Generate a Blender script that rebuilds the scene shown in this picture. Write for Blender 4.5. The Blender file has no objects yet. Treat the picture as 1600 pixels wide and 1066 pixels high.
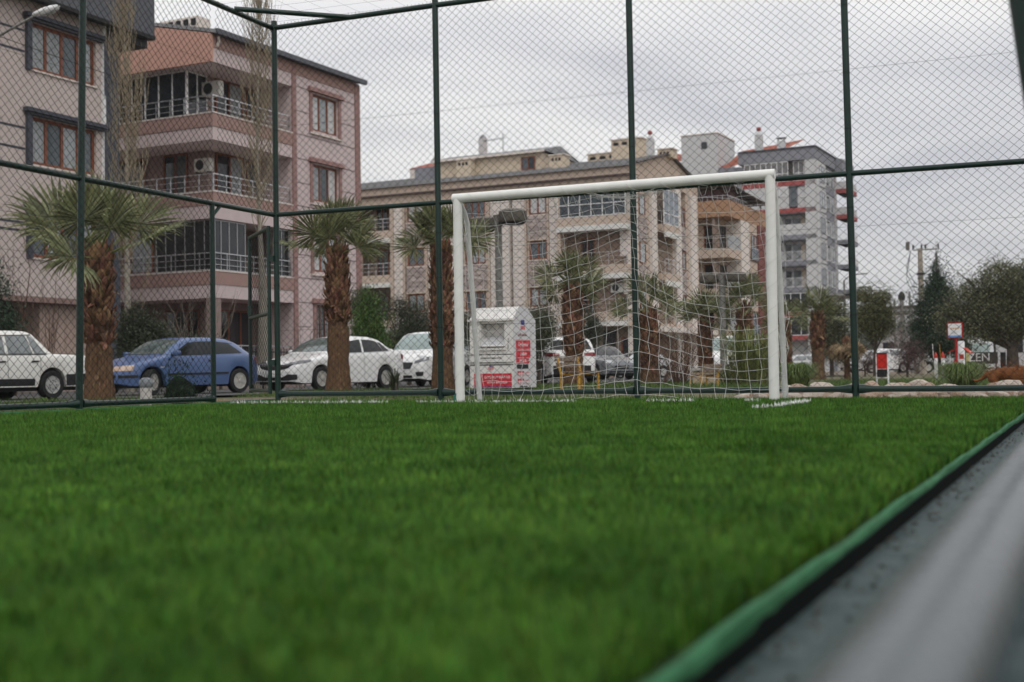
import bpy, bmesh, math, random
import numpy as np
from mathutils import Vector, Matrix
from mathutils.bvhtree import BVHTree

S = bpy.context.scene
COL = S.collection
rnd = random.Random(7)
NP = np.random.RandomState(11)
PI = math.pi

# ------------------------------------------------------------------ camera
FPX, PITCH, ROLL, YAW, HC = 2000.0, .0245, -.0149, -.3938, .288
_F = Vector((math.sin(YAW) * math.cos(PITCH), math.cos(YAW) * math.cos(PITCH), math.sin(PITCH)))
_R = Vector((math.cos(YAW), -math.sin(YAW), 0))
_U = _R.cross(_F)
_R2 = math.cos(ROLL) * _R + math.sin(ROLL) * _U
_U2 = -math.sin(ROLL) * _R + math.cos(ROLL) * _U
ORG = Vector((0, 0, HC))
cam_d = bpy.data.cameras.new('camera')
cam_d.sensor_width = 36
cam_d.lens = FPX * 36 / 1600
cam_d.clip_start = .05
cam_d.clip_end = 20000
cam_d.dof.use_dof = True
cam_d.dof.focus_distance = 12.5
cam_d.dof.aperture_fstop = 3.0
cam = bpy.data.objects.new('camera', cam_d)
COL.objects.link(cam)
m = Matrix((_R2, _U2, -_F)).transposed().to_4x4()
m.translation = ORG
cam.matrix_world = m
S.camera = cam


def ray(px, py):
    return _F + _R2 * ((px - 800) / FPX) + _U2 * ((533 - py) / FPX)


def at(px, py, Y=None, X=None, Z=None, D=None):
    """world point seen at a pixel of the photograph, on a plane or at a depth"""
    d = ray(px, py)
    t = D if D is not None else Y / d.y if Y is not None else X / d.x if X is not None else (Z - HC) / d.z
    return ORG + d * t


def gp(px, D, z=-.17):
    p = ORG + ray(px, 590) * D
    return Vector((p.x, p.y, z))


GZ = -.17          # level of the street and verge round the pitch

# ------------------------------------------------------------------ world, sun, exposure
SUN_EL, SUN_AZ = math.radians(48), math.radians(150)
W = bpy.data.worlds.new('World')
S.world = W
W.use_nodes = True
nt = W.node_tree
nt.nodes.clear()
N = nt.nodes.new
L = nt.links.new
out = N('ShaderNodeOutputWorld')
sky = N('ShaderNodeTexSky')
sky.sky_type = 'NISHITA'
sky.sun_disc = False
sky.sun_elevation = SUN_EL
sky.sun_rotation = SUN_AZ
bg1 = N('ShaderNodeBackground')
bg1.inputs[1].default_value = .06
L(sky.outputs[0], bg1.inputs[0])
tc = N('ShaderNodeTexCoord')
sep = N('ShaderNodeSeparateXYZ')
L(tc.outputs['Generated'], sep.inputs[0])
ab = N('ShaderNodeMath'); ab.operation = 'ABSOLUTE'
L(sep.outputs[2], ab.inputs[0])
ad = N('ShaderNodeMath'); ad.operation = 'ADD'; ad.inputs[1].default_value = .14
L(ab.outputs[0], ad.inputs[0])
dv = N('ShaderNodeVectorMath'); dv.operation = 'DIVIDE'
cmb = N('ShaderNodeCombineXYZ')
for i in range(3):
    L(ad.outputs[0], cmb.inputs[i])
L(tc.outputs['Generated'], dv.inputs[0])
L(cmb.outputs[0], dv.inputs[1])
n1 = N('ShaderNodeTexNoise')
n1.inputs['Scale'].default_value = .80
n1.inputs['Detail'].default_value = 4.5
n1.inputs['Roughness'].default_value = .5
n1.inputs['Distortion'].default_value = .4
L(dv.outputs[0], n1.inputs['Vector'])
rp = N('ShaderNodeValToRGB')
rp.color_ramp.elements[0].position = .34
rp.color_ramp.elements[0].color = (.575, .582, .635, 1)
rp.color_ramp.elements[1].position = .62
rp.color_ramp.elements[1].color = (1.01, 1.0, .985, 1)
L(n1.outputs[0], rp.inputs[0])
gr = N('ShaderNodeMapRange')           # an overcast sky is brighter overhead than at the horizon
gr.inputs['From Min'].default_value = 0
gr.inputs['From Max'].default_value = 1
gr.inputs['To Min'].default_value = .97
gr.inputs['To Max'].default_value = 1.75
L(ab.outputs[0], gr.inputs['Value'])
bg2 = N('ShaderNodeBackground')
L(rp.outputs[0], bg2.inputs[0])
L(gr.outputs[0], bg2.inputs[1])
mx = N('ShaderNodeMixShader')
mx.inputs[0].default_value = .93
L(bg1.outputs[0], mx.inputs[1])
L(bg2.outputs[0], mx.inputs[2])
L(mx.outputs[0], out.inputs[0])

sun_d = bpy.data.lights.new('sun', 'SUN')
sun_d.energy = .8
sun_d.angle = math.radians(25)
sun_d.color = (1, .97, .92)
sun = bpy.data.objects.new('sun', sun_d)
COL.objects.link(sun)
sd = Vector((math.sin(SUN_AZ) * math.cos(SUN_EL), math.cos(SUN_AZ) * math.cos(SUN_EL), math.sin(SUN_EL)))
sun.rotation_euler = sd.to_track_quat('Z', 'Y').to_euler()
sun.location = (0, 0, 60)

S.view_settings.view_transform = 'Standard'
S.view_settings.look = 'None'
S.view_settings.gamma = 1
S.view_settings.exposure = 0
S.view_settings.use_curve_mapping = False

# ------------------------------------------------------------------ materials
MATS = {}


def mat(name, col, rough=.7, var=.12, scale=6, bump=0, metal=0, spec=.28, col2=None, island=0, coat=0, stretch=None, dirt=None, streak=None):
    """principled material with a noise grain; island = random tint per loose piece; dirt = (colour, amount, scale)"""
    if name in MATS:
        return MATS[name]
    m = bpy.data.materials.new(name)
    m.use_nodes = True
    nt = m.node_tree
    b = nt.nodes['Principled BSDF']
    N = nt.nodes.new
    L = nt.links.new
    b.inputs['Roughness'].default_value = rough
    b.inputs['Metallic'].default_value = metal
    b.inputs['Specular IOR Level'].default_value = spec
    if coat:
        b.inputs['Coat Weight'].default_value = coat
        b.inputs['Coat Roughness'].default_value = .08
    tc = N('ShaderNodeTexCoord')
    mp = N('ShaderNodeMapping')
    if stretch:
        mp.inputs['Scale'].default_value = stretch
    L(tc.outputs['Object'], mp.inputs[0])
    no = N('ShaderNodeTexNoise')
    no.inputs['Scale'].default_value = scale
    no.inputs['Detail'].default_value = 5
    no.inputs['Roughness'].default_value = .6
    L(mp.outputs[0], no.inputs['Vector'])
    c2 = col2 or tuple(min(1, c * (1 + var)) for c in col)
    c1 = col if col2 else tuple(c * (1 - var) for c in col)
    mr = N('ShaderNodeMapRange')
    mr.inputs['From Min'].default_value = .3
    mr.inputs['From Max'].default_value = .7
    L(no.outputs[0], mr.inputs['Value'])
    mi = N('ShaderNodeMix'); mi.data_type = 'RGBA'
    L(mr.outputs[0], mi.inputs[0])
    mi.inputs[6].default_value = (*c1, 1)
    mi.inputs[7].default_value = (*c2, 1)
    cur = mi.outputs[2]
    if island:
        g = N('ShaderNodeNewGeometry')
        hs = N('ShaderNodeHueSaturation')
        m1 = N('ShaderNodeMapRange')
        m1.inputs['To Min'].default_value = 1 - island
        m1.inputs['To Max'].default_value = 1 + island
        L(g.outputs['Random Per Island'], m1.inputs['Value'])
        L(m1.outputs[0], hs.inputs['Value'])
        m2 = N('ShaderNodeMapRange')
        m2.inputs['To Min'].default_value = .5 - island * .04
        m2.inputs['To Max'].default_value = .5 + island * .04
        wn = N('ShaderNodeTexWhiteNoise'); wn.noise_dimensions = '1D'
        L(g.outputs['Random Per Island'], wn.inputs['W'])
        L(wn.outputs[0], m2.inputs['Value'])
        L(m2.outputs[0], hs.inputs['Hue'])
        L(cur, hs.inputs['Color'])
        cur = hs.outputs[0]
    if dirt:
        n2 = N('ShaderNodeTexNoise')
        mp2 = N('ShaderNodeMapping')
        if streak:
            mp2.inputs['Scale'].default_value = streak
        L(tc.outputs['Object'], mp2.inputs[0])
        n2.inputs['Scale'].default_value = dirt[2]
        n2.inputs['Detail'].default_value = 6
        n2.inputs['Roughness'].default_value = .65
        L(mp2.outputs[0], n2.inputs['Vector'])
        r2 = N('ShaderNodeMapRange')
        th = .5 + .22 * (1 - dirt[1])
        r2.inputs['From Min'].default_value = th
        r2.inputs['From Max'].default_value = th + (dirt[3] if len(dirt) > 3 else .12)
        r2.inputs['To Max'].default_value = .8
        L(n2.outputs[0], r2.inputs['Value'])
        m3 = N('ShaderNodeMix'); m3.data_type = 'RGBA'
        L(r2.outputs[0], m3.inputs[0])
        L(cur, m3.inputs[6])
        m3.inputs[7].default_value = (*dirt[0], 1)
        cur = m3.outputs[2]
    L(cur, b.inputs['Base Color'])
    rr = N('ShaderNodeMapRange')
    rr.inputs['To Min'].default_value = max(0, rough - .08)
    rr.inputs['To Max'].default_value = min(1, rough + .08)
    L(no.outputs[0], rr.inputs['Value'])
    L(rr.outputs[0], b.inputs['Roughness'])
    if bump:
        bp = N('ShaderNodeBump')
        bp.inputs['Strength'].default_value = min(1, bump)
        bp.inputs['Distance'].default_value = .02
        L(no.outputs[0], bp.inputs['Height'])
        L(bp.outputs[0], b.inputs['Normal'])
    MATS[name] = m
    return m


def leafmat(name, col, col2, island=.35, trans=.25, rough=.5, spec=.3):
    if name in MATS:
        return MATS[name]
    m = mat(name, col, rough, .1, 3, col2=col2, island=island, spec=spec)
    nt = m.node_tree
    b = nt.nodes['Principled BSDF']
    src = b.inputs['Base Color'].links[0].from_socket
    tr = nt.nodes.new('ShaderNodeBsdfTranslucent')
    mx = nt.nodes.new('ShaderNodeMixShader')
    mx.inputs[0].default_value = trans
    nt.links.new(src, tr.inputs[0])
    nt.links.new(b.outputs[0], mx.inputs[1])
    nt.links.new(tr.outputs[0], mx.inputs[2])
    nt.links.new(mx.outputs[0], nt.nodes['Material Output'].inputs[0])
    return m


# ------------------------------------------------------------------ mesh helpers
class MB:
    def __init__(s):
        s.v = []
        s.f = []

    def quad(s, a, b, c, d):
        n = len(s.v)
        s.v += [tuple(a), tuple(b), tuple(c), tuple(d)]
        s.f.append((n, n + 1, n + 2, n + 3))
        return s

    def poly(s, pts):
        n = len(s.v)
        s.v += [tuple(p) for p in pts]
        s.f.append(tuple(range(n, n + len(pts))))
        return s

    def box(s, x0, x1, y0, y1, z0, z1, M=None):
        n = len(s.v)
        p = [(x0, y0, z0), (x1, y0, z0), (x1, y1, z0), (x0, y1, z0), (x0, y0, z1), (x1, y0, z1), (x1, y1, z1), (x0, y1, z1)]
        if M is not None:
            p = [tuple(M @ Vector(q)) for q in p]
        s.v += p
        s.f += [tuple(n + i for i in q) for q in ((0, 3, 2, 1), (4, 5, 6, 7), (0, 1, 5, 4), (1, 2, 6, 5), (2, 3, 7, 6), (3, 0, 4, 7))]
        return s

    def tube(s, pts, r, n=8, cap=True, closed=False):
        """r may be a number or one radius per point"""
        pts = [Vector(p) for p in pts]
        k = len(pts)
        rs = r if hasattr(r, '__len__') else [r] * k
        base = len(s.v)
        up = Vector((0, 0, 1))
        prev = None
        for i, p in enumerate(pts):
            if closed:
                t = pts[(i + 1) % k] - pts[i - 1]
            else:
                t = pts[min(i + 1, k - 1)] - pts[max(i - 1, 0)]
            if t.length < 1e-9:
                t = Vector((0, 0, 1))
            t.normalize()
            if prev is None:
                a = t.cross(up)
                if a.length < .05:
                    a = t.cross(Vector((1, 0, 0)))
            else:
                a = prev - t * prev.dot(t)
                if a.length < 1e-6:
                    a = t.cross(up)
            a.normalize()
            prev = a
            b = t.cross(a)
            for j in range(n):
                c, d = math.cos(2 * PI * j / n), math.sin(2 * PI * j / n)
                s.v.append(tuple(p + (a * c + b * d) * rs[i]))
        for i in range(k if closed else k - 1):
            i2 = (i + 1) % k
            for j in range(n):
                j2 = (j + 1) % n
                s.f.append((base + i * n + j, base + i * n + j2, base + i2 * n + j2, base + i2 * n + j))
        if cap and not closed:
            s.f.append(tuple(base + j for j in reversed(range(n))))
            s.f.append(tuple(base + (k - 1) * n + j for j in range(n)))
        return s

    def lathe(s, prof, n=16, c=(0, 0, 0), M=None, jit=0):
        base = len(s.v)
        k = len(prof)
        for (r, z) in prof:
            for j in range(n):
                a = 2 * PI * j / n
                q = r * (1 + (rnd.uniform(-jit, jit) if jit else 0))
                p = Vector((c[0] + q * math.cos(a), c[1] + q * math.sin(a), c[2] + z))
                s.v.append(tuple(M @ p if M is not None else p))
        for i in range(k - 1):
            for j in range(n):
                j2 = (j + 1) % n
                s.f.append((base + i * n + j, base + i * n + j2, base + (i + 1) * n + j2, base + (i + 1) * n + j))
        s.f.append(tuple(base + j for j in reversed(range(n))))
        s.f.append(tuple(base + (k - 1) * n + j for j in range(n)))
        return s

    def prism(s, poly, h, M=None):
        """polygon in local xy extruded along local z, 0..h"""
        n = len(s.v)
        k = len(poly)
        for z in (0, h):
            for (x, y) in poly:
                p = Vector((x, y, z))
                s.v.append(tuple(M @ p if M is not None else p))
        s.f.append(tuple(n + i for i in reversed(range(k))))
        s.f.append(tuple(n + k + i for i in range(k)))
        for i in range(k):
            j = (i + 1) % k
            s.f.append((n + i, n + j, n + k + j, n + k + i))
        return s

    def build(s, name, m, parent=None, smooth=False, kind=None, label=None, bevel=0):
        me = bpy.data.meshes.new(name)
        me.from_pydata(s.v, [], s.f)
        if bevel:
            bm = bmesh.new(); bm.from_mesh(me)
            bmesh.ops.remove_doubles(bm, verts=bm.verts, dist=1e-5)
            ed = [e for e in bm.edges if len(e.link_faces) == 2 and e.calc_face_angle() > .6]
            bmesh.ops.bevel(bm, geom=ed, offset=bevel, segments=2, affect='EDGES', clamp_overlap=True)
            bm.to_mesh(me); bm.free()
        return link(name, me, m, parent, smooth, kind, label)


def link(name, me, m, parent=None, smooth=False, kind=None, label=None):
    if smooth:
        me.shade_smooth()
        try:
            me.set_sharp_from_angle(angle=math.radians(45))
        except Exception:
            pass
    if m is not None and len(me.materials) == 0:
        me.materials.append(m)
    o = bpy.data.objects.new(name, me)
    COL.objects.link(o)
    if parent is not None:
        o.parent = parent
    if kind:
        o['kind'] = kind
    if label:
        o['label'] = label
    return o


def npmesh(name, V, F):
    """fast mesh from numpy: V (n,3), F (m,k) all faces of one size"""
    me = bpy.data.meshes.new(name)
    k = F.shape[1]
    me.vertices.add(len(V))
    me.vertices.foreach_set('co', np.ascontiguousarray(V, dtype=np.float32).ravel())
    me.loops.add(F.size)
    me.loops.foreach_set('vertex_index', np.ascontiguousarray(F, dtype=np.int32).ravel())
    me.polygons.add(len(F))
    me.polygons.foreach_set('loop_start', np.arange(0, F.size, k, dtype=np.int32))
    me.polygons.foreach_set('loop_total', np.full(len(F), k, dtype=np.int32))
    me.update(calc_edges=True)
    return me


def thing(name, label, cat, loc=(0, 0, 0), rotz=0, group=None):
    o = bpy.data.objects.new(name, None)
    COL.objects.link(o)
    o.location = loc
    o.rotation_euler = (0, 0, rotz)
    o.empty_display_size = .2
    o['label'] = label
    o['category'] = cat
    if group:
        o['group'] = group
    return o


def tag(o, label, cat, group=None):
    o['label'] = label
    o['category'] = cat
    if group:
        o['group'] = group
    return o


def struct(o, kind='structure'):
    o['kind'] = kind
    return o


def dup(o, loc=None, rotz=None, label=None, parent=None, scale=None):
    c = o.copy()
    COL.objects.link(c)
    if parent is not None:
        c.parent = parent
    if loc is not None:
        c.location = loc
    if rotz is not None:
        c.rotation_euler = (0, 0, rotz)
    if scale is not None:
        c.scale = scale if hasattr(scale, '__len__') else (scale,) * 3
    if label:
        c['label'] = label
    for ch in list(o.children):
        dup(ch, parent=c)
    return c


def rotz(a):
    return Matrix.Rotation(a, 4, 'Z')


def vnoise(x, y, sc, seed=0):
    """smooth value noise on numpy arrays, about -1..1"""
    r = np.random.RandomState(seed).uniform(-1, 1, (64, 64))
    x = x * sc + 100; y = y * sc + 100
    i = np.floor(x).astype(int); j = np.floor(y).astype(int)
    u = x - i; v = y - j
    u = u * u * (3 - 2 * u); v = v * v * (3 - 2 * v)
    g = lambda a, b: r[a % 64, b % 64]
    return (g(i, j) * (1 - u) + g(i + 1, j) * u) * (1 - v) + (g(i, j + 1) * (1 - u) + g(i + 1, j + 1) * u) * v
# ================================================================== GROUND, PITCH
M_ground = mat('dry ground', (.13, .105, .075), .95, .25, 1.2, bump=.6, col2=(.21, .17, .13))
M_verge = mat('verge soil and moss', (.075, .085, .035), .95, .3, 1.5, bump=.5, col2=(.16, .125, .085))
M_asphalt = mat('asphalt', (.085, .083, .082), .9, .2, 12, bump=.3)
M_conc = mat('concrete', (.38, .365, .345), .85, .12, 9, bump=.25, dirt=((.22, .2, .17), .5, 5))
M_turf = mat('turf backing', (.012, .032, .006), .9, .3, 20)
M_blade = leafmat('turf blade', (.024, .076, .006), (.088, .200, .024), island=.8, trans=.2, rough=.6, spec=.16)
M_wblade = leafmat('white turf blade', (.82, .82, .79), (.90, .90, .88), island=.1, trans=.1)
M_lip = mat('turf edge backing', (.022, .100, .040), .75, .2, 9, col2=(.045, .165, .075), dirt=((.02, .04, .02), .5, 22), bump=.6, spec=.15)
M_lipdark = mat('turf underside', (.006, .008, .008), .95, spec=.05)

g = MB().quad((-4400, -900, GZ - .012), (4400, -900, GZ - .012), (4400, 5400, GZ - .012), (-4400, 5400, GZ - .012)).build('ground', M_ground)
struct(g)
# grassy verge between the fence and the street, street beyond it
v = MB()
nx, ny = 60, 40
xs = np.linspace(-60, 40, nx); ys = np.linspace(11.9, 78, ny)
X, Y = np.meshgrid(xs, ys, indexing='ij')
Zv = GZ + .012 + .03 * vnoise(X, Y, .35, 3) + .02 * vnoise(X, Y, .9, 4)
V = np.stack([X, Y, Zv], -1).reshape(-1, 3)
I = np.arange(nx * ny).reshape(nx, ny)
Fq = np.stack([I[:-1, :-1], I[1:, :-1], I[1:, 1:], I[:-1, 1:]], -1).reshape(-1, 4)
struct(link('verge', npmesh('verge', V, Fq), M_verge, smooth=True))
c0, c1 = gp(-150, 24), gp(1000, 62)
st = MB()
st.poly([(-46, 16, GZ + .055), (-17.6, 16, GZ + .055), (-15.9, 27.4, GZ + .055), (-14.1, 40.3, GZ + .055), (-9.5, 62, GZ + .055), (-9.5, 71, GZ + .055), (-46, 71, GZ + .055)])
struct(st.build('street', M_asphalt))

def edge(y):          # the right touchline, turned a little away from the other one
    return -.373 + .0319 * y


# pitch slab, its concrete rim and the turf carpet
struct(MB().prism([(-7.46, -3), (edge(-3) - .008, -3), (edge(11.34) - .008, 11.34), (-7.46, 11.34)], .12, Matrix.Translation((0, 0, -.12))).build('pitch', M_turf))
k = MB()
k.box(-7.62, .06, 11.36, 11.72, -.3, .012)
struct(k.build('kerb', M_conc, bevel=.01))
M_pale = mat('pale concrete', (.5, .47, .44), .9, .1, 6, bump=.2)
struct(MB().box(-7.78, -7.50, -3, 11.36, -.3, -.006).build('side_kerb', M_pale, bevel=.01))
M_damp = mat('damp concrete', (.020, .040, .042), .6, .6, 14, bump=.8, spec=.12, col2=(.075, .10, .10), dirt=((.12, .11, .095), .45, 18))
struct(MB().prism([(edge(-3), -3), (edge(-3) + .75, -3), (edge(11.35) + .75, 11.35), (edge(11.35), 11.35)], .262, Matrix.Translation((0, 0, -.3))).build('side_strip', M_damp))

# turf edge strips: a rolled lip of the carpet backing, left and right
for nm, x0, dx, amp in (('turf_edge', -7.50, .045, .004), ('turf_edge', -.0, .030, .006)):
    e = MB()
    ysamp = np.linspace(-1.5, 11.35, 240)
    prof = [(0, -.05), (-.012, .004), (-.006, .018), (.012, .022), (.030, .016), (.036, .002)]
    if x0 < -1:
        prof = [(0, -.05), (-.03, .0), (-.024, .026), (.005, .036), (.03, .032), (.045, .012)]
    else:
        prof = [(.005, -.012), (.007, .0), (.003, .008), (-.003, .010), (-.009, .008), (-.013, -.002)]
    n0 = len(prof)
    if x0 > -1:
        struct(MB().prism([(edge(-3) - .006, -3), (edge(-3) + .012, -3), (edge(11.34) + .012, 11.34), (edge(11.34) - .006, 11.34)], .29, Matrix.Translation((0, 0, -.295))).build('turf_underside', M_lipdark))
    wob = np.cumsum(NP.normal(0, .0006, 240)); wob -= np.linspace(0, wob[-1], 240)
    wz = .002 * np.sin(ysamp * 5.1) + .0015 * np.sin(ysamp * 13.7 + 1)
    for i, y in enumerate(ysamp):
        for (a, b) in prof:
            e.v.append(((x0 if x0 < -1 else edge(y)) + a + wob[i], y, b + (wz[i] if b > 0 else 0)))
    for i in range(239):
        for j in range(n0 - 1):
            q = (i * n0 + j, i * n0 + j + 1, (i + 1) * n0 + j + 1, (i + 1) * n0 + j)
            e.f.append(q)
    struct(e.build(nm, M_lip, smooth=True))
# loose grit and dry leaves lying on the strip by the right fence
gv, gf = [], []
gr_ = MB()
for i in range(1100):
    y = .5 + 10.5 * NP.rand() ** 1.6; x = edge(y) + (NP.uniform(.014, .7) if i % 2 else .014 + abs(NP.normal(0, .035)))
    r = NP.uniform(.0015, .0065)
    z = -.038 + r * .5
    a = NP.uniform(0, 6.28)
    M_ = Matrix.Translation((x, y, z)) @ rotz(a) @ Matrix.Diagonal((r, r * NP.uniform(.5, 1), r * NP.uniform(.4, .8), 1))
    n = len(gr_.v)
    for q in ((1, 0, 0), (-1, 0, 0), (0, 1, 0), (0, -1, 0), (0, 0, 1), (0, 0, -1)):
        gr_.v.append(tuple(M_ @ Vector(q)))
    gr_.f += [tuple(n + t for t in q) for q in ((0, 2, 4), (2, 1, 4), (1, 3, 4), (3, 0, 4), (2, 0, 5), (1, 2, 5), (3, 1, 5), (0, 3, 5))]
struct(gr_.build('loose_grit', mat('grit', (.075, .075, .065), .9, .3, 40, island=.6)), 'stuff')


# ------------------------------------------------------------------ turf blades
def blades(P, h, w, lean, az, two):
    """P (n,3) roots; returns verts, tri faces; two = blades with a knee"""
    n = len(P)
    ca, sa = np.cos(az), np.sin(az)
    side = np.stack([-sa, ca, 0 * az], -1) * (w / 2)[:, None]
    fw = np.stack([ca, sa, 0 * az], -1)
    up = np.array([0, 0, 1.])
    if two:
        mid = P + fw * (lean * .35)[:, None] + up * (h * .6)[:, None]
        tip = P + fw * lean[:, None] + up * h[:, None]
        V = np.stack([P - side, P + side, mid - side * .8, mid + side * .8, tip], 1)
        f = np.array([[0, 1, 3], [0, 3, 2], [2, 3, 4]])
        Fc = (np.arange(n) * 5)[:, None, None] + f[None]
    else:
        tip = P + fw * lean[:, None] + up * h[:, None]
        V = np.stack([P - side, P + side, tip], 1)
        Fc = (np.arange(n) * 3)[:, None, None] + np.array([[0, 1, 2]])[None]
    return V.reshape(-1, 3), Fc.reshape(-1, 3)


def cone_points(n, d0, d1, px0=-120, px1=1720):
    """random points of the pitch between two distances, uniform per area, within the view cone"""
    d = np.sqrt(NP.uniform(d0 * d0, d1 * d1, n))
    th0 = math.atan((px0 - 800) / FPX); th1 = math.atan((px1 - 800) / FPX)
    t = NP.uniform(th0, th1, n) + YAW
    x = d * np.sin(t); y = d * np.cos(t)
    k = (x > -7.46) & (x < edge(y) - .016) & (y < 11.345)
    return x[k], y[k]


LINES = []      # white lines as (x0, y0, x1, y1, half width, density factor)


def line_mask(x, y):
    k = np.zeros(len(x), bool)
    for (x0, y0, x1, y1, hw, fill) in LINES:
        dx, dy = x1 - x0, y1 - y0
        L2 = dx * dx + dy * dy
        t = np.clip(((x - x0) * dx + (y - y0) * dy) / L2, 0, 1)
        d = np.hypot(x - x0 - t * dx, y - y0 - t * dy)
        k |= d < hw
    return k


LINES.append((-7.4, 10.52, -2.2, 10.52, .035, 1))
_c = [at(1180, 636, Z=.03), at(1212, 633.5, Z=.03), at(1262, 626.5, Z=.03)]
LINES.append((_c[0].x, _c[0].y, _c[1].x, _c[1].y, .022, 1))
LINES.append((_c[1].x, _c[1].y, _c[2].x, _c[2].y, .028, 1))

gV, gF, wV, wF = [], [], [], []
off = [0, 0]
for (n, d0, d1, two, hh, ww) in ((90000, .85, 2.2, True, .036, .0026), (190000, 2.2, 4.6, True, .036, .0032), (260000, 4.6, 8, False, .037, .0046), (330000, 8, 14.2, False, .039, .0066)):
    x, y = cone_points(n, d0, d1)
    tuft = vnoise(x, y, 1.9, 21) * .10 + vnoise(x, y, 14, 22) * .22 + vnoise(x, y, 38, 24) * .8
    h = hh * (1 + .30 * tuft + NP.normal(0, .16, len(x)))
    w = ww * NP.uniform(.7, 1.3, len(x))
    az = NP.uniform(0, 2 * PI, len(x))
    flow = 1.2 * vnoise(x, y, 1.2, 23) + 2.6 * vnoise(x, y, 24, 25) + 2.4
    az = np.where(NP.rand(len(x)) < .5, flow + NP.normal(0, .5, len(x)), az)
    lean = h * np.abs(NP.normal(.36, .26, len(x)))
    P = np.stack([x, y, np.zeros(len(x)) - .002], -1)
    wm = line_mask(x, y)
    # the white fibres are worn and half hidden under the green ones
    w = np.where(wm, w * 1.7, w)
    for k, (VV, FF), i in ((~wm, (gV, gF), 0), (wm, (wV, wF), 1)):
        hk = h[k] * (1.12 if i else 1)
        if i:
            worn = (vnoise(x[k], y[k] * .3, 3.1, 31) > -.15) | (x[k] > -2.3)
            hk = np.where(worn, hk * 1.05, hk * .5)
        a, b = blades(P[k], hk, w[k], lean[k], az[k], two)
        VV.append(a); FF.append(b + off[i]); off[i] += len(a)
struct(link('artificial_grass', npmesh('artificial_grass', np.concatenate(gV), np.concatenate(gF)), M_blade), 'stuff')
struct(link('white_pitch_marking', npmesh('white_pitch_marking', np.concatenate(wV), np.concatenate(wF)), M_wblade), 'stuff')

# ================================================================== FENCE
M_green = mat('green paint', (.005, .022, .016), .34, .25, 14, spec=.4, col2=(.008, .030, .023))
M_wire = mat('green wire', (.005, .008, .008), .75, .2, 8, spec=.2)
M_tie = mat('tie wire', (.25, .25, .25), .4, metal=.6)
FY = 11.58          # back fence plane
FX = -7.525         # left fence plane


def chain_link(o, e, length, z0, z1, name='chain_link', parent=None, dx=.0432, dz=.0392, r=.0026):
    """zigzag wires woven node to node; o origin, e unit direction"""
    e = Vector(e).normalized()
    nrm = e.cross(Vector((0, 0, 1)))
    nk = int(length / dx); nj = int((z1 - z0) / dz) + 1
    K = np.arange(nk)[:, None]; J = np.arange(nj)[None, :]
    par = (K + J) % 2
    u = (K + par) * dx
    z = z0 + J * dz + 0 * K
    sgn = np.where(par == 1, 1, -1) * .0016
    # slack: the fabric bows a little between the rails
    bow = .010 * vnoise(u, z, 1.4, 9) + .006 * vnoise(u, z, 4, 8)
    u = u + .004 * vnoise(u * 1.0, z * 1.0, 2.3, 5) * 1.0
    z = z + .005 * vnoise(u, z, 2.0, 6)
    P = np.array(o)[None, None] + u[..., None] * np.array(e) + z[..., None] * np.array([0, 0, 1.]) + (sgn + bow)[..., None] * np.array(nrm)
    offs = np.array([[0, 1], [-.87, -.5], [.87, -.5]]) * r
    ring = P[:, :, None, :] + offs[None, None, :, 0, None] * np.array(e) + offs[None, None, :, 1, None] * np.array(nrm)
    V = ring.reshape(-1, 3)
    idx = np.arange(nk * nj * 3).reshape(nk, nj, 3)
    a = idx[:, :-1, :]; b = idx[:, 1:, :]
    Fq = np.stack([a, np.roll(a, -1, 2), np.roll(b, -1, 2), b], -1).reshape(-1, 4)
    return link(name, npmesh(name, V, Fq), M_wire, parent, kind='stuff')


def pipe(pts, r=.03, name='rail', parent=None, n=14, m=None):
    return MB().tube(pts, r, n).build(name, m or M_green, parent, smooth=True)


# posts of the back fence lean a little, as they do in the photo
bf = thing('chain_link_fence', 'tall green chain link fence behind the goal with round steel posts', 'fence', (FX, FY, 0))
rel = lambda p: Vector(p) - Vector((FX, FY, 0))
post_px = [((428.5, 60), (434.5, 625)), ((680.6, 66), (689.4, 625)), ((982.5, 0), (996, 619)), ((1318.7, 0), (1337.5, 618))]
tops = []
for (tp, bp) in post_px:
    a, b = at(*tp, Y=FY), at(*bp, Y=FY)
    d = (a - b) / (a.z - b.z)
    lo = b + d * (-.01 - b.z); hi = b + d * (4.06 - b.z)
    pipe([rel(lo), rel(hi)], .0305, 'post', bf, 16)
    MB().lathe([(.031, 0), (.033, .006), (.022, .016), (.0, .018)], 14, rel(hi)).build('post_cap', M_green, bf, True)
    MB().lathe([(.075, -.004), (.075, .004), (.05, .010), (.034, .012)], 16, rel(b + d * (.012 - b.z))).build('base_plate', M_green, bf, True)
    tops.append((lo, hi))
p5 = FX + 8.0
pipe([rel((p5, FY, 0)), rel((p5, FY, 4.05))], .0305, 'post', bf)
xe = p5


def zx(x, z):       # where a height sits along the leaning posts
    return rel((x, FY, z))


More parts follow.
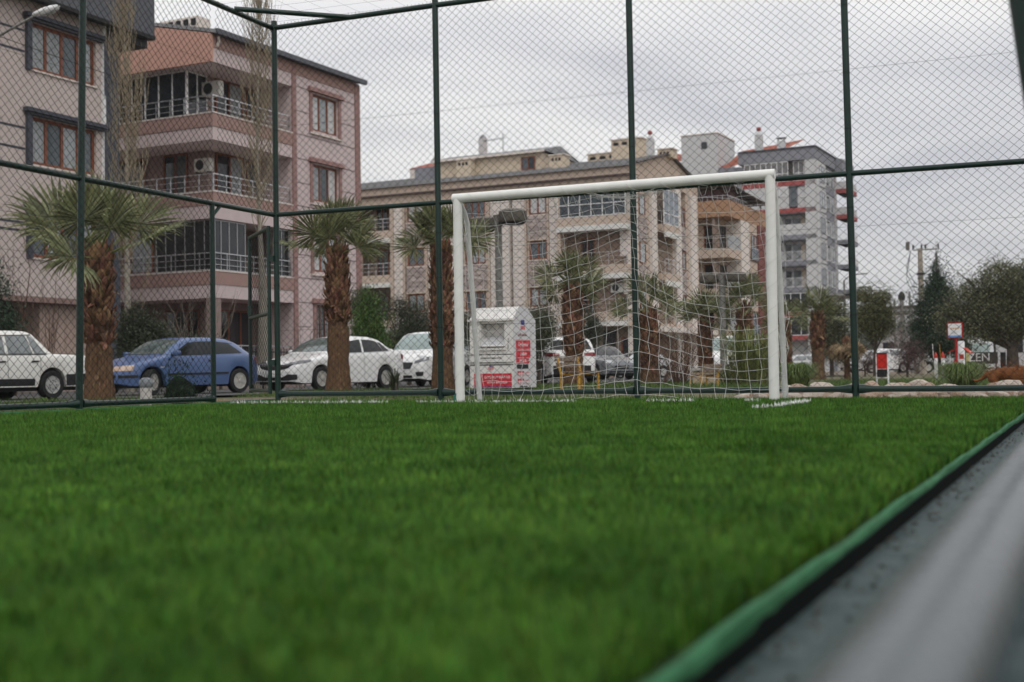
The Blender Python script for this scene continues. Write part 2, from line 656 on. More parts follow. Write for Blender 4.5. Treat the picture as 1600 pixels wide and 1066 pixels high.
# rails: the bottom one is flattened into lugs at the posts
for z, r, nm in ((4.0, .027, 'top_rail'), (2.0, .025, 'middle_rail')):
    pipe([zx(FX - .02, z), zx(FX + 2, z + .006), zx(FX + 4, z - .004), zx(FX + 6, z + .003), zx(xe, z)], r, nm, bf)
px_ = [tops[0][0].x, tops[1][0].x, tops[2][0].x, tops[3][0].x, xe]
for i in range(4):
    a, b = px_[i] + .03, px_[i + 1] - .03
    mb = MB()
    pts = [zx(a, .098), zx(a + .03, .098), zx(a + .12, .096), zx((a + b) / 2, .093), zx(b - .12, .096), zx(b - .03, .098), zx(b, .098)]
    mb.tube(pts, [.042, .040, .027, .026, .027, .040, .042], 12)
    mb.build('bottom_rail', M_green, bf, True)
chain_link(rel((FX + .03, FY + .028, 0)), (1, 0, 0), 7.95, .075, 4.02, parent=bf)
# line wires and the twisted upper edge of the fabric
for z in (at(1000, 141, Y=FY).z, at(1400, 350, Y=FY).z, at(1400, 487, Y=FY).z):
    MB().tube([zx(FX, z), zx(FX + 4, z - .006), zx(xe, z)], .0013, 4).build('line_wire', M_wire, bf)
bar = MB()
for i in range(184):
    x = FX + .06 + i * .0432
    bar.tube([zx(x - .010, 4.0), zx(x, 4.048 + rnd.uniform(-.006, .008)), zx(x + .010, 4.0)], .0017, 4)
bar.build('wire_barb', M_wire, bf, kind='stuff')
# clips that hold the fabric to the posts and rails
clip = MB()
for (lo, hi) in tops:
    for z in (.3, .75, 1.25, 1.7, 2.4, 2.9, 3.5):
        t = (z - lo.z) / (hi.z - lo.z)
        c = rel(lo.lerp(hi, t))
        clip.tube([c + Vector((math.cos(a) * .033, math.sin(a) * .033, 0)) for a in np.linspace(0, 2 * PI, 14)[:-1]], .0022, 4, closed=True)
clip.build('clip', M_wire, bf, kind='stuff')

# ---- left fence, coming towards the camera along the touchline
lf = thing('chain_link_fence', 'green chain link side fence left of the pitch with a gateway at its far end', 'fence', (FX, FY, 0))
gy = at(332.5, 460, X=FX).y                 # gate post
ly = at(126.5, 460, X=FX).y
Lp = []
for yy, lean in ((ly, (129.4, 0, 123.75, 634)), (ly - 2.9, None), (ly - 5.8, None)):
    if lean:
        a = at(lean[0], lean[1], X=FX); b = at(lean[2], lean[3], X=FX)
        d = (a - b) / (a.z - b.z)
        lo, hi = b + d * (-.01 - b.z), b + d * (4.06 - b.z)
    else:
        lo, hi = Vector((FX, yy, -.01)), Vector((FX, yy, 4.06))
    pipe([rel(lo), rel(hi)], .0305, 'post', lf, 16)
    Lp.append((lo, hi))
pipe([rel((FX, gy, 0)), rel((FX, gy, 1.99))], .026, 'gate_post', lf, 16)
for z, r, nm in ((4.0, .027, 'top_rail'), (2.0, .026, 'middle_rail')):
    pipe([rel((FX, FY, z)), rel((FX, FY - 2.9, z - .01)), rel((FX, FY - 8.7, z))], r, nm, lf)
for y0, y1 in ((gy - .03, Lp[0][0].y + .03), (Lp[0][0].y - .03, ly - 2.87), (ly - 2.93, ly - 5.77)):
    pts = [rel((FX, y0, .078)), rel((FX, y0 - .03, .078)), rel((FX, y0 - .14, .074)), rel((FX, y1 + .14, .074)), rel((FX, y1 + .03, .078)), rel((FX, y1, .078))]
    MB().tube(pts, [.04, .038, .026, .026, .038, .04], 12).build('bottom_rail', M_green, lf, True)
pipe([rel((FX, FY - .03, .03)), rel((FX, gy, .03))], .018, 'threshold', lf)
MB().tube([rel((FX, gy - .01, 1.86)), rel((FX, gy + .14, 1.99))], .018, 8).build('gate_corner', M_green, lf, True)
chain_link(rel((FX + .028, FY - .03, 0)), (0, -1, 0), FY - gy - .06, 2.02, 4.02, parent=lf)
chain_link(rel((FX + .028, gy - .03, 0)), (0, -1, 0), 6.6, .06, 4.02, parent=lf)
for z in (.5, 1.32, 1.62, 2.9, 3.4):
    MB().tube([rel((FX, gy if z < 2 else FY, z)), rel((FX, FY - 8.6, z - .01))], .0014, 4).build('line_wire', M_wire, lf)
# brace across the top corner, resting on both top rails
a = at(366, 17, X=FX); b = at(545, 30, Y=FY)
br = MB().tube([rel(a + Vector((0, 0, .02))), rel(b + Vector((0, 0, .02)))], .027, 12).build('corner_brace', M_green, lf, True)

# ---- gate leaf, swung open towards the street
gl = thing('gate', 'narrow green mesh gate leaf swung open beside the corner post', 'gate', (FX - .045, FY - .05, 0))
g0 = Vector((FX - .045, FY - .05, 0))
ge = gp(389, 14.62, 0); ge = (ge - g0).normalized() * 1.05
for pts, nm in (([(0, 0, .10), (0, 0, 1.88)], 'stile'), ([(ge.x, ge.y, .10), (ge.x, ge.y, 1.88)], 'stile'),
                ([(0, 0, 1.86), (ge.x, ge.y, 1.86)], 'gate_rail'), ([(0, 0, .95), (ge.x, ge.y, .95)], 'gate_rail'), ([(0, 0, .13), (ge.x, ge.y, .13)], 'gate_rail')):
    pipe(pts, .021, nm, gl)
chain_link((0, 0, 0), ge, ge.length, .13, 1.86, parent=gl)
MB().box(-.02, .06, -.012, .012, .4, .46).box(-.02, .06, -.012, .012, 1.5, 1.56).build('hinge', M_green, gl)
MB().box(ge.x * .96 - .02, ge.x * .96 + .02, ge.y * .96 - .04, ge.y * .96 + .0, .98, 1.08).build('latch', M_green, gl)

# ---- right fence: the camera looks over its bottom rail
rf = thing('chain_link_fence', 'blurred green bottom rail and post of the near fence at the right', 'fence', (0, 0, 0))
rp_ = at(1425, 1066, Z=.105)
M_rail = mat('sky tinted worn paint', (.028, .042, .048), .28, .3, 18, spec=.55, dirt=((.02, .024, .022), .4, 30))  # green rail; the sky's reflection is put into the colour as blue grey
rt_ = lambda y: rp_.x + .0319 * (y - rp_.y)
RX = rp_.x + .0319 * 6.2
pipe([(rt_(-1.5), -1.5, .105), (rt_(.9), .9, .103), (rt_(3), 3, .105), (rt_(6.96), 6.96, .105)], .046, 'bottom_rail', rf, 24, M_rail)
pipe([(RX + .01, 7.04, .10), (RX + .32, FY, .10)], .028, 'bottom_rail', rf)
pipe([(RX + .02, 7.0, -.04), (RX + .06, 7.0, 4.05)], .034, 'post', rf)
MB().lathe([(.12, -.09), (.12, -.05), (.05, -.03)], 16, (RX + .02, 7.0, 0)).build('base_plate', M_lipdark, rf, True)
pipe([(RX + .06, 7.0, 4.0), (RX + .3, FY, 4.0)], .027, 'top_rail', rf)
pipe([(RX + .05, 7.0, 2.0), (RX + .3, FY, 2.0)], .025, 'middle_rail', rf)
chain_link((RX + .06, 7.04, 0), Vector((.17, FY - 7, 0)), FY - 7.05, .08, 4.0, parent=rf)
q0, q1 = at(1597, -60, D=3.0), at(1628, 150, D=3.0)
q2 = q0 + (q0 - q1) * 1.2
pipe([q2, q1 + (q1 - q0) * 1.5], .042, 'leaning_brace', rf)

# ---- net over the top of the pitch
M_string = mat('grey string', (.16, .17, .17), .8)
nn = MB()
for i in range(30):
    x = FX + .1 + i * .26
    nn.tube([(x, FY, 4.0), (x + .05, FY - 2.2, 3.93 + .02 * math.sin(i)), (x + .12, FY - 4.4, 3.98)], .0011, 3, cap=False)
for j in range(17):
    y = FY - .2 - j * .26
    nn.tube([(FX, y, 4.0), (FX + 3.5, y - .04, 3.93 + .015 * math.sin(j * 2)), (FX + 7.7, y + .05, 4.0)], .0011, 3, cap=False)
tag(nn.build('overhead_net', M_string), 'thin grey ball net stretched over the top of the pitch', 'net')

# ================================================================== GOAL
M_white = mat('white paint', (.78, .78, .74), .45, .05, 7, dirt=((.20, .15, .10), .14, 22, .03), spec=.4)
M_white2 = mat('white paint worn', (.62, .63, .61), .5, .10, 9, dirt=((.30, .26, .2), .32, 14, .08))
GYp = 10.85
gL, gR = -5.04, -2.115
GH = 1.925
goal = thing('football_goal', 'white steel football goal with chipped paint in front of the far fence', 'goal', ((gL + gR) / 2, GYp, 0))
go = lambda x, y, z: Vector((x, y, z)) - Vector(((gL + gR) / 2, GYp, 0))
for x in (gL, gR):
    pipe([go(x, GYp, -.01), go(x, GYp, GH)], .0435, 'goal_post', goal, 24, M_white)
pipe([go(gL - .043, GYp, GH), go(gR + .043, GYp, GH + .012)], .0438, 'crossbar', goal, 24, M_white)
for x, s in ((gL, 1), (gR, 1)):
    pipe([go(x + .01, GYp + .03, GH - .04), go(x + .01, GYp + .13, GH - .12), go(x + .012, GYp + .19, GH - .22), go(x + .02, GYp + .40, .02)], .024, 'stanchion', goal, 14, M_white2)
# green wrapping at the foot of the near post
MB().tube([go(gL - .03, GYp - .035, z) + Vector((.01 * math.sin(z * 90), 0, 0)) for z in (0, .03, .06, .1)], [.012, .014, .012, .008], 7).build('green_tape', mat('green tape', (.02, .16, .12), .5), goal, True)

M_cord = mat('white cord', (.60, .60, .58), .75, .1, 30)
net = MB()
NC, NR = 28, 19
u0 = (tops[2][0].x - gL) / (gR - gL)
G = {}
for i in range(NC + 1):
    u = i / NC
    for j in range(NR + 1):
        v_ = j / NR
        s = abs(u - u0)
        pull = math.exp(-(s / .22) ** 1.3)
        x = gL + (gR - gL) * u
        # left of the tie columns hang straight, right of it they fan out from the tie
        if u > u0:
            x -= (u - u0) * .42 * (1 - v_) ** 1.2 * (1 - (u - u0) / (1 - u0)) * 2.2
        dep = .10 + .42 * min(1, v_ * 1.3) + .10 * pull * (1 - v_) + .14 * pull * math.sin(PI * min(1, v_ * 1.1))
        dep = min(dep, FY - GYp - .045)
        if v_ < .06:
            dep = .02 + 1.2 * v_
        lift = .26 * pull * math.sin(PI * (v_ * .86 + .07)) - .11 * math.sin(PI * v_) * (1 - pull) * (1 if u < u0 else 1.35) * math.sin(PI * (u if u < u0 else (u - u0) / (1 - u0)) ** 1.0) ** .6
        z = GH - .05 - (GH - .06) * v_ ** 1.0 + lift
        if j == 0:
            z = GH - .045; dep = .02
        z = max(.012 + .01 * rnd.random(), z + rnd.uniform(-.012, .012))
        if j >= NR - 1:
            x += rnd.uniform(-.03, .03); dep += rnd.uniform(-.05, .04)
        G[i, j] = go(x + rnd.uniform(-.012, .012), GYp + dep + rnd.uniform(-.02, .02), z)


def smooth(pts, n=3):
    o = []
    for i in range(len(pts) - 1):
        p0, p1, p2, p3 = pts[max(i - 1, 0)], pts[i], pts[i + 1], pts[min(i + 2, len(pts) - 1)]
        for k in range(n):
            t = k / n
            o.append(.5 * ((2 * p1) + (p2 - p0) * t + (2 * p0 - 5 * p1 + 4 * p2 - p3) * t * t + (3 * p1 - p0 - 3 * p2 + p3) * t ** 3))
    return o + [pts[-1]]


CR = .0019
for i in range(NC + 1):
    net.tube(smooth([G[i, j] for j in range(NR + 1)], 2), CR, 4, cap=False)
for j in range(1, NR + 1):
    net.tube(smooth([G[i, j] for i in range(NC + 1)], 2), CR, 4, cap=False)
netroot = thing('goal_net', 'sagging white square mesh net hung on the goal and caught on a fence post', 'net', ((gL + gR) / 2, GYp, 0))
net.build('back_net', M_cord, netroot, True, kind='stuff')
side = MB()
for x, sg in ((gL, -1), (gR, 1)):
    H = {}
    for i in range(5):
        for j in range(16):
            v_ = j / 15
            dmax = .03 + (.40 * v_ + .06)
            bulge = .06 * math.sin(PI * v_) * math.sin(PI * i / 4) + rnd.uniform(-.03, .03)
            H[i, j] = go(x + sg * bulge * (1 if sg > 0 else -.6) + .02, GYp + .02 + dmax * i / 4 + rnd.uniform(-.012, .012), GH - .05 - (GH - .07) * v_ - .05 * math.sin(PI * i / 4) + rnd.uniform(-.02, .01))
    for i in range(5):
        side.tube(smooth([H[i, j] for j in range(16)], 2), CR, 4, cap=False)
    for j in range(16):
        side.tube(smooth([H[i, j] for i in range(5)], 2), CR, 4, cap=False)
side.build('side_net', M_cord, netroot, True, kind='stuff')
# lacing that spirals round the bar and posts, loose loops under the bar
lac = MB()


def helix(a, b, r, turns, n=10):
    a, b = Vector(a), Vector(b)
    ax = (b - a).normalized()
    p = ax.cross(Vector((0, 1, .3))).normalized(); q = ax.cross(p)
    return [a.lerp(b, t) + (p * math.cos(2 * PI * turns * t) + q * math.sin(2 * PI * turns * t)) * r for t in np.linspace(0, 1, int(turns * n))]


lac.tube(helix(go(gL + .1, GYp, GH), go(gR - .1, GYp, GH), .046, 9), .0019, 4, cap=False)
lac.tube(helix(go(gR, GYp, GH - .1), go(gR, GYp, .05), .0455, 9), .0019, 4, cap=False)
lac.tube(helix(go(gL, GYp, GH - .1), go(gL, GYp, .05), .0455, 6), .0019, 4, cap=False)
for k_ in range(26):
    x = gL + .3 + k_ * .105
    w_ = rnd.uniform(.04, .1); d_ = rnd.uniform(.03, .1)
    lac.tube([go(x, GYp + .03, GH - .045), go(x + w_ * .3, GYp + .045, GH - .045 - d_), go(x + w_ * .7, GYp + .04, GH - .045 - d_ * .9), go(x + w_, GYp + .03, GH - .045)], .0019, 4, cap=False)
bun = G[int(u0 * NC), 1]
for k_ in range(7):
    lac.tube([bun + Vector((-.35 + .03 * k_, -.1, .05)), bun + Vector((-.12, .02, rnd.uniform(-.03, .02))), bun + Vector((0.0, .08, rnd.uniform(-.03, .01))), bun + Vector((.22, .04, rnd.uniform(-.05, -.02))), bun + Vector((.40 + .02 * k_, -.02, rnd.uniform(-.02, .04)))], .002, 4, cap=False)
lac.build('lacing_cord', M_cord, netroot, True, kind='stuff')
# ================================================================== BUILDINGS
BROT = math.radians(-4.5)
M_stucco_l = mat('beige pink stucco', (.52, .445, .415), .9, .06, 2.5, bump=.15, dirt=((.36, .30, .27), .42, 1.5, .22), streak=(1.6, 1.6, .16))
M_stucco_p = mat('pale pink stucco', (.56, .465, .455), .9, .06, 2.5, bump=.15, dirt=((.38, .31, .30), .42, 1.5, .22), streak=(1.6, 1.6, .16))
M_brown_p = mat('brown pink paint', (.335, .215, .188), .85, .08, 3, dirt=((.27, .16, .14), .3, 1.2, .3))
M_salmon = mat('salmon paint', (.53, .305, .24), .85, .06, 3)
M_trim_p = mat('dusty pink trim', (.30, .18, .165), .8, .1, 5)
M_dgrey = mat('dark grey trim', (.058, .062, .078), .6, .15, 4)
M_mansard = mat('slate grey cladding', (.095, .10, .115), .6, .12, 3)
M_brownfr = mat('brown window frame', (.20, .068, .035), .5, .2, 8)
M_whitefr = mat('white window frame', (.72, .72, .72), .45, .05, 6)
M_steel = mat('stainless rail', (.50, .50, .51), .3, .05, 9, metal=.8)
M_groove = mat('groove line', (.11, .085, .08), .9)
M_glass = mat('window glass', (.075, .09, .10), .06, .3, .8, spec=.7)
M_glassd = mat('dark window glass', (.014, .017, .020), .05, .3, 1.0, spec=.6)
M_curt = mat('glass before a pale curtain', (.30, .32, .33), .10, .25, 3, spec=.6, stretch=(6, 6, .6))
M_curtw = mat('glass before a white curtain', (.52, .52, .52), .12, .15, 5, spec=.6, stretch=(7, 7, .5))
M_shadewall = mat('shade darkened wall', (.27, .205, .185), .9, .1, 2)  # wall colour darkened so the balcony recesses look shaded
M_shadewallc = mat('shade darkened beige wall', (.27, .205, .16), .9, .1, 2)  # beige with the shade of the deep bays worked into the colour
M_roofgrey = mat('grey roof tile', (.24, .24, .245), .8, .2, 6)
M_roofred = mat('red roof tile', (.30, .095, .06), .8, .25, 6)
M_beige = mat('beige stucco', (.50, .40, .325), .9, .06, 2, dirt=((.32, .255, .21), .42, 1.2, .22), streak=(1.6, 1.6, .16))
M_cream = mat('cream tile', (.66, .595, .545), .75, .05, 3, dirt=((.44, .39, .35), .42, 1.2, .22), streak=(1.6, 1.6, .16))
M_creamd = mat('cream yellow stucco', (.56, .47, .36), .9, .06, 2)
M_orange = mat('orange ochre paint', (.36, .215, .13), .85, .08, 2)
M_stone = mat('grey pink stone', (.40, .335, .31), .9, .15, 5, island=.28, bump=.4)
M_stonegap = mat('stone joint', (.23, .195, .18), .95)
M_greyb = mat('blue grey paint', (.22, .225, .25), .8, .08, 2)
M_whiteb = mat('off white render', (.52, .52, .52), .85, .06, 2, dirt=((.42, .42, .41), .42, .9, .22), streak=(1.6, 1.6, .16))
M_redb = mat('red band paint', (.33, .075, .07), .7, .1, 3)
M_ac = mat('air conditioner white', (.62, .61, .57), .5, .05, 6)
M_black = mat('black plastic', (.012, .012, .013), .55, .2, 8)
M_awning = mat('white awning cloth', (.66, .65, .62), .8, .05, 3)
M_darkfr = mat('dark metal', (.035, .035, .038), .5)


class Face:
    """a facade plane in building space: 'E' looks to +x (u = y), 'S' looks to -y (u = x)"""
    def __init__(s, kind, pos=0.0):
        s.k = kind
        s.p = pos

    def pt(s, u, o, z):
        return (s.p + o, u, z) if s.k == 'E' else (u, s.p - o, z)

    def box(s, mb, u0, u1, o0, o1, z0, z1):
        if s.k == 'E':
            return mb.box(s.p + o0, s.p + o1, u0, u1, z0, z1)
        return mb.box(u0, u1, s.p - o1, s.p - o0, z0, z1)


def panel(F, u0, u1, z0, z1, holes, o=0, d=.18, mb=None):
    """wall sheet with real openings; edges and openings turn back by d"""
    mb = mb or MB()
    us = sorted({u0, u1, *[max(u0, min(u1, h[0])) for h in holes], *[max(u0, min(u1, h[1])) for h in holes]})
    zs = sorted({z0, z1, *[max(z0, min(z1, h[2])) for h in holes], *[max(z0, min(z1, h[3])) for h in holes]})
    for i in range(len(us) - 1):
        for j in range(len(zs) - 1):
            cu, cz = (us[i] + us[i + 1]) / 2, (zs[j] + zs[j + 1]) / 2
            if any(h[0] < cu < h[1] and h[2] < cz < h[3] for h in holes):
                continue
            mb.quad(F.pt(us[i], o, zs[j]), F.pt(us[i + 1], o, zs[j]), F.pt(us[i + 1], o, zs[j + 1]), F.pt(us[i], o, zs[j + 1]))
    for (a, b, c, e) in list(holes) + [(u0, u1, z0, z1)]:
        for (p, q) in (((a, c), (b, c)), ((b, c), (b, e)), ((b, e), (a, e)), ((a, e), (a, c))):
            mb.quad(F.pt(p[0], o, p[1]), F.pt(q[0], o, q[1]), F.pt(q[0], o - d, q[1]), F.pt(p[0], o - d, p[1]))
    return mb


def weld(o):
    bm = bmesh.new(); bm.from_mesh(o.data)
    bmesh.ops.remove_doubles(bm, verts=bm.verts, dist=.0005)
    bm.to_mesh(o.data); bm.free()
    return o


def window(root, F, u0, u1, z0, z1, cols=3, o=-.08, fm=None, gm=None, fw=.07, each=True, rows=1, name='window', gms=None):
    o = max(o, .075) if o > 0 else o
    w = (u1 - u0 - fw) / cols
    h = (z1 - z0 - fw) / rows
    hs = [(u0 + fw + i * w, u0 + (i + 1) * w, z0 + fw + j * h, z0 + (j + 1) * h) for i in range(cols) for j in range(rows)]
    fr = weld(panel(F, u0, u1, z0, z1, hs, o, .06).build(name, fm or M_brownfr, root))
    if each:
        for i, q in enumerate(hs):
            g_ = (gms[i % len(gms)] if gms else gm or M_glass)
            F.box(mb := MB(), q[0] - .01, q[1] + .01, o - .05, o - .035, q[2] - .01, q[3] + .01)
            mb.build('pane', g_, fr)
    else:
        F.box(mb := MB(), u0 + .02, u1 - .02, o - .05, o - .035, z0 + .02, z1 - .02)
        mb.build('pane', gm or M_glass, fr)
    return fr


def fbox(root, F, name, m, *b, **k):
    return F.box(MB(), *b).build(name, m, root, **k)


def railing(root, F, u0, u1, z0, z1, o=.0, n=4, bars=(1, .66, .33, .05), r=.017, m=None, ends=True):
    mb = MB()
    for i in range(n + 1):
        u = u0 + (u1 - u0) * i / n
        F.box(mb, u - r, u + r, o - r, o + r, z0, z1 - .02)
    for k_ in bars:
        z = z0 + (z1 - z0) * k_
        rr = r * (1.25 if k_ == 1 else .7)
        F.box(mb, u0 - r, u1 + r, o - rr * .9, o + rr * .9, z - rr, z + rr)
    return mb.build('balcony_railing', m or M_steel, root, kind='stuff')


def glazing(root, F, u0, u1, z0, z1, n, o=.0, fw=.05, mid=None, gm=None, fm=None, each=False):
    hs = []
    w = (u1 - u0 - fw) / n
    for i in range(n):
        a, b = u0 + fw + i * w, u0 + (i + 1) * w
        if mid:
            hs += [(a, b, z0 + fw, mid - fw / 2), (a, b, mid + fw / 2, z1 - fw)]
        else:
            hs.append((a, b, z0 + fw, z1 - fw))
    fr = weld(panel(F, u0, u1, z0, z1, hs, o, .05).build('balcony_glazing', fm or M_whitefr, root))
    F.box(mb := MB(), u0 + .01, u1 - .01, o - .045, o - .03, z0 + .01, z1 - .01)
    mb.build('pane', gm or M_glassd, fr)
    return fr


def aircon(label, M_, s=1.0, group=None):
    """wall unit: M_ puts local x along the wall, -y outward"""
    t = thing('air_conditioner', label, 'air conditioner', (0, 0, 0), 0, group)
    t.matrix_world = M_
    b = MB().box(-.42 * s, .42 * s, -.3 * s, 0, -.28 * s, .28 * s).build('casing', M_ac, t, bevel=.02)
    MB().tube([(-.1 * s + .2 * s * math.cos(a), -.305 * s, .2 * s * math.sin(a)) for a in np.linspace(0, 2 * PI, 20)[:-1]], .014 * s, 5, closed=True).build('fan_ring', M_black, t)
    MB().lathe([(.19 * s, 0), (.19 * s, .01), (.05 * s, .014)], 18, M=Matrix.Translation((-.1 * s, -.30 * s, 0)) @ Matrix.Rotation(PI / 2, 4, 'X')).build('fan', M_darkfr, t)
    for k_ in (-1, 1):
        MB().box(k_ * .3 * s - .015, k_ * .3 * s + .015, -.3 * s, .0, -.33 * s, -.285 * s).build('bracket', M_darkfr, t)
    return t


E_, S_ = Face('E'), Face('S')
GB = GZ - .1
# ------------------------------------------------------------------ pink corner block
pink = thing('apartment_building', 'pink corner apartment block with salmon gable and wraparound balconies', 'building', (-29.18, 40.69, 0), BROT)
pw = [(6.42, 8.34, 10.78 - 3.03 * k_, 12.36 - 3.03 * k_) for k_ in range(3)] + [(6.55, 7.75, 1.75, 3.3)]
panel(E_, 5.02, 10.0, GB, 13.42, pw, 0, .3).build('wall', M_stucco_p, pink)
MB().box(-12, -.28, 5.05, 9.98, GB, 13.4).build('core', M_stucco_p, pink)
MB().box(-12, -1.75, 1.75, 5.04, GB, 13.4).build('balcony_wall', M_shadewall, pink)
for u0, u1 in ((5.0, 5.26), (9.66, 10.03)):
    fbox(pink, E_, 'pilaster', M_trim_p, u0, u1, -.02, .05, GB, 13.38)
for k_ in range(5):
    for dz in (0, 1.02, 2.0):
        z = 12.45 - 3.03 * k_ - dz
        if z > .4:
            for u0, u1 in (((5.27, 6.2), (8.6, 9.65)) if dz in (0, 1.02) else ((5.27, 9.65),)):
                fbox(pink, E_, 'groove', M_groove, u0, u1, 0, .008, z - .016, z + .016)
for i, (a, b, c, d) in enumerate(pw):
    window(pink, E_, a, b, c, d, 3, -.10, gms=[M_curtw, M_curt, M_curtw] if i != 1 else [M_curt, M_glass, M_curtw], fw=.09)
    for q in ((a - .2, a - .01, c - .12, d + .05), (b + .01, b + .2, c - .12, d + .05)):
        fbox(pink, E_, 'window_trim', M_trim_p, q[0], q[1], 0, .06, q[2], q[3])
    fbox(pink, E_, 'window_trim', M_trim_p, a - .32, b + .32, 0, .16, d + .06, d + .16)
    fbox(pink, E_, 'window_trim', M_trim_p, a - .26, b + .26, 0, .11, d + .165, d + .26)
    fbox(pink, E_, 'window_sill', M_cream, a - .24, b + .24, 0, .1, c - .18, c - .12)
    if i == 3:
        fbox(pink, E_, 'grille', M_darkfr, a, b, .02, .04, c + .7, c + .73)
        for j in range(9):
            fbox(pink, E_, 'grille', M_darkfr, a + .05 + j * .135, a + .07 + j * .135, .02, .04, c, d)
for k_, (z0, z1) in enumerate(((9.38, 10.4), (6.36, 7.37), (3.31, 4.33))):
    zm = z0 + .52
    MB().box(-12, 0, 0, 5.0, z0, zm).build('balcony_slab', M_stucco_p, pink)
    MB().box(-12, .03, -.03, 5.0, zm, z1).build('balcony_parapet', M_brown_p, pink)
    MB().box(-12, .05, -.05, 5.0, z1, z1 + .05).build('coping', M_cream, pink)
    for F, u0, u1, n in ((S_, -10, -.06, 14), (E_, .06, 4.9, 6)):
        railing(pink, F, u0, u1, z1 + .05, z1 + .72, -.08, n)
# top fascia, gable and roof
MB().box(-12, 0, 0, 5.0, 12.38, 12.93).build('fascia', M_stucco_p, pink)
MB().box(-12, .03, .02, 10.0, 12.93, 13.42).build('fascia', M_brown_p, pink)
gb = MB()
pr_ = [(.045, 12.36), (.045, 13.44), (-7.2, 15.02), (-12, 13.96), (-12, 12.36)]
gb.prism([(x, z) for x, z in pr_], .12, Matrix.Translation((0, .02, 0)) @ Matrix.Rotation(PI / 2, 4, 'X'))
gb.build('gable', M_salmon, pink)
rf_ = MB()
rf_.poly([(.3, -.12, 13.42), (.3, 10.2, 13.42), (-7.2, 10.2, 15.06), (-7.2, -.12, 15.06)])
rf_.poly([(.3, -.12, 13.56), (-7.2, -.12, 15.2), (-7.2, 10.2, 15.2), (.3, 10.2, 13.56)])
rf_.poly([(.3, -.12, 13.42), (-7.2, -.12, 15.06), (-7.2, -.12, 15.2), (.3, -.12, 13.56)])
rf_.poly([(-7.2, -.12, 15.06), (-14, -.12, 13.6), (-14, -.12, 13.75), (-7.2, -.12, 15.2)])
rf_.poly([(-7.2, -.12, 15.2), (-14, -.12, 13.75), (-14, 10.2, 13.75), (-7.2, 10.2, 15.2)])
rf_.build('roof', M_roofgrey, pink)
MB().box(.22, .36, -.1, 10.2, 13.40, 13.60).build('gutter', M_mansard, pink)
MB().tube([(.12, .25, 13.38), (.12, .25, 13.15), (.02, .25, 13.0)], .06, 8).build('drain_spout', M_cream, pink, True)
cb = MB().box(-4.6, -2.6, 2.2, 3.0, 13.9, 15.05).build('chimney', M_cream, pink)
for i in range(5):
    MB().box(-4.5 + i * .4, -4.28 + i * .4, 2.15, 2.21, 14.68, 14.95).build('chimney_opening', M_black, cb)
for x, h in ((-5.6, 15.6), (-5.2, 15.4)):
    MB().tube([(x, 1.0, 14.3), (x, 1.0, h)], .03, 6).build('vent_pipe', M_brown_p, pink)
# recess walls: doors, glazing
F2e, F2s = Face('E', -1.75), Face('S', 1.75)
glazing(pink, S_, -6.0, -1.72, 10.45, 12.36, 6, -.5, .055)
glazing(pink, Face('E', -1.72), .55, 1.74, 10.45, 12.36, 2, 0, .06)
for z in (10.42, 7.40):
    window(pink, F2e, 2.2, 3.9, z, z + 1.95, 2, .03, gms=[M_glassd, M_curt])
    window(pink, F2e, 4.15, 4.95, z + .6, z + 1.85, 1, .03, gm=M_glass)
window(pink, F2s, -4.0, -2.75, 7.40, 9.35, 2, .03, gms=[M_glassd, M_glass])
window(pink, F2s, -7.0, -5.0, 7.40, 9.3, 2, .03, gm=M_glassd)
# first floor balcony closed with glass, ground floor loggia
glazing(pink, S_, -3.05, -.10, 4.40, 6.34, 6, -.16, .032, fm=M_steel)
window(pink, S_, -4.4, -3.2, 4.40, 6.34, 1, -.16, gm=M_curt)
glazing(pink, E_, .12, 2.1, 4.40, 6.34, 4, -.16, .032, fm=M_steel)
glazing(pink, E_, 3.9, 4.95, 4.40, 6.34, 2, -.16, .032, fm=M_steel)
window(pink, F2e, 2.2, 3.7, 4.4, 6.2, 2, .03, gm=M_glassd)
window(pink, F2e, 2.1, 4.4, .9, 3.0, 3, .03, gm=M_glassd)
window(pink, F2s, -4.0, -2.2, .9, 3.0, 3, .03, gm=M_glassd)
MB().box(-12, 0, 0, 5.0, GB, .35).build('plinth', M_brown_p, pink)
railing(pink, E_, .1, 4.9, .4, 1.5, -.1, 6)
railing(pink, S_, -8, -.1, .4, 1.5, -.1, 9)
MB().box(-.42, -.02, .02, .42, .35, 3.3).build('corner_column', M_shadewall, pink)
PM = pink.matrix_basis.copy()
bpy.context.view_layer.update()
PM = pink.matrix_world.copy()
aircon('air conditioner under the top eave of the pink block', PM @ Matrix.Translation((-1.3, 1.72, 11.75)), 1.05)
aircon('air conditioner on the second floor balcony wall of the pink block', PM @ Matrix.Translation((-1.0 - .8, 1.72, 8.75)) , .95)

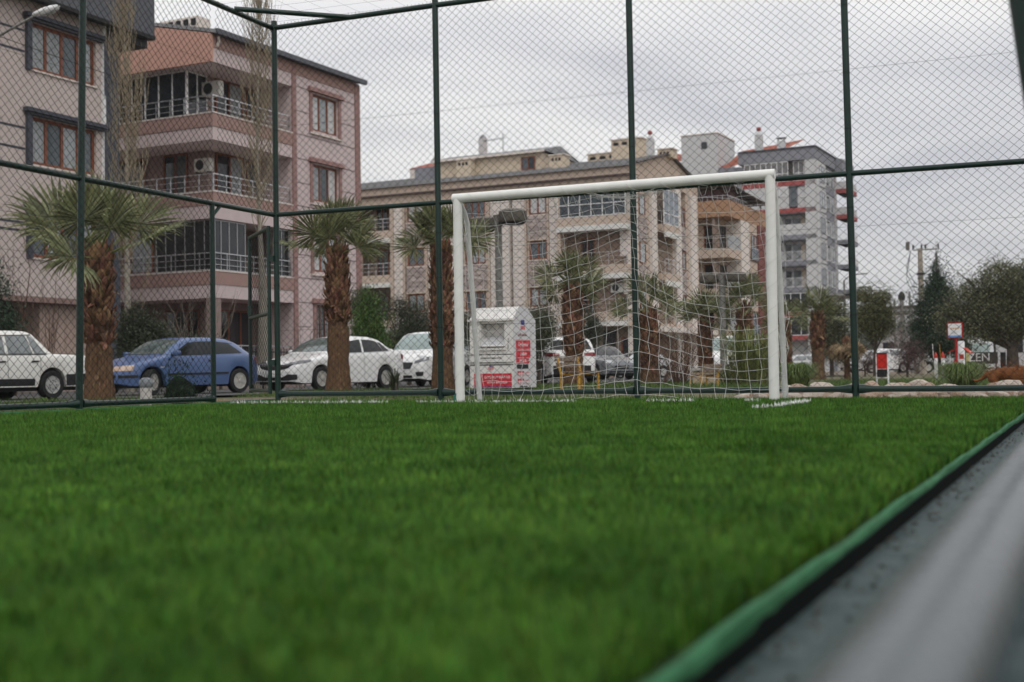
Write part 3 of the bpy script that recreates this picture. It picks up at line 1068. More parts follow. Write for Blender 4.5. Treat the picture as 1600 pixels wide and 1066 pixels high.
# ------------------------------------------------------------------ left block
left = thing('apartment_building', 'beige pink apartment block with overhanging slate grey roof at the left edge', 'building', (-28.93, 34.33, 0), math.radians(-2))
lw = [(-3.34, -.44, 10.0, 11.5), (-3.34, -.44, 7.02, 8.53), (-3.34, -.44, 4.10, 5.58)]
panel(E_, -16, 0, 2.88, 12.2, lw, 0, .3).build('wall', M_stucco_l, left)
MB().box(-12, -.28, -15.9, -.02, 2.9, 12.15).build('core', M_stucco_l, left)
fbox(left, E_, 'corner_pilaster', M_dgrey, -.02, .62, -.9, .04, GB, 12.1)
fbox(left, E_, 'downpipe', M_whitefr, -.19, -.08, .0, .1, .2, 12.1)
gls = [[M_curt, M_curt, M_glass, M_curt], [M_curt, M_glass, M_curt, M_glass], [M_glass, M_curt, M_glass, M_curt]]
for (a, b, c, d), gl_ in zip(lw, gls):
    window(left, E_, a, b, c, d, 4, -.10, gms=gl_, fw=.11)
    fbox(left, E_, 'window_surround', M_dgrey, a - .2, a - .01, 0, .12, c - .05, d + .08)
    fbox(left, E_, 'window_surround', M_dgrey, b + .28, b + .40, 0, .12, c - .25, d + .08)
    fbox(left, E_, 'lintel', M_dgrey, a - .3, b + .5, 0, .22, d + .09, d + .22)
    fbox(left, E_, 'lintel', M_dgrey, a - .24, b + .44, 0, .15, d + .01, d + .085)
    fbox(left, E_, 'window_sill', M_cream, a - .02, b + .05, -.05, .06, c - .06, c - .005)
for z in (11.14, 10.49, 8.1, 7.45, 5.15, 4.9):
    fbox(left, E_, 'groove', M_dgrey, -9, -3.56, 0, .012, z - .035, z + .035)
# mansard band, overhanging the end and the front
MB().box(-12, .55, -16.2, 1.85, 12.16, 14.3).build('roof_band', M_mansard, left)
fbox(left, E_, 'eaves_trim', M_black, -16.2, 1.86, .3, .58, 12.02, 12.155)
MB().box(-12, .42, -16, 1.7, 14.3, 14.5).build('roof_edge', M_dgrey, left)
fbox(left, E_, 'soffit_vent', M_black, .75, 1.7, -.9, .35, 11.72, 12.0)
# recessed ground floor
MB().box(-12, -1.4, -16, 0, GB, 2.87).build('ground_floor', M_shadewall, left)
fbox(left, E_, 'garage_wall', mat('ground floor paint', (.42, .32, .27), .9, .06, 2), -2.6, -.5, -1.4, -.4, GB, 2.86)
fbox(left, E_, 'doorway', M_black, -3.9, -2.75, -1.4, -1.3, GB, 2.5)
fbox(left, E_, 'slab_edge', mat('slab edge paint', (.25, .17, .15), .9), -16, 0, -.3, .02, 2.70, 2.87)

# ------------------------------------------------------------------ long middle block behind the goal
cenb = thing('apartment_building', 'long cream apartment block with stone clad window bays behind the goal', 'building', (-22.72, 73.64, 0), BROT)


def stones(root, F, u0, u1, z0, z1, o=.0):
    fbox(root, F, 'stone_backing', M_stonegap, u0, u1, -.2, o, z0, z1)
    mb = MB()
    z = z0 + .01
    while z < z1 - .05:
        h = rnd.choice((.10, .14, .18, .22))
        h = min(h, z1 - z)
        u = u0 + .01
        while u < u1 - .06:
            w = min(rnd.uniform(.22, .62), u1 - u)
            F.box(mb, u + .006, u + w - .012, o - .01, o + rnd.uniform(.015, .06), z + .006, z + h - .012)
            u += w
        z += h
    return mb.build('stone_cladding', M_stone, root, kind='stuff')


MB().box(-16.9, -.3, .35, 12.3, GB, 12.1).box(-24, -16.9, 1.22, 12.3, GB, 12.1).build('core', M_shadewallc, cenb, kind='stuff')
# eaves
MB().box(-24, .25, -.25, .8, 12.12, 12.62).build('eaves_board', M_beige, cenb)
MB().box(-24, .30, -.34, -.252, 12.05, 12.14).build('gutter', M_groove, cenb)
MB().box(-24, -3.5, -.1, .8, 11.55, 12.05).build('frieze', M_beige, cenb)
MB().box(-24, -4.6, -.14, .5, 11.38, 11.54).build('frieze', M_creamd, cenb)
fbox(cenb, S_, 'frieze_shadow_line', M_groove, -24, -5.2, .14, .16, 11.46, 11.5)
fbox(cenb, S_, 'frieze', M_beige, -4.6, .0, -.6, .12, 11.12, 12.1)
# wall strips of cream tile
def strip(u0, u1, o=.0, z0=GB, z1=11.38, rows=True, F=S_):
    fbox(cenb, F, 'wall_strip', M_cream, u0, u1, -.4, o, z0, z1)
    if rows:
        z = 1.0
        while z < z1:
            fbox(cenb, F, 'tile_joint', M_groove, u0, u1, o, o + .006, z - .012, z + .012)
            z += .50


strip(-16.75, -16.1, .12)
strip(-14.2, -11.75, .02)
strip(-9.55, -8.2, .10)
strip(-8.0, -7.12, .02)
strip(-5.4, -4.78, .12)
for u0, u1 in ((-17.02, -16.78), (-16.07, -15.9), (-14.35, -14.22), (-11.73, -11.6), (-9.75, -9.58), (-7.1, -6.98), (-5.55, -5.43), (-4.76, -4.62)):
    fbox(cenb, S_, 'pier', M_beige, u0, u1, -.4, .16, GB, 11.36)
for (u0, u1, w0, w1, cols, tops_) in ((-15.85, -14.38, -15.78, -14.5, 2, (11.4, 8.52, 5.52, 2.6)), (-11.58, -9.77, -11.45, -9.95, 3, (11.3, 8.42, 5.5, 2.6)), (-6.96, -5.57, -6.85, -5.62, 2, (11.3, 8.48, 5.55, 2.6))):
    prev = 11.38
    for i, zt in enumerate(tops_):
        zb = zt - 1.2
        if prev - zt > .05:
            stones(cenb, S_, u0, u1, zt, prev, .04)
        window(cenb, S_, w0, w1, zb, zt, cols, -.02, fw=.11, each=False, gm=(M_curt, M_glass, M_curtw, M_glass)[(i + cols) % 4])
        for a, b in ((u0, w0), (w1, u1)):
            fbox(cenb, S_, 'jamb', M_beige, a, b, -.2, .03, zb, zt)
        fbox(cenb, S_, 'window_sill', M_cream, u0, u1, -.1, .09, zb - .07, zb)
        fbox(cenb, S_, 'window_lintel', M_creamd, u0, u1, .0, .10, zt, zt + .07)
        prev = zb - .07
    stones(cenb, S_, u0, u1, GB, prev, .04)


def balc_bay(F, u0, u1, depth, floors, awn=True, glass=None, out=.0):
    """open balcony bay: parapets, valances and rails per floor"""
    for i, z in enumerate(floors):
        fbox(cenb, F, 'balcony_parapet', M_beige, u0, u1, -.9, out, z - .10, z + .42)
        fbox(cenb, F, 'valance', M_awning, u0, u1, -.1, out + .10, z - .42, z - .105)
        if glass and i in glass:
            glazing(cenb, F, u0 + .02, u1 - .02, z + .45, z + 2.15, 6, out - .04, .05, mid=z + 1.2, gm=M_glass)
        else:
            railing(cenb, F, u0 + .04, u1 - .05, z + .42, z + 1.2, out - .05, 4, (1, .66, .33))
        q = u0 + (u1 - u0) * .25
        window(cenb, Face(F.k, F.p + (-depth if F.k == 'E' else depth)), q, q + .9, z + .4, z + 2.2, 2, .04, gm=M_glassd, each=False)


# far-left bay
fbox(cenb, S_, 'bay_back', M_shadewallc, -19.6, -17.02, -1.3, -1.2, GB, 11.4)
balc_bay(S_, -19.5, -17.04, 1.2, (9.4, 6.45, 3.4))
fbox(cenb, S_, 'side_wall', M_beige, -24, -19.52, -.4, .05, GB, 11.4)
# projecting bay near the corner
balc_bay(S_, -4.6, -.05, .36, (9.2, 6.25, 3.4), glass=(0,), out=.75)
fbox(cenb, S_, 'bay_post', M_beige, -4.6, -4.4, -.3, .70, 3.0, 11.12)
fbox(cenb, S_, 'side_wall', M_cream, -.75, -.05, -.36, .02, 7.2, 8.75)
fbox(cenb, S_, 'side_wall', M_cream, -.55, .0, -.36, .02, 4.9, 5.9)
fbox(cenb, S_, 'bay_floor', M_beige, -4.6, 0, -.3, .74, 2.95, 3.25)
window(cenb, S_, -2.1, -1.25, 1.5, 2.75, 2, -.3, fm=M_darkfr, gm=M_glassd, each=False)
window(cenb, S_, -.9, -.2, .9, 2.3, 1, -.3, gm=M_glassd, each=False)
# gable side
gp_ = [(0, 12.1), (0, 12.7), (6.5, 14.22), (12.35, 12.85), (12.35, 12.1)]
MB().prism([(y, z) for y, z in gp_], .3, Matrix(((0, 0, 1, -.28), (1, 0, 0, 0), (0, 1, 0, 0), (0, 0, 0, 1)))).build('gable', M_beige, cenb)
for y0, z0, y1, z1 in ((-.3, 12.66, 6.5, 14.3), (6.5, 14.3, 12.6, 12.88)):
    MB().tube([(.06, y0, z0), (.06, y1, z1)], .07, 6).build('verge_board', M_groove, cenb)
for u0, u1 in ((.0, .5), (2.95, 3.85), (7.3, 8.35), (10.3, 11.5)):
    fbox(cenb, E_, 'pier', M_cream, u0, u1, -.3, .22, GB, 12.05)
for u0, u1 in ((.5, 2.95), (3.85, 4.3), (7.1, 7.3), (11.5, 12.3), (8.35, 8.7), (9.8, 10.3)):
    fbox(cenb, E_, 'wall', M_beige, u0, u1, -.3, .02, GB, 12.1)
for i, zt in enumerate((11.1, 8.15, 5.2)):
    window(cenb, E_, 8.72, 9.78, zt - 1.25, zt, 2, -.02, each=False, gm=(M_glass, M_curt, M_glass)[i])
    window(cenb, E_, 1.2, 2.2, zt - 1.3, zt, 1, .05, each=False, gm=M_curt)
    stones(cenb, E_, 8.72, 9.78, zt - 2.9, zt - 1.3, .03)
    stones(cenb, E_, .9, 2.6, zt - 2.9, zt - 1.45, .04)
glazing(cenb, E_, 4.32, 7.1, 9.5, 11.75, 3, .5, .06, mid=10.2, gm=mat('blue grey glass', (.10, .13, .17), .08, .2, 1, spec=.7))
for z in (9.3, 6.2, 3.0):
    fbox(cenb, E_, 'balcony_parapet', M_beige, 4.3, 7.1, -.9, .55, z - .25, z + .2)
    fbox(cenb, E_, 'valance', M_awning, 4.3, 7.1, .5, .62, z - .62, z - .26)
    if z < 9:
        railing(cenb, E_, 4.4, 7.05, z + .2, z + 1.1, .48, 4, (1, .66, .33))
fbox(cenb, E_, 'canopy', M_cream, 1.0, 12.0, .02, 1.4, 2.62, 2.95)
# roof: courses of tiles stepping up to the ridge
rt = MB()
nc_ = 11
for i in range(nc_):
    y0, y1 = -.45 + 7.0 * i / nc_, -.45 + 7.0 * (i + 1) / nc_ + .08
    z0, z1 = 12.62 + 1.62 * i / nc_, 12.62 + 1.62 * (i + 1) / nc_
    rt.poly([(-24.2, y0, z0 + .06), (.3, y0, z0 + .06), (.3, y1, z1 + .03), (-24.2, y1, z1 + .03)])
    rt.poly([(-24.2, y0, z0 - .03), (.3, y0, z0 - .03), (.3, y0, z0 + .06), (-24.2, y0, z0 + .06)])
rt.poly([(-24.2, 6.55, 14.28), (.3, 6.55, 14.28), (.3, 12.7, 12.85), (-24.2, 12.7, 12.85)])
rt.build('roof', M_roofgrey, cenb)
# roof dormer
dm = MB().box(-15.2, -7.3, 2.9, 8, 12.7, 14.55).build('dormer', M_creamd, cenb)
MB().poly([(-15.4, 2.6, 14.62), (-7.0, 2.6, 14.62), (-7.0, 5.2, 15.25), (-15.4, 5.2, 15.25)]).poly([(-7.0, 2.6, 14.62), (-7.0, 8, 14.5), (-7, 5.2, 15.25)]).poly([(-15.4, 5.2, 15.25), (-7, 5.2, 15.25), (-7, 8.3, 14.6), (-15.4, 8.3, 14.6)]).build('dormer_roof', M_roofgrey, cenb)
MB().box(-15.4, -7.0, 2.55, 2.7, 14.50, 14.64).build('dormer_eave', M_cream, cenb)
Fd = Face('S', 2.9)
window(cenb, Fd, -8.75, -7.75, 13.45, 14.3, 2, .04, gms=[M_glass, M_glassd])
MB().box(-17.2, -15.21, 3.4, 6, 12.7, 14.4).build('dormer_side', M_greyb, cenb)
for x, y, w, h, z in ((-12.7, 2.2, 1.1, 1.5, 12.9), (-5.9, 2.2, 1.0, 1.2, 12.9), (-4.2, 6.0, 2.4, .6, 14.0), (.15 - 2.6, 5.5, 2.1, 1.5, 13.8), (-1.0 + .9, 6.3, 1.0, .55, 14.0)):
    cb = MB().box(x - w / 2, x + w / 2, y, y + .9, z, z + h).build('chimney', M_creamd, cenb)
    for i in range(3):
        MB().box(x - w / 2 + .16 + i * (w - .3) / 3, x - w / 2 + .16 + i * (w - .3) / 3 + (w - .3) / 5, y - .01, y + .05, z + h - .36, z + h - .16).build('chimney_opening', M_black, cb)
    MB().box(x - w / 2 - .08, x + w / 2 + .08, y - .08, y + .98, z + h, z + h + .07).build('chimney_cap', M_cream, cb)
bpy.context.view_layer.update()
CM = cenb.matrix_world.copy()
aircon('grey fan unit under the white awning of the long cream block', CM @ Matrix.Translation((-1.0, .30, 5.3)), 1.0)

# small house roofs and stair head behind the long block
bk = thing('apartment_building', 'distant house with red tiled roof rising behind the long cream block', 'building', (-40.5, 88, 0), BROT)
MB().box(-9.5, 9.2, 0, 9, GB, 14.9).build('wall', M_whiteb, bk)
MB().poly([(-4.5, -.4, 16.1), (4.5, -.4, 16.1), (3.2, 3.6, 17.4), (-3.2, 3.6, 17.4)]).poly([(4.5, -.4, 16.1), (4.5, 8.6, 16.1), (3.2, 3.6, 17.4)]).poly([(-4.5, -.4, 16.1), (-3.2, 3.6, 17.4), (-4.5, 8.6, 16.1)]).build('roof', M_roofred, bk)
MB().box(-4.4, 4.4, -.3, 8.5, 14.9, 16.08).build('attic', M_cream, bk)
MB().poly([(-9.8, -.4, 14.9), (9.5, -.4, 14.9), (6, 4.5, 16.2), (-6, 4.5, 16.2)]).build('lower_roof', M_roofgrey, bk)
MB().poly([(-14, .2, 13.9), (-5.2, -.2, 15.25), (-5.2, 4, 15.8), (-14, 4, 14.6)]).build('side_roof', M_roofred, bk)
for x, h in ((1.2, 18.6), (-3.0, 17.3), (-12.5, 16.4)):
    MB().box(x - .25, x + .25, 1, 1.5, 14.6, h - .4).build('chimney', M_whiteb, bk)
    MB().lathe([(.32, 0), (.1, .25), (.0, .3)], 8, (x, 1.25, h - .4)).build('chimney_cap', M_roofgrey, bk)
ant = thing('aerial', 'thin rooftop television aerial above the cream dormer', 'aerial', (-33.9, 80.5, 14.6))
MB().tube([(0, 0, 0), (0, 0, 2.1)], .025, 5).build('mast', M_darkfr, ant)
MB().tube([(-1.5, 0, 1.65), (.25, 0, 1.75)], .018, 5).build('boom', M_darkfr, ant)
for i in range(7):
    MB().tube([(-1.4 + i * .22, -.3, 1.66 + i * .012), (-1.4 + i * .22, .3, 1.66 + i * .012)], .012, 4).build('element', M_darkfr, ant)

# ------------------------------------------------------------------ ochre block with the pergola
org = thing('apartment_building', 'ochre banded corner block with a roof pergola right of the long cream block', 'building', (-21.4, 93.7, 0), BROT)
MB().box(-6, -1.2, 1.2, 13, GB, 12.4).build('balcony_wall', mat('ochre beige wall', (.46, .36, .28), .9, .06, 2), org)
MB().box(-6, 0, 0, 12.5, 11.66, 12.88).build('parapet', M_orange, org)
for z0, z1 in ((8.6, 9.28), (5.6, 6.3), (2.55, 3.25)):
    MB().box(-6, 0, 0, 7.3, z0, z1).build('balcony_slab', M_beige, org)
    railing(org, S_, -2.3, -.1, z1, z1 + .95, -.08, 4, (1, .5))
    rb = railing(org, E_, .1, 4.9, z1, z1 + .95, -.08, 16, (1, .5, .08), m=mat('pale blue rail', (.42, .50, .56), .5))
for z in (9.28, 6.3, 3.25):
    window(org, Face('E', -1.2), 1.5, 2.9, z, z + 1.9, 2, .03, gm=M_glassd, each=False, fm=M_darkfr)
    window(org, Face('S', 1.2), -2.3, -1.5, z, z + 1.9, 1, .03, gm=M_glassd, each=False)
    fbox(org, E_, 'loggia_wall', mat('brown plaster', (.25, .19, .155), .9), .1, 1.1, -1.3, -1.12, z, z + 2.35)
fbox(org, E_, 'pier', M_cream, 3.1, 5.2, -1.2, .02, GB, 11.65)
fbox(org, E_, 'pier', M_beige, 5.2, 7.4, -1.2, .0, GB, 11.65)
fbox(org, E_, 'red_pier', mat('brown red paint', (.19, .062, .052), .8, .1, 3), 7.42, 9.3, -1.2, .12, GB, 11.65)
for z in (10.8, 7.8, 4.8):
    window(org, E_, 5.65, 7.2, z - 2.0, z, 2, .05, gm=M_glass, each=False)
    railing(org, E_, 5.6, 7.3, z - 2.0, z - 1.1, .12, 5, (1, .1), m=MATS['pale blue rail'])
railing(org, S_, -2.4, -.05, 12.88, 13.22, -.05, 6, (1,))
railing(org, E_, .05, 5.0, 12.88, 13.22, -.05, 9, (1,))
pg = MB()
M_perg = mat('dark red pergola', (.10, .055, .05), .7)
M_pergr = mat('translucent roof sheet', (.20, .18, .17), .6, .3, 8)
MB().poly([(-4.5, 1.0, 14.5), (-.5, .6, 14.45), (.9, 7.4, 13.3), (-4.5, 7.5, 13.3)]).build('pergola_roof', M_pergr, org)
for i in range(9):
    t = i / 8
    a = Vector((-4.5, 1.0, 14.42)).lerp(Vector((-4.5, 7.5, 13.22)), t); b = Vector((-.5, .6, 14.37)).lerp(Vector((.9, 7.4, 13.22)), t)
    MB().tube([a, b], .05, 5).build('pergola_rafter', M_darkfr, org)
for i in range(5):
    x = -4.4 + i
    MB().tube([(x, 1.0, 14.44), (min(x + .25, .9), 7.4, 13.24)], .04, 5).build('pergola_batten', M_darkfr, org)
fbox(org, Face('S', 2.6), 'roof_room', M_perg, -3.4, -.6, -3, 0, 12.88, 14.2)
for x, y in ((-.3, .8), (.4, 7.2), (-4.2, .9)):
    MB().tube([(x, y, 12.8), (x, y, 14.3 - .15 * y)], .05, 6).build('pergola_post', M_darkfr, org)

# ------------------------------------------------------------------ grey tower
tow = thing('apartment_tower', 'grey and white eight storey tower with red bands on the upper balconies', 'building', (-23.66, 147.86, 0), BROT)
TZ = [24.2 - 2.98 * i for i in range(9)]
MB().box(-8.9, -1.2, 1.6, 16, GB, 24.2).build('core', M_whiteb, tow)
MB().box(-9, .05, -.05, 12.2, 24.2, 25.55).build('roof_parapet', M_greyb, tow)
MB().box(-9, .2, -.2, 12.4, 25.55, 25.7).build('roof_edge', M_dgrey, tow)
MB().box(.05, .9, 9.8, 16.4, 24.0, 25.5).build('roof_parapet', M_greyb, tow)
slabs_z = [21.3, 18.18, 15.1, 12.1, 9.05, 6.2, 3.5]
for i, z in enumerate(slabs_z):
    red = i in (0, 1, 5, 6)
    MB().box(-8.6, -.02, 0, 1.7, z, z + .52).build('balcony_slab', M_redb if red else M_greyb, tow)
    MB().box(-8.6, -.05, .1, 1.7, z - .12, z - .004).build('balcony_soffit', M_greyb, tow)
    # balconies wrapping the far end of the right side
    if i < 5:
        MB().box(-.02, 1.5, 10.3, 15, z + .1, z + .62).build('balcony_slab', M_redb if i < 2 else M_greyb, tow)
        MB().poly([(-.02, 10.2, z + .1), (1.5, 10.3, z + .1), (1.5, 15, z + .1), (-.02, 15, z + .1)]).build('balcony_soffit', M_whiteb, tow)
        if i < 2:
            MB().box(1.38, 1.46, 10.4, 15, z + .62, z + 1.5).build('parapet', M_whiteb, tow)
            MB().box(0, 1.46, 10.3, 10.4, z + .62, z + 1.5).build('parapet', M_whiteb, tow)
        else:
            railing(tow, Face('E', 1.45), 10.4, 15, z + .62, z + 1.55, 0, 26, (1, .08), .014, m=M_whitefr)
            railing(tow, Face('S', 10.4), .05, 1.4, z + .62, z + 1.55, 0, 10, (1, .08), .014, m=M_whitefr)
    # front balconies
    if i in (0, 1):
        pass
    elif i == 2:
        fbox(tow, S_, 'parapet', M_whiteb, -4.6, -.4, -.12, -.02, z + .52, z + 1.75)
    elif i < 5:
        railing(tow, S_, -4.7, -.15, z + .52, z + 1.6, -.05, 26, (1, .08), .016, m=M_whitefr)
    fl = z + .52
    zt = fl + 2.35
    Fb = Face('S', 1.6)
    if i >= 2:
        for a, b, g_ in ((-4.0, -3.3, M_glassd), (-3.1, -2.2, M_glass), (-1.6, -.25, M_greyb)):
            window(tow, Fb, a, b, fl + .2, zt - .3, 1, .05, fm=M_greyb, gm=g_, each=False)
        fbox(tow, Fb, 'curtain', M_creamd, -2.15, -1.7, 0, .06, fl, zt - .2)
    if i in (5, 6):
        glazing(tow, S_, -6.6, -.8, fl + .02, zt - .15, 5, -.06, .07, gm=M_glassd)
# upper glazed balconies
glazing(tow, S_, -8.3, -3.1, 21.85, 24.15, 8, .04, .07, mid=22.75, gm=mat('grey shaded glazing', (.17, .165, .165), .2, .2, 1))
glazing(tow, Face('S', .35), -2.6, -.15, 21.85, 24.15, 4, .04, .07, mid=22.75, gm=MATS['grey shaded glazing'])
fbox(tow, S_, 'bay_wall', M_whiteb, -8.3, -3.1, -.4, 0, 18.7, 21.28)
window(tow, S_, -5.0, -3.25, 20.1, 21.15, 2, .05, fm=M_whitefr, gm=M_curtw)
window(tow, Face('S', .3), -3.05, -2.2, 18.9, 21.1, 1, .05, fm=M_greyb, gm=M_glass)
fbox(tow, Face('S', .3), 'bay_wall', M_whiteb, -2.15, -.1, -.4, 0, 18.7, 21.28)
window(tow, Face('S', .3), -2.0, -.35, 19.9, 21.0, 2, .05, fm=M_whitefr, gm=M_curtw)
fbox(tow, S_, 'bay_wall', M_whiteb, -8.3, -4.65, -1.4, -.2, GB, 18.1)
# right side: white pilaster, grey strips, windows
fbox(tow, E_, 'wall', M_whiteb, .0, 5.1, -1.2, 0, GB, 24.2)
fbox(tow, E_, 'pilaster', M_whiteb, 0.2, 1.5, 0, .12, GB, 24.1)
fbox(tow, E_, 'wall', M_greyb, 5.1, 10.3, -1.2, -.25, GB, 24.2)
for i, z in enumerate(TZ[:7]):
    window(tow, E_, 1.8, 4.3, z - 2.4, z - .5, 2, .05, fm=M_greyb, gm=M_glass if i > 1 else M_curt, each=False)
    window(tow, Face('E', -.25), 6.0, 7.6, z - 2.3, z - .5, 1, .05, fm=M_whitefr, gm=M_glassd, each=False)
    window(tow, Face('E', -.25), 8.2, 9.8, z - 2.4, z - .5, 1, .05, fm=M_whitefr, gm=M_glass, each=False)
    fbox(tow, E_, 'storey_line', M_dgrey, .0, 5.1, .0, .03, z - 2.98, z - 2.85)
# left wing with the long grey parapet and red roofs
MB().box(-34, -9.2, 4, 16, GB, 23.4).build('wing_wall', M_whiteb, tow)
MB().prism([(-34, 23.3), (-8.9, 23.3), (-8.9, 24.5), (-12.2, 24.6), (-22.5, 27.0), (-34, 25.2)], .4, Matrix.Translation((0, 4.0, 0)) @ Matrix.Rotation(PI / 2, 4, 'X')).build('wing_parapet', M_greyb, tow)
MB().poly([(-22.5, 4.2, 27.15), (-12.2, 4.2, 24.75), (-12.2, 10, 26.4), (-20, 10, 28)]).build('wing_roof', M_roofred, tow)
MB().poly([(-12.4, 4.2, 24.5), (-4.0, 1.5, 25.75), (-2.5, 6, 27.6), (-11, 8, 27.2)]).build('main_roof', M_roofred, tow)
Fw = Face('S', 4.0)
for i in range(5):
    window(tow, Fw, -16.5 + i * 1.5, -15.5 + i * 1.5, 21.4, 22.9, 1, .05, fm=M_whitefr, gm=M_glass if i % 2 else M_curt, each=False)
fbox(tow, Fw, 'stair_wall', M_whiteb, -19.2, -17.2, 0, 1.5, 20, 25.2)
bx_ = thing('stair_tower', 'plain white rooftop stair tower with one small dark window', 'building', tuple(Vector((at(1121, 230, D=155).x, at(1121, 230, D=155).y, 0))), BROT)
MB().box(-4.6, 0, 0, 7.0, 22, 28.9).build('wall', M_whiteb, bx_)
fbox(bx_, S_, 'window', M_glassd, -2.05, -1.3, -.1, .02, 27.1, 27.95)
fbox(bx_, S_, 'coping', M_cream, -4.7, .1, -7, .1, 28.9, 29.02)
for px, py, D, h in ((1186, 232, 151, 4.6), (1221, 232, 150, 3.0), (1016, 232, 150, 3.6), (976, 232, 150, 2.8), (1003, 240, 150, .4)):
    p = at(px, py, D=D)
    c_ = thing('chimney', 'white rooftop chimney %s' % {1186: 'with a red ball cap on the grey tower', 1221: 'with a flat cap on the right of the grey tower roof', 1016: 'with a red ball cap above the cream gable', 976: 'with a flat cap left of the middle fence post top', 1003: 'stub low on the grey roof'}[px], 'chimney', (p.x, p.y, p.z - 2.5))
    c_.scale = (.72, .72, .80)
    hh = 2.5 + h * .55
    MB().box(-.62, .62, -.5, .5, -2, hh).build('shaft', M_whiteb, c_)
    if px in (1186, 1016):
        MB().lathe([(.62, 0), (.5, .35), (.22, .5), (.18, .62)], 14, (0, 0, hh)).build('cowl', M_whiteb, c_, True)
        MB().lathe([(.02, 0), (.33, .12), (.42, .32), (.3, .58), (.02, .68)], 12, (0, 0, hh + .6)).build('ball_cap', M_redb, c_, True)
    else:
        for a in (-.5, .5):
            MB().box(a - .08, a + .08, -.4, .4, hh, hh + .4).build('leg', M_whiteb, c_)
        MB().box(-.75, .75, -.6, .6, hh + .4, hh + .52).build('cap', M_roofgrey, c_)
# ================================================================== VEGETATION
M_palm = leafmat('palm leaf', (.105, .125, .050), (.225, .225, .115), island=.5, trans=.35, rough=.45)
M_palmdry = leafmat('dry palm leaf', (.17, .115, .06), (.27, .20, .12), island=.3, trans=.1, rough=.8)
M_petiole = mat('palm stalk', (.13, .15, .05), .6, .2, 5)
M_ptrunk = mat('fibrous palm trunk', (.060, .034, .019), .95, .3, 13, col2=(.175, .105, .058), bump=1, stretch=(3.4, 3.4, .45))
M_boot = mat('palm leaf boot', (.085, .040, .023), .9, .3, 6, col2=(.215, .120, .070), island=.65)
M_fibre = mat('palm bark fibre', (.075, .042, .022), .95, .3, 8, col2=(.23, .145, .085), island=.6)
M_bark = mat('pale bark', (.27, .245, .205), .9, .2, 7, bump=.5, dirt=((.12, .11, .09), .5, 6))
M_barkd = mat('dark bark', (.075, .06, .048), .95, .3, 8, bump=.7, stretch=(2, 2, .5))
M_twig = mat('bare twigs', (.16, .135, .11), .9, .2, 4)
M_twigp = mat('tan twigs', (.27, .225, .155), .9, .2, 4)
M_twigr = mat('red brown twigs', (.115, .07, .05), .9, .25, 4)
M_olive = leafmat('olive leaf', (.060, .075, .040), (.115, .125, .075), island=.45, trans=.12, rough=.6)
M_oliver = leafmat('deep olive leaf', (.040, .052, .028), (.085, .095, .055), island=.45, trans=.1, rough=.6)
M_oliveb = leafmat('dusty olive leaf', (.078, .090, .048), (.20, .20, .12), island=.6, trans=.12, rough=.6)
M_olivey = leafmat('yellow olive leaf', (.085, .092, .034), (.15, .15, .068), island=.4, trans=.15, rough=.6)
M_dkleaf = leafmat('dark shrub leaf', (.030, .040, .020), (.062, .075, .040), island=.45, trans=.1)
M_conif = leafmat('conifer needle', (.018, .040, .022), (.040, .070, .036), island=.45, trans=.05, rough=.6)
M_cypr = leafmat('bright cypress leaf', (.035, .080, .015), (.085, .14, .03), island=.4, trans=.12)
M_grassg = leafmat('verge grass', (.050, .095, .016), (.10, .16, .035), island=.45, trans=.2)
M_reed = leafmat('reed leaf', (.10, .135, .035), (.20, .21, .075), island=.45, trans=.2)
M_fount = leafmat('fountain grass', (.080, .130, .030), (.17, .22, .07), island=.4, trans=.2)
M_plum = leafmat('purple twigs', (.060, .034, .034), (.11, .06, .058), island=.3, trans=.05)


def frond_mesh(seed, lp=.72, Lb=.80, nseg=26, dry=False):
    r = random.Random(seed)
    mb = MB()
    # stalk
    mb.tube([(0, 0, 0), (0, lp * .5, .02), (0, lp, 0)], [.020, .015, .011], 4)
    nf = len(mb.f)
    for i in range(nseg):
        a = math.radians(-122 + 244 * i / (nseg - 1)) + r.uniform(-.03, .03)
        Ls = Lb * (.66 + .34 * math.cos(a * .62)) * r.uniform(.9, 1.06)
        d = Vector((math.sin(a), math.cos(a), 0))
        s = Vector((math.cos(a), -math.sin(a), 0))
        hub = Vector((0, lp, 0))
        cup = .10 + .05 * math.sin(i * 1.3)
        mid = .54 * Ls
        wd = mid * math.tan(math.radians(244 / (nseg - 1) / 2)) * .84
        m0 = hub + d * mid + Vector((0, 0, cup * mid + .012))
        l0 = hub + d * mid - s * wd + Vector((0, 0, cup * mid - .012))
        r0 = hub + d * mid + s * wd + Vector((0, 0, cup * mid - .012))
        droop = r.uniform(.02, .20) * (2.6 if dry else 1)
        k = hub + d * (mid + (Ls - mid) * .55) + Vector((0, 0, cup * mid - droop * .25))
        t = hub + d * (Ls * (.97 if not dry else .9)) + Vector((r.uniform(-.02, .02), r.uniform(-.02, .02), cup * mid - droop))
        n = len(mb.v)
        kl, kr = k - s * wd * .34, k + s * wd * .34
        mb.v += [tuple(q) for q in (hub, l0, m0, r0, kl, kr, t)]
        mb.f += [(n, n + 2, n + 1), (n, n + 3, n + 2), (n + 1, n + 2, n + 4), (n + 2, n + 5, n + 4), (n + 2, n + 3, n + 5), (n + 4, n + 5, n + 6)]
    me = bpy.data.meshes.new('frond')
    me.from_pydata(mb.v, [], mb.f)
    me.materials.append(M_palmdry if dry else M_palm)
    me.materials.append(M_palmdry if dry else M_petiole)
    for p in me.polygons[:nf]:
        p.material_index = 1
    return me


FR = [frond_mesh(1), frond_mesh(2, .68, .82, 28), frond_mesh(3, .82, .72, 24), frond_mesh(4, .6, .76, 26)]
FRD = [frond_mesh(8, .5, .72, 16, True), frond_mesh(9, .55, .6, 14, True)]


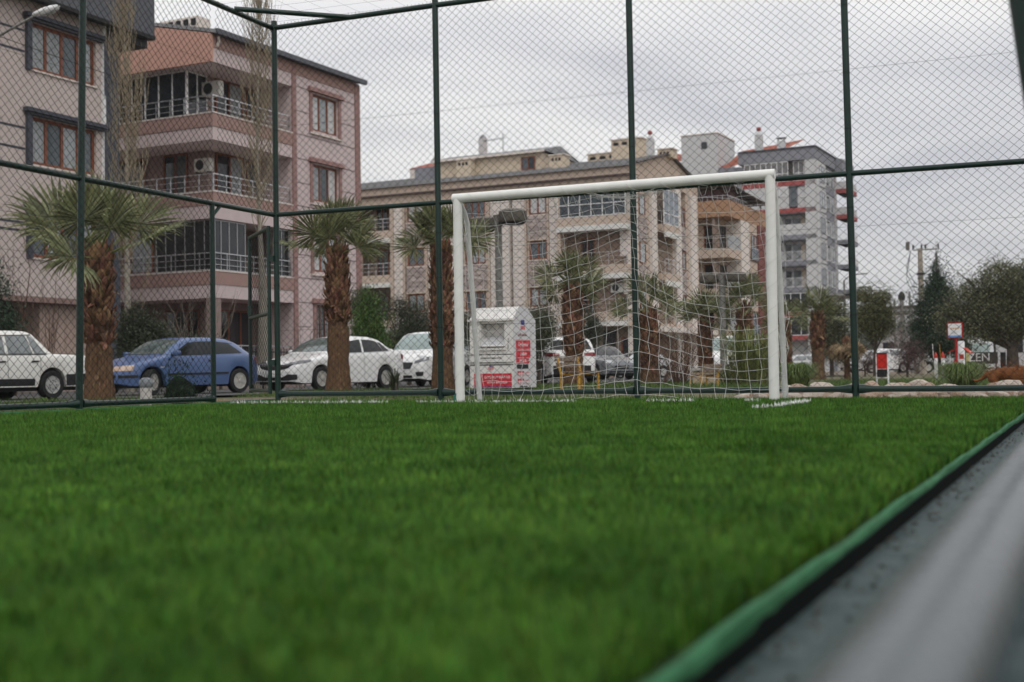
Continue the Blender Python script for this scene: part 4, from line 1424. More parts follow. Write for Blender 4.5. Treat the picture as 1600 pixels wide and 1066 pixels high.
def palm(px, D, rad, ytop, yboot, cr, label, nf=20, seed=0, dry=0, dryonly=False, fwd=0, lean=0.0, skew=0):
    r = random.Random(seed + 50)
    b = gp(px, D)
    k = FPX / D
    yb = 533 - FPX * ((b - ORG).dot(_U2)) / (b - ORG).dot(_F)
    H = (yb - ytop) / k
    Hb = max(.05, (yb - yboot) / k)
    t = thing('palm_tree', label, 'palm tree', b, r.uniform(0, 6.28), 'palm trees behind the fence')
    # trunk: rough fibrous column
    mb = MB()
    n = 22
    zs = np.linspace(-.05, H, 26)
    for z in zs:
        f = z / H
        R = rad * (1.22 - .22 * min(1, max(0, f) * 5)) * (1.0 - .06 * f)
        if z > Hb:
            R *= .86
        for j in range(n):
            a = 2 * PI * j / n
            q = R * (1 + .07 * math.sin(j * 2.9 + 1.7 * math.sin(z * 7)) + r.uniform(-.06, .06))
            mb.v.append((q * math.cos(a) + lean * z, q * math.sin(a), z))
    for i in range(len(zs) - 1):
        for j in range(n):
            j2 = (j + 1) % n
            mb.f.append((i * n + j, i * n + j2, (i + 1) * n + j2, (i + 1) * n + j))
    mb.f.append(tuple((len(zs) - 1) * n + j for j in range(n)))
    mb.build('trunk', M_ptrunk, t, True)
    fb = MB()
    for i in range(230):
        a = r.uniform(0, 2 * PI); z = r.uniform(-.05, max(.1, Hb * 1.02)); ln = r.uniform(.10, .32)
        Rf = rad * .86 * (1.22 - .22 * min(1, max(0, z / H) * 5)) * r.uniform(.97, 1.06)
        rd = Vector((math.cos(a), math.sin(a), 0)); sd_ = Vector((-math.sin(a), math.cos(a), 0)) * r.uniform(.008, .02)
        p0 = rd * Rf + Vector((lean * z, 0, z)); p1 = rd * Rf * r.uniform(.99, 1.05) + Vector((lean * z, 0, min(z + ln, Hb * 1.05))) + sd_ * r.uniform(-1, 1)
        pm = (p0 + p1) / 2 + rd * r.uniform(.012, .03)
        q = len(fb.v)
        fb.v += [tuple(w_) for w_ in (p0 - sd_, p0 + sd_, pm - sd_, pm + sd_, p1 - sd_ * .4, p1 + sd_ * .4)]
        fb.f += [(q, q + 1, q + 3, q + 2), (q + 2, q + 3, q + 5, q + 4)]
    fb.build('bark_fibre', M_fibre, t, kind='stuff')
    bt = MB()
    z = Hb
    i = 0
    step = .0052 * 24 / 24
    while z < H + .10:
        a = i * 2.39996 + r.uniform(-.2, .2)
        f = (z - Hb) / max(.1, H - Hb)
        ln = r.uniform(.13, .24) * (.8 + .4 * rad / .27)
        w = r.uniform(.035, .075)
        tilt = r.uniform(.25, .8) - .25 * f
        R = rad * (.92 - .16 * max(0, f - .75) * 4 * .6)
        rd = Vector((math.cos(a), math.sin(a), 0)); sd_ = Vector((-math.sin(a), math.cos(a), 0))
        p0 = rd * R * .92 + Vector((lean * z, 0, z))
        up_ = Vector((0, 0, 1)) * math.cos(tilt) + rd * math.sin(tilt)
        if r.random() < .12 * (1 - f):
            up_ = rd * .8 - Vector((0, 0, r.uniform(.1, .7)))
        p1 = p0 + up_ * ln * .55 + rd * .015
        p2 = p0 + up_ * ln + sd_ * r.uniform(-.03, .03)
        nn = len(bt.v)
        bt.v += [tuple(q) for q in (p0 - sd_ * w, p0 + sd_ * w, p1 - sd_ * w * .7, p1 + sd_ * w * .7, p2 - sd_ * w * .35, p2 + sd_ * w * .35, p1 + rd * .03, p0 + rd * .035)]
        bt.f += [(nn, nn + 7, nn + 6, nn + 2), (nn + 7, nn + 1, nn + 3, nn + 6), (nn + 2, nn + 6, nn + 4), (nn + 6, nn + 3, nn + 5), (nn + 6, nn + 5, nn + 4), (nn, nn + 2, nn + 3, nn + 1), (nn + 2, nn + 4, nn + 5, nn + 3)]
        i += 1
        z += step
    bt.build('leaf_boots', M_boot, t, kind='stuff')
    sc = cr / k / 1.42
    top = Vector((lean * H, 0, H - .02))
    for i in range(nf + dry):
        isdry = i >= nf or dryonly
        f = (i + .5) / nf
        az = i * 2.39996 + r.uniform(-.25, .25)
        el = math.radians(84 - 88 * min(1, f) ** 1.1 + r.uniform(-8, 8))
        if isdry:
            el = math.radians(r.uniform(-75, -25))
        s_ = sc * r.uniform(.86, 1.1)
        M_ = Matrix.Translation(top + Vector((.05 * math.cos(az), .05 * math.sin(az), .05 * r.random()))) @ rotz(az - PI / 2) @ Matrix.Rotation(el, 4, 'X') @ Matrix.Rotation(r.choice((-1, 1)) * r.uniform(.1, 1.1), 4, 'Y') @ Matrix.Diagonal((s_, s_, s_, 1))
        o = bpy.data.objects.new('frond', (r.choice(FRD) if isdry else r.choice(FR)))
        COL.objects.link(o)
        o.parent = t
        o.matrix_local = M_
        # the blade nods forward from the stalk
    return t


palm(155, 22.0, 0.225, 402, 538, 150, 'palm with the thickest shaggy trunk between the white saloon and the blue hatchback', 13, 1)
palm(529, 29.5, 0.244, 398, 505, 101, 'palm with a red brown shaggy trunk standing before the white saloon with black grille', 15, 2)
palm(692, 30.0, 0.235, 392, 545, 92, 'palm hidden by a fence post just left of the goal', 14, 3)
palm(897, 35.5, 0.253, 458, 556, 72, 'palm seen through the net beside the yellow bench', 14, 4)
palm(1015, 38.5, 0.271, 492, 575, 72, 'palm right of the fence post in the middle of the goal', 13, 5)
palm(1103, 46.0, 0.225, 505, 592, 56, 'slim palm before the white van behind the goal net', 12, 6)
palm(1164, 44.5, 0.248, 484, 548, 60, 'palm rising out of the tall reeds beside the goal right post', 12, 7)
palm(1228, 52.0, 0.221, 510, 580, 48, 'small palm just right of the goal post, half hidden by its stay', 10, 8)
palm(1279, 48.5, 0.230, 496, 546, 56, 'palm left of the rightmost tall fence post below the grey tower', 11, 9)
palm(1324, 46.0, 0.097, 536, 540, 49, 'slim palm with only drooping dead brown fronds', 9, 10, dry=9, dryonly=True)


# ------------------------------------------------------------------ leaf clouds
def leaf_cloud(blobs, n, size, aspect=2.2, seed=0, up=0.0, shell=.55, droop=0):
    """leaf quads scattered in a set of ellipsoids (cx,cy,cz,rx,ry,rz)"""
    R = np.random.RandomState(seed)
    B = np.array(blobs, float)
    wgt = B[:, 3] * B[:, 4] * B[:, 5]
    idx = R.choice(len(B), n, p=wgt / wgt.sum())
    d = R.normal(size=(n, 3)); d /= np.linalg.norm(d, axis=1)[:, None]
    rr = (shell + (1 - shell) * R.rand(n)) ** .8
    rr = np.where(R.rand(n) < .3, R.rand(n) ** .5 * .9, rr)
    # clumps: pull leaves towards a set of tuft centres
    P = B[idx, :3] + d * rr[:, None] * B[idx, 3:6]
    nt_ = max(8, n // 45)
    tc_ = P[R.choice(n, nt_)]
    near = R.randint(0, nt_, n)
    P = np.where((R.rand(n) < .45)[:, None], tc_[near] + R.normal(size=(n, 3)) * size * 2.6, P)
    ax = R.normal(size=(n, 3)); ax[:, 2] += up; ax[:, 2] -= droop
    ax /= np.linalg.norm(ax, axis=1)[:, None]
    q = R.normal(size=(n, 3)); s = np.cross(ax, q); s /= np.linalg.norm(s, axis=1)[:, None] + 1e-9
    L_ = size * R.uniform(.6, 1.3, n)[:, None]
    Wd = L_ / aspect
    V = np.stack([P - ax * L_ * .5, P + s * Wd * .5, P + ax * L_ * .5, P - s * Wd * .5], 1).reshape(-1, 3)
    F_ = np.arange(n * 4).reshape(n, 4)
    return V, F_


def limbs(mb, base, tips, r0, bend=.2, n=5, seed=0, sub=3):
    r = random.Random(seed)
    for t in tips:
        base_, t = Vector(base), Vector(t)
        m1 = base_.lerp(t, .35) + Vector((r.uniform(-bend, bend), r.uniform(-bend, bend), r.uniform(0, bend)))
        m2 = base_.lerp(t, .7) + Vector((r.uniform(-bend, bend), r.uniform(-bend, bend), r.uniform(-bend, bend) * .5))
        mb.tube([base_, m1, m2, t], [r0, r0 * .7, r0 * .4, r0 * .15], n, cap=False)
        for _ in range(sub):
            a = m1.lerp(t, r.random())
            b = a + (t - base_).normalized() * r.uniform(.3, .8) * (t - base_).length * .35 + Vector((r.uniform(-1, 1), r.uniform(-1, 1), r.uniform(-.3, 1))) * bend * 1.4
            mb.tube([a, (a + b) / 2 + Vector((0, 0, .04)), b], [r0 * .3, r0 * .2, r0 * .07], 4, cap=False)


def tree(name, label, cat, px, D, blobs, n, size, m, trunk_r=.12, trunk_h=None, bark=None, group=None, seed=0, aspect=2.2, up=0, droop=0, lean=(0, 0), shell=.55):
    """blobs relative to the base; trunk and limbs reach into them"""
    b = gp(px, D)
    t = thing(name, label, cat, b, 0, group)
    V, F_ = leaf_cloud(blobs, n, size, aspect, seed, up, shell, droop)
    o = link('crown', npmesh('crown', V, F_), m, t)
    zlow = min(q[2] - q[5] * .3 for q in blobs) if trunk_h is None else trunk_h
    mb = MB()
    top = Vector((lean[0], lean[1], max(.2, zlow)))
    mb.tube([(0, 0, -.1), (lean[0] * .3, lean[1] * .3, top.z * .5), top], [trunk_r * 1.2, trunk_r, trunk_r * .85], 9)
    limbs(mb, top, [(q[0], q[1], q[2] + q[5] * .4) for q in blobs], trunk_r * .55, .15, 5, seed)
    mb.build('trunk', bark or M_barkd, t, True)
    return t


def blobset(cx, cz, rx, rz, n, seed, ry=None, size=.5):
    r = random.Random(seed)
    out_ = []
    for i in range(n):
        a = r.uniform(0, 2 * PI); q = math.sqrt(r.random())
        x = cx + rx * (1 - size) * q * math.cos(a); z = cz + rz * (1 - size) * q * math.sin(a)
        y = r.uniform(-1, 1) * (ry or rx) * (1 - size)
        s = size * r.uniform(.65, 1.15)
        out_.append((x, y, z, rx * s, (ry or rx) * s, rz * s))
    return out_


# px-per-metre helper: D metres -> FPX / D
tree('cypress_bush', 'bright green cone shaped cypress behind the white saloon with black grille', 'bush', 576, 37,
     [(0, 0, .9, .62, .62, .8), (0, 0, 1.6, .5, .5, .8), (.05, 0, 2.2, .34, .34, .7), (-.05, 0, 2.6, .18, .18, .5), (-.25, .1, 1.9, .2, .2, .6), (.3, 0, 1.5, .25, .25, .7)], 20000, .08, M_cypr, .05, .3, seed=3, up=1.6, aspect=2.6)
tree('olive_shrub', 'wide grey green olive shrub behind the white people carrier', 'bush', 640, 47, blobset(0, 1.8, 1.6, 1.5, 16, 5, 1.0, size=.42) + [(-1.3, .2, 3.0, .45, .4, .6), (-.5, .2, 2.9, .5, .5, .5)], 40000, .066, M_dkleaf, .08, .4, seed=5, aspect=3, shell=.3)
tree('olive_shrub', 'grey green olive shrub between the near goal post and the clothes bin roof', 'bush', 752, 40, blobset(0, 1.5, .95, 1.1, 8, 6, .8), 26000, .066, M_olive, .06, .4, seed=6, aspect=3, shell=.3)
tree('olive_shrub', 'rounded dark olive shrub right of the clothes bin', 'bush', 842, 42, blobset(0, 1.7, 1.05, 1.4, 11, 7, .9), 30000, .064, M_olive, .07, .4, seed=7, aspect=3.2, up=.8, shell=.3)
tree('olive_shrub', 'small dark olive shrub against the cream wall behind the grey car', 'bush', 925, 58, blobset(0, 2.1, .75, 1.5, 8, 8, .7), 8000, .075, M_dkleaf, .07, .4, seed=8, aspect=3)
tree('olive_tree', 'olive tree peeping above the clipped green cypress beside the pink block', 'tree', 568, 46, blobset(0, 3.0, .55, .9, 6, 9, .5), 5000, .07, M_olive, .06, 1.6, seed=9, aspect=3)
tree('evergreen_shrub', 'dark shrub crowded behind the bonnet of the blue hatchback', 'bush', 228, 37, blobset(0, 1.6, 1.0, 1.2, 9, 10, .8), 20000, .075, M_dkleaf, .06, .4, seed=10)
tree('evergreen_shrub', 'low dark shrub behind the roof of the blue hatchback', 'bush', 290, 38, blobset(0, 1.2, .9, .85, 7, 11, .7), 14000, .07, M_dkleaf, .05, .3, seed=11)
tree('evergreen_shrub', 'dark shrub behind the tail of the blue hatchback by the railing', 'bush', 345, 40, blobset(0, 1.0, .6, .7, 5, 12, .5), 2600, .07, M_dkleaf, .05, .3, seed=12)

# big olive at the right edge, conifer beside it and the olives further back
tree('olive_tree', 'big spreading olive tree behind the brown dog at the right edge', 'tree', 1583, 42,
     [(-.6, 0, 2.3, .9, .9, .8), (-1.25, .3, 2.0, .6, .7, .6), (-.3, -.2, 3.2, .75, .8, .65), (.5, 0, 3.0, 1.0, .9, .8), (.25, .2, 2.2, .8, .8, .7), (1.2, 0, 2.4, .9, .8, .9), (-1.0, -.3, 1.5, .5, .5, .4), (.9, .2, 1.7, .6, .6, .5), (-1.5, 0, 2.7, .45, .45, .4), (-.1, 0, 1.65, .7, .6, .4), (-1.75, .1, 1.9, .4, .4, .35), (-1.9, 0, 2.35, .35, .35, .3), (-2.15, .2, 1.75, .3, .3, .3), (1.6, 0, 3.1, .6, .6, .5), (-1.2, .3, 3.0, .5, .5, .4), (-2.2, .1, 2.1, .35, .35, .3)], 64000, .085, M_oliveb, .20, 1.0, seed=21, aspect=2.6, shell=.55)
tree('conifer_tree', 'tall dark conifer with a thin leading shoot beside the utility pole', 'tree', 1467, 60,
     [(0, 0, 1.6, 1.3, 1.3, .6), (.15, 0, 2.4, 1.15, 1.1, .6), (-.1, 0, 3.1, .95, .9, .6), (.1, 0, 3.8, .72, .7, .6), (0, 0, 4.4, .5, .5, .55), (-.35, 0, 3.9, .35, .3, .3), (.45, 0, 3.3, .4, .4, .3), (0, 0, 5.0, .26, .26, .5), (.03, 0, 5.5, .1, .1, .3), (.7, 0, 2.6, .5, .5, .35), (-.8, 0, 2.3, .5, .5, .4), (-.9, 0, 1.5, .5, .5, .4), (.9, 0, 1.3, .6, .5, .5)], 46000, .13, M_conif, .12, .5, seed=22, aspect=3, droop=.4, shell=.3)
tree('olive_tree', 'yellowish olive tree right of the tall fence post, below the faint hill', 'tree', 1368, 62, blobset(0, 2.9, 1.25, 1.5, 10, 23, 1.0) + [(-.4, 0, 4.0, .5, .5, .45), (.4, 0, 3.8, .5, .5, .4)], 22000, .11, M_olivey, .1, 1.2, seed=23, aspect=2.6, shell=.5)
tree('olive_tree', 'grey olive tree left of the tall fence post behind the dead palm', 'tree', 1300, 64, blobset(0, 2.4, 1.35, 1.6, 11, 24, 1.0), 22000, .11, M_oliveb, .1, 1.0, seed=24, aspect=2.6, shell=.5)
tree('plum_bush', 'purple brown leafless bush beyond the red notice board', 'bush', 1418, 52, blobset(0, .9, .85, .85, 7, 26, .7), 5000, .10, M_plum, .05, .3, seed=26, aspect=7, up=.8)
tree('plum_bush', 'purple brown leafless bush at the left of the red notice board', 'bush', 1352, 58, blobset(0, .8, .6, .7, 5, 27, .5), 2500, .10, M_plum, .04, .3, seed=27, aspect=7, up=.8)
tree('conifer_tree', 'dark green spruce at the left edge behind the white saloon', 'tree', 2, 31, [(0, 0, 1.9, .45, .5, .5), (-.1, 0, 2.6, .32, .4, .45), (-.2, 0, 1.4, .5, .5, .4), (-.15, 0, 3.1, .2, .2, .4)], 4500, .09, M_conif, .06, .5, seed=28, aspect=3, droop=.3)
# far-off trees that read as one mass
far = []
R_ = random.Random(5)
for i in range(46):
    px = R_.uniform(1335, 1462); D = R_.uniform(150, 210)
    b = gp(px, D)
    h = R_.uniform(3.2, 6.4)
    far.append((b.x, b.y, GZ + h * .5, h * .55, h * .5, h * .52))
V, F_ = leaf_cloud(far, 20000, .42, 1.7, 40)
struct(link('distant_wood', npmesh('distant_wood', V, F_), M_dkleaf), 'stuff')


# ------------------------------------------------------------------ bare trees
def bare_poplar(label, px, D, H, r0, seed, spread=.75, lean=.0, low=1.6, m=None, nb=95):
    r = random.Random(seed)
    t = thing('bare_poplar', label, 'tree', gp(px, D), 0)
    mb = MB()
    pts, rs = [], []
    for i in range(12):
        f = i / 11
        pts.append((lean * f * H + .06 * math.sin(f * 9 + seed), .05 * math.cos(f * 7), -.1 + H * f))
        rs.append(r0 * (1 - f) ** .8 * (.30 + .70 * max(0, 1 - f * 2.6)) + .012)
    mb.tube(pts, rs, 10)
    mb.build('trunk', M_bark, t, True)
    bb = MB()
    for i in range(nb):
        f = r.random() ** .8
        z = low + (H - low) * f
        a = r.uniform(0, 2 * PI)
        x0 = lean * z
        q = spread * r.uniform(.35, 1) * (1.05 - .6 * f)
        h = r.uniform(1.0, 2.6)
        d = Vector((math.cos(a), math.sin(a), 0))
        p0 = Vector((x0, 0, z)); p1 = p0 + d * q * .55 + Vector((0, 0, h * .3)); p2 = p0 + d * q * .9 + Vector((0, 0, h * .7)); p3 = p0 + d * q + Vector((r.uniform(-.1, .1), r.uniform(-.1, .1), h))
        w = r.uniform(.008, .015)
        bb.tube([p0, p1, p2, p3], [w * 1.5, w, w * .7, w * .3], 4, cap=False)
        for k_ in range(6):
            s_ = p1.lerp(p3, r.random())
            e = s_ + Vector((r.uniform(-.22, .22), r.uniform(-.22, .22), r.uniform(.3, .9)))
            bb.tube([s_, (s_ + e) / 2 + Vector((r.uniform(-.05, .05), 0, 0)), e], [w * .7, w * .55, w * .3], 3, cap=False)
    bb.build('branches', m or M_twigp, t, kind='stuff')
    return t


bare_poplar('bare poplar with a pale trunk behind the thick left palm', 204, 37, 13.5, .16, 3, .85, -.012, 2.0, nb=130)
bare_poplar('bare poplar with a stout grey trunk behind the open gate', 410, 43, 15, .26, 6, .95, -.004, 5.0, nb=150)


def bare_shrub(label, px, D, H, n, seed, m=None, spread=.6, rad=.012):
    r = random.Random(seed)
    t = thing('bare_shrub', label, 'shrub', gp(px, D), 0)
    mb = MB()
    for i in range(n):
        a = r.uniform(0, 2 * PI); q = spread * math.sqrt(r.random()) * H
        tip = Vector((math.cos(a) * q, math.sin(a) * q, H * r.uniform(.55, 1)))
        base = Vector((math.cos(a) * .1, math.sin(a) * .1, 0))
        limbs(mb, base, [tip], rad * r.uniform(.7, 1.3), .12 * H * .5, 4, seed + i, 6)
    mb.build('branches', m or M_twig, t, kind='stuff')
    return t


bare_shrub('leafless spindly shrub in front of the left block, above the white saloon boot', 78, 33, 3.3, 16, 2, M_twigr, .33, .012)
bare_shrub('leafless thin sapling in front of the left block, nearest the left edge', 18, 32, 4.6, 3, 4, M_twigr, .08, .02)
bare_shrub('leafless branching shrub above the blue hatchback roof', 312, 36, 3.4, 14, 5, M_twig, .42, .018)
bare_shrub('leafless shrub against the ground floor right of the gate', 470, 40, 3.4, 8, 8, M_twig, .45, .016)
bare_shrub('leafless brown shrub behind the blue hatchback bonnet', 255, 39, 3.0, 9, 9, M_twig, .5, .014)
bare_shrub('dense red brown twig thicket between the two palms in the goal', 1062, 37, 1.9, 60, 11, M_twigr, .42, .010)
bare_shrub('red brown twig thicket at the foot of the palm in the middle of the goal', 1030, 36, 1.25, 26, 12, M_twigr, .6, .009)
bare_shrub('bare grey tree before the far utility poles', 1432, 76, 4.6, 16, 13, M_twig, .22, .022)
bare_shrub('leafless thin tree left of the slim utility pole', 1405, 84, 5.2, 14, 14, M_twig, .2, .022)


# ------------------------------------------------------------------ grasses
def grass_tuft(name, label, cat, px, D, n, H, spread, m, seed, w=.012, arch=.8, base=.12, kind_z=None):
    R = np.random.RandomState(seed)
    t0 = gp(px, D, GZ if kind_z is None else kind_z)
    V = []; F_ = []
    for i in range(n):
        a = R.uniform(0, 2 * PI); q = base * math.sqrt(R.rand())
        h = H * R.uniform(.55, 1.05); s = spread * R.uniform(.15, 1)
        d = np.array([math.cos(a), math.sin(a), 0]); sd_ = np.array([-math.sin(a), math.cos(a), 0]) * w * R.uniform(.6, 1.3)
        p0 = d * q
        p1 = p0 + d * s * .35 + np.array([0, 0, h * .75])
        p2 = p0 + d * s * .75 + np.array([0, 0, h])
        p3 = p0 + d * s * 1.1 + np.array([0, 0, h * (1 - arch * R.uniform(.1, .7))])
        k_ = len(V)
        V += [p0 - sd_, p0 + sd_, p1 - sd_, p1 + sd_, p2 - sd_ * .7, p2 + sd_ * .7, p3, p3]
        F_ += [(k_, k_ + 1, k_ + 3, k_ + 2), (k_ + 2, k_ + 3, k_ + 5, k_ + 4), (k_ + 4, k_ + 5, k_ + 6, k_ + 6 + 1)]
    me = bpy.data.meshes.new(name)
    me.from_pydata([tuple(p) for p in V], [], F_)
    o = link(name, me, m)
    o.location = t0
    return tag(o, label, cat)


grass_tuft('reed_clump', 'tall green and yellow reeds around the palm by the goal right post', 'reeds', 1176, 33, 420, 1.5, .8, M_reed, 1, .011, .5, .55)
grass_tuft('reed_clump', 'shorter reeds left of the tall ones before the white van', 'reeds', 1142, 34, 160, .55, .4, M_reed, 2, .012, .6, .3)
grass_tuft('ornamental_grass', 'large mound of arching green grass behind the bottom rail, left of the dog', 'grass clump', 1505, 21, 1500, .50, .52, M_fount, 3, .006, 1.0, .12)
grass_tuft('ornamental_grass', 'green grassy mound just right of the goal', 'grass clump', 1243, 25, 900, .55, .42, M_fount, 4, .007, .8, .2)
grass_tuft('ornamental_grass', 'small arching grass left of the large mound by the rocks', 'grass clump', 1452, 20.5, 380, .26, .34, M_fount, 5, .006, 1.0, .1)
grass_tuft('agave_plant', 'small orange brown spiky plant among the rocks', 'plant', 1418, 18.5, 60, .20, .16, mat('dry agave leaf', (.30, .13, .05), .7, .3, 5, island=.4), 6, .012, .5, .05)
grass_tuft('weed', 'green weeds beside the wheel of the white saloon at the left', 'weeds', 62, 21.5, 120, .16, .2, M_grassg, 7, .010, .6, .25)
grass_tuft('weed', 'short weeds by the foot of the thick left palm', 'weeds', 182, 20.5, 70, .12, .12, M_grassg, 8, .010, .6, .12)
grass_tuft('sapling', 'thin young shrub with small leaves before the rear wheel of the white saloon', 'shrub', 617, 24, 70, .55, .30, M_dkleaf, 9, .010, .1, .03)
MB().tube([(0, 0, -.05), (.01, 0, .2), (.0, .01, .3)], [.022, .02, .015], 6).build('stake', M_barkd).location = gp(618, 23.6)
tag(bpy.data.objects['stake'], 'short brown wooden stake at the rear wheel of the white saloon', 'stake')

# short grass over the verge
x, y = [], []
n = 120000
d = np.sqrt(NP.uniform(11.9 ** 2, 40 ** 2, n)); th = NP.uniform(math.atan(-900 / FPX), math.atan(900 / FPX), n) + YAW
x = d * np.sin(th); y = d * np.cos(th)
cover = vnoise(x, y, .42, 51) + .5 * vnoise(x, y, 1.3, 52)
k = (y > 11.8) & (x > -16.2) & (x < 30) & (cover > -.12) & ~((x > -4.5) & (y < 14.5))
x, y = x[k], y[k]
hh = NP.uniform(.04, .13, len(x)) * (1 + .5 * np.clip(cover[k], 0, 1))
a_, b_ = blades(np.stack([x, y, np.full(len(x), GZ + .02)], -1), hh, NP.uniform(.008, .016, len(x)), hh * .5, NP.uniform(0, 6.28, len(x)), False)
struct(link('verge_grass', npmesh('verge_grass', a_, b_), M_grassg), 'stuff')
# ================================================================== VEHICLES
def paint(name, col, rough=.28, coat=.6):
    return mat(name, col, rough, .03, 2, spec=.5, coat=coat, dirt=(tuple(.55 * c + .05 for c in col), .3, 2.2, .35))


P_white = paint('white car paint', (.74, .74, .73))
P_cream = paint('warm white car paint', (.70, .69, .65), .4, .3)
P_blue = paint('blue car paint', (.062, .112, .25), .38, .4)
P_grey = paint('grey car paint', (.16, .17, .18))
P_silver = paint('silver car paint', (.48, .49, .49), .3)
M_cglass = mat('car glass', (.008, .010, .011), .06, .4, 1.2, spec=.45)
M_cglassg = mat('tinted green windscreen', (.085, .115, .11), .05, .35, 1.6, spec=.8)
M_cglassl = mat('pale car glass', (.20, .22, .225), .06, .3, 1.5, spec=.8)
M_cglasst = mat('pale green car glass', (.22, .29, .27), .07, .3, 1.5, spec=.8)
M_tyre = mat('tyre rubber', (.020, .020, .021), .85, .25, 14, dirt=((.07, .06, .05), .4, 9))
M_rim = mat('alloy rim', (.50, .485, .45), .4, .1, 8, metal=.5)
M_rimd = mat('rim well', (.02, .02, .021), .7)
M_cap = mat('hub cap grey', (.36, .36, .35), .5, .15, 8)
M_trim = mat('black bumper plastic', (.022, .022, .024), .6, .2, 6)
M_lamp = mat('headlamp glass', (.42, .44, .45), .08, .4, 9, spec=.8)
M_lampd = mat('dark headlamp', (.12, .125, .13), .08, .6, 12, spec=.8)
M_amber = mat('amber lamp', (.46, .34, .26), .15, .2, 14, spec=.7)
M_red = mat('red lamp', (.20, .008, .012), .12, .25, 10, spec=.7)
M_plate = mat('number plate', (.72, .72, .71), .5)
M_chrome = mat('chrome', (.6, .6, .6), .12, metal=1)
M_seam = mat('panel gap', (.03, .03, .03), .9)


def lut(pts):
    xs_ = [p[0] for p in pts]; ys_ = [p[1] for p in pts]
    # monotone-ish smoothing of the polyline
    X_ = np.linspace(xs_[0], xs_[-1], 400)
    Y_ = np.interp(X_, xs_, ys_)
    return lambda q: float(np.interp(q, X_, Y_))


SPEC = {
    'hatch': dict(L=4.19, W=1.70, wb=(.82, 3.44), R=.30, sill=.21,
                  top=[(0, .50), (.04, .62), (.2, .72), (1.0, .90), (1.14, .93), (1.45, 1.13), (1.78, 1.30), (2.1, 1.365), (2.7, 1.38), (3.15, 1.345), (3.5, 1.24), (3.95, .99), (4.12, .92), (4.17, .80), (4.19, .55)],
                  belt=[(0, .48), (.08, .60), (.4, .70), (1.1, .86), (2.5, .91), (3.6, .95), (4.1, .90), (4.19, .5)],
                  ws=(1.16, 1.80), rw=(3.42, 3.92), win=[(1.35, 1.88, 2.62, 2.62), (2.70, 2.70, 3.55, 3.15)], doors=[(1.25, 2.66)]),
    'sedan': dict(L=4.53, W=1.79, wb=(.90, 3.54), R=.315, sill=.19,
                  top=[(0, .52), (.05, .68), (.28, .80), (1.15, .99), (1.27, 1.02), (1.65, 1.25), (2.05, 1.425), (2.5, 1.49), (3.0, 1.485), (3.4, 1.41), (3.75, 1.25), (4.05, 1.12), (4.4, 1.085), (4.5, 1.0), (4.53, .6)],
                  belt=[(0, .5), (.1, .66), (.4, .77), (1.2, .94), (3, 1.0), (4.0, 1.04), (4.45, 1.0), (4.53, .58)],
                  ws=(1.30, 2.08), rw=(3.38, 4.0), win=[(1.62, 2.15, 2.55, 2.55), (2.63, 2.63, 3.45, 3.25), (3.47, 3.28, 3.75, 3.45)], doors=[(1.5, 2.6), (2.6, 3.5)]),
    'saloon': dict(L=4.26, W=1.62, wb=(.75, 3.17), R=.29, sill=.24,
                   top=[(0, .66), (.03, .80), (.9, .865), (1.1, .90), (1.45, 1.15), (1.72, 1.33), (1.95, 1.395), (2.62, 1.40), (2.78, 1.36), (3.04, 1.14), (3.24, .965), (3.34, .94), (4.15, .91), (4.23, .86), (4.26, .7)],
                   belt=[(0, .62), (.04, .76), (1.2, .86), (3.5, .885), (4.2, .86), (4.26, .66)],
                   ws=(1.14, 1.76), rw=(2.80, 3.22), win=[(1.32, 1.78, 2.05, 2.03), (2.12, 2.10, 2.70, 2.58), (2.74, 2.62, 3.04, 2.72)], doors=[(1.22, 2.08), (2.08, 2.86)]),
    'van': dict(L=4.16, W=1.76, wb=(.83, 3.32), R=.31, sill=.2,
                top=[(0, .58), (.05, .78), (.22, .92), (.85, 1.09), (.95, 1.12), (1.35, 1.42), (1.75, 1.66), (2.1, 1.745), (3.9, 1.75), (4.08, 1.69), (4.14, 1.2), (4.16, .6)],
                belt=[(0, .56), (.1, .79), (.9, 1.03), (2, 1.09), (4.1, 1.11), (4.16, .58)],
                ws=(.99, 1.78), rw=None, win=[(1.2, 1.78, 2.12, 2.12), (2.2, 2.2, 3.1, 3.1), (3.18, 3.18, 3.85, 3.85)], doors=[(1.15, 2.16), (2.16, 3.14)]),
    'suv': dict(L=4.38, W=1.84, wb=(.88, 3.53), R=.345, sill=.24,
                top=[(0, .66), (.06, .86), (.9, 1.05), (1.1, 1.09), (1.5, 1.33), (1.9, 1.53), (2.4, 1.605), (3.5, 1.58), (3.95, 1.50), (4.2, 1.14), (4.3, 1.06), (4.36, .92), (4.38, .6)],
                belt=[(0, .64), (.1, .84), (1.1, 1.01), (3, 1.10), (4.2, 1.12), (4.38, .58)],
                ws=(1.14, 1.93), rw=(3.98, 4.2), win=[(1.4, 2.0, 2.42, 2.42), (2.5, 2.5, 3.3, 3.25), (3.35, 3.3, 3.85, 3.7)], doors=[(1.3, 2.46), (2.46, 3.4)]),
    'bus': dict(L=4.9, W=1.92, wb=(.95, 3.95), R=.33, sill=.24,
                top=[(0, .72), (.06, .95), (.55, 1.14), (.7, 1.19), (1.1, 1.58), (1.45, 1.86), (1.8, 1.96), (4.7, 1.96), (4.85, 1.88), (4.88, 1.2), (4.9, .6)],
                belt=[(0, .7), (.1, .95), (.7, 1.12), (2, 1.16), (4.85, 1.16), (4.9, .58)],
                ws=(.74, 1.48), rw=None, win=[(1.0, 1.55, 2.0, 2.0), (2.08, 2.08, 3.2, 3.2), (3.28, 3.28, 4.6, 4.6)], doors=[(.95, 2.04), (2.04, 3.24)]),
}


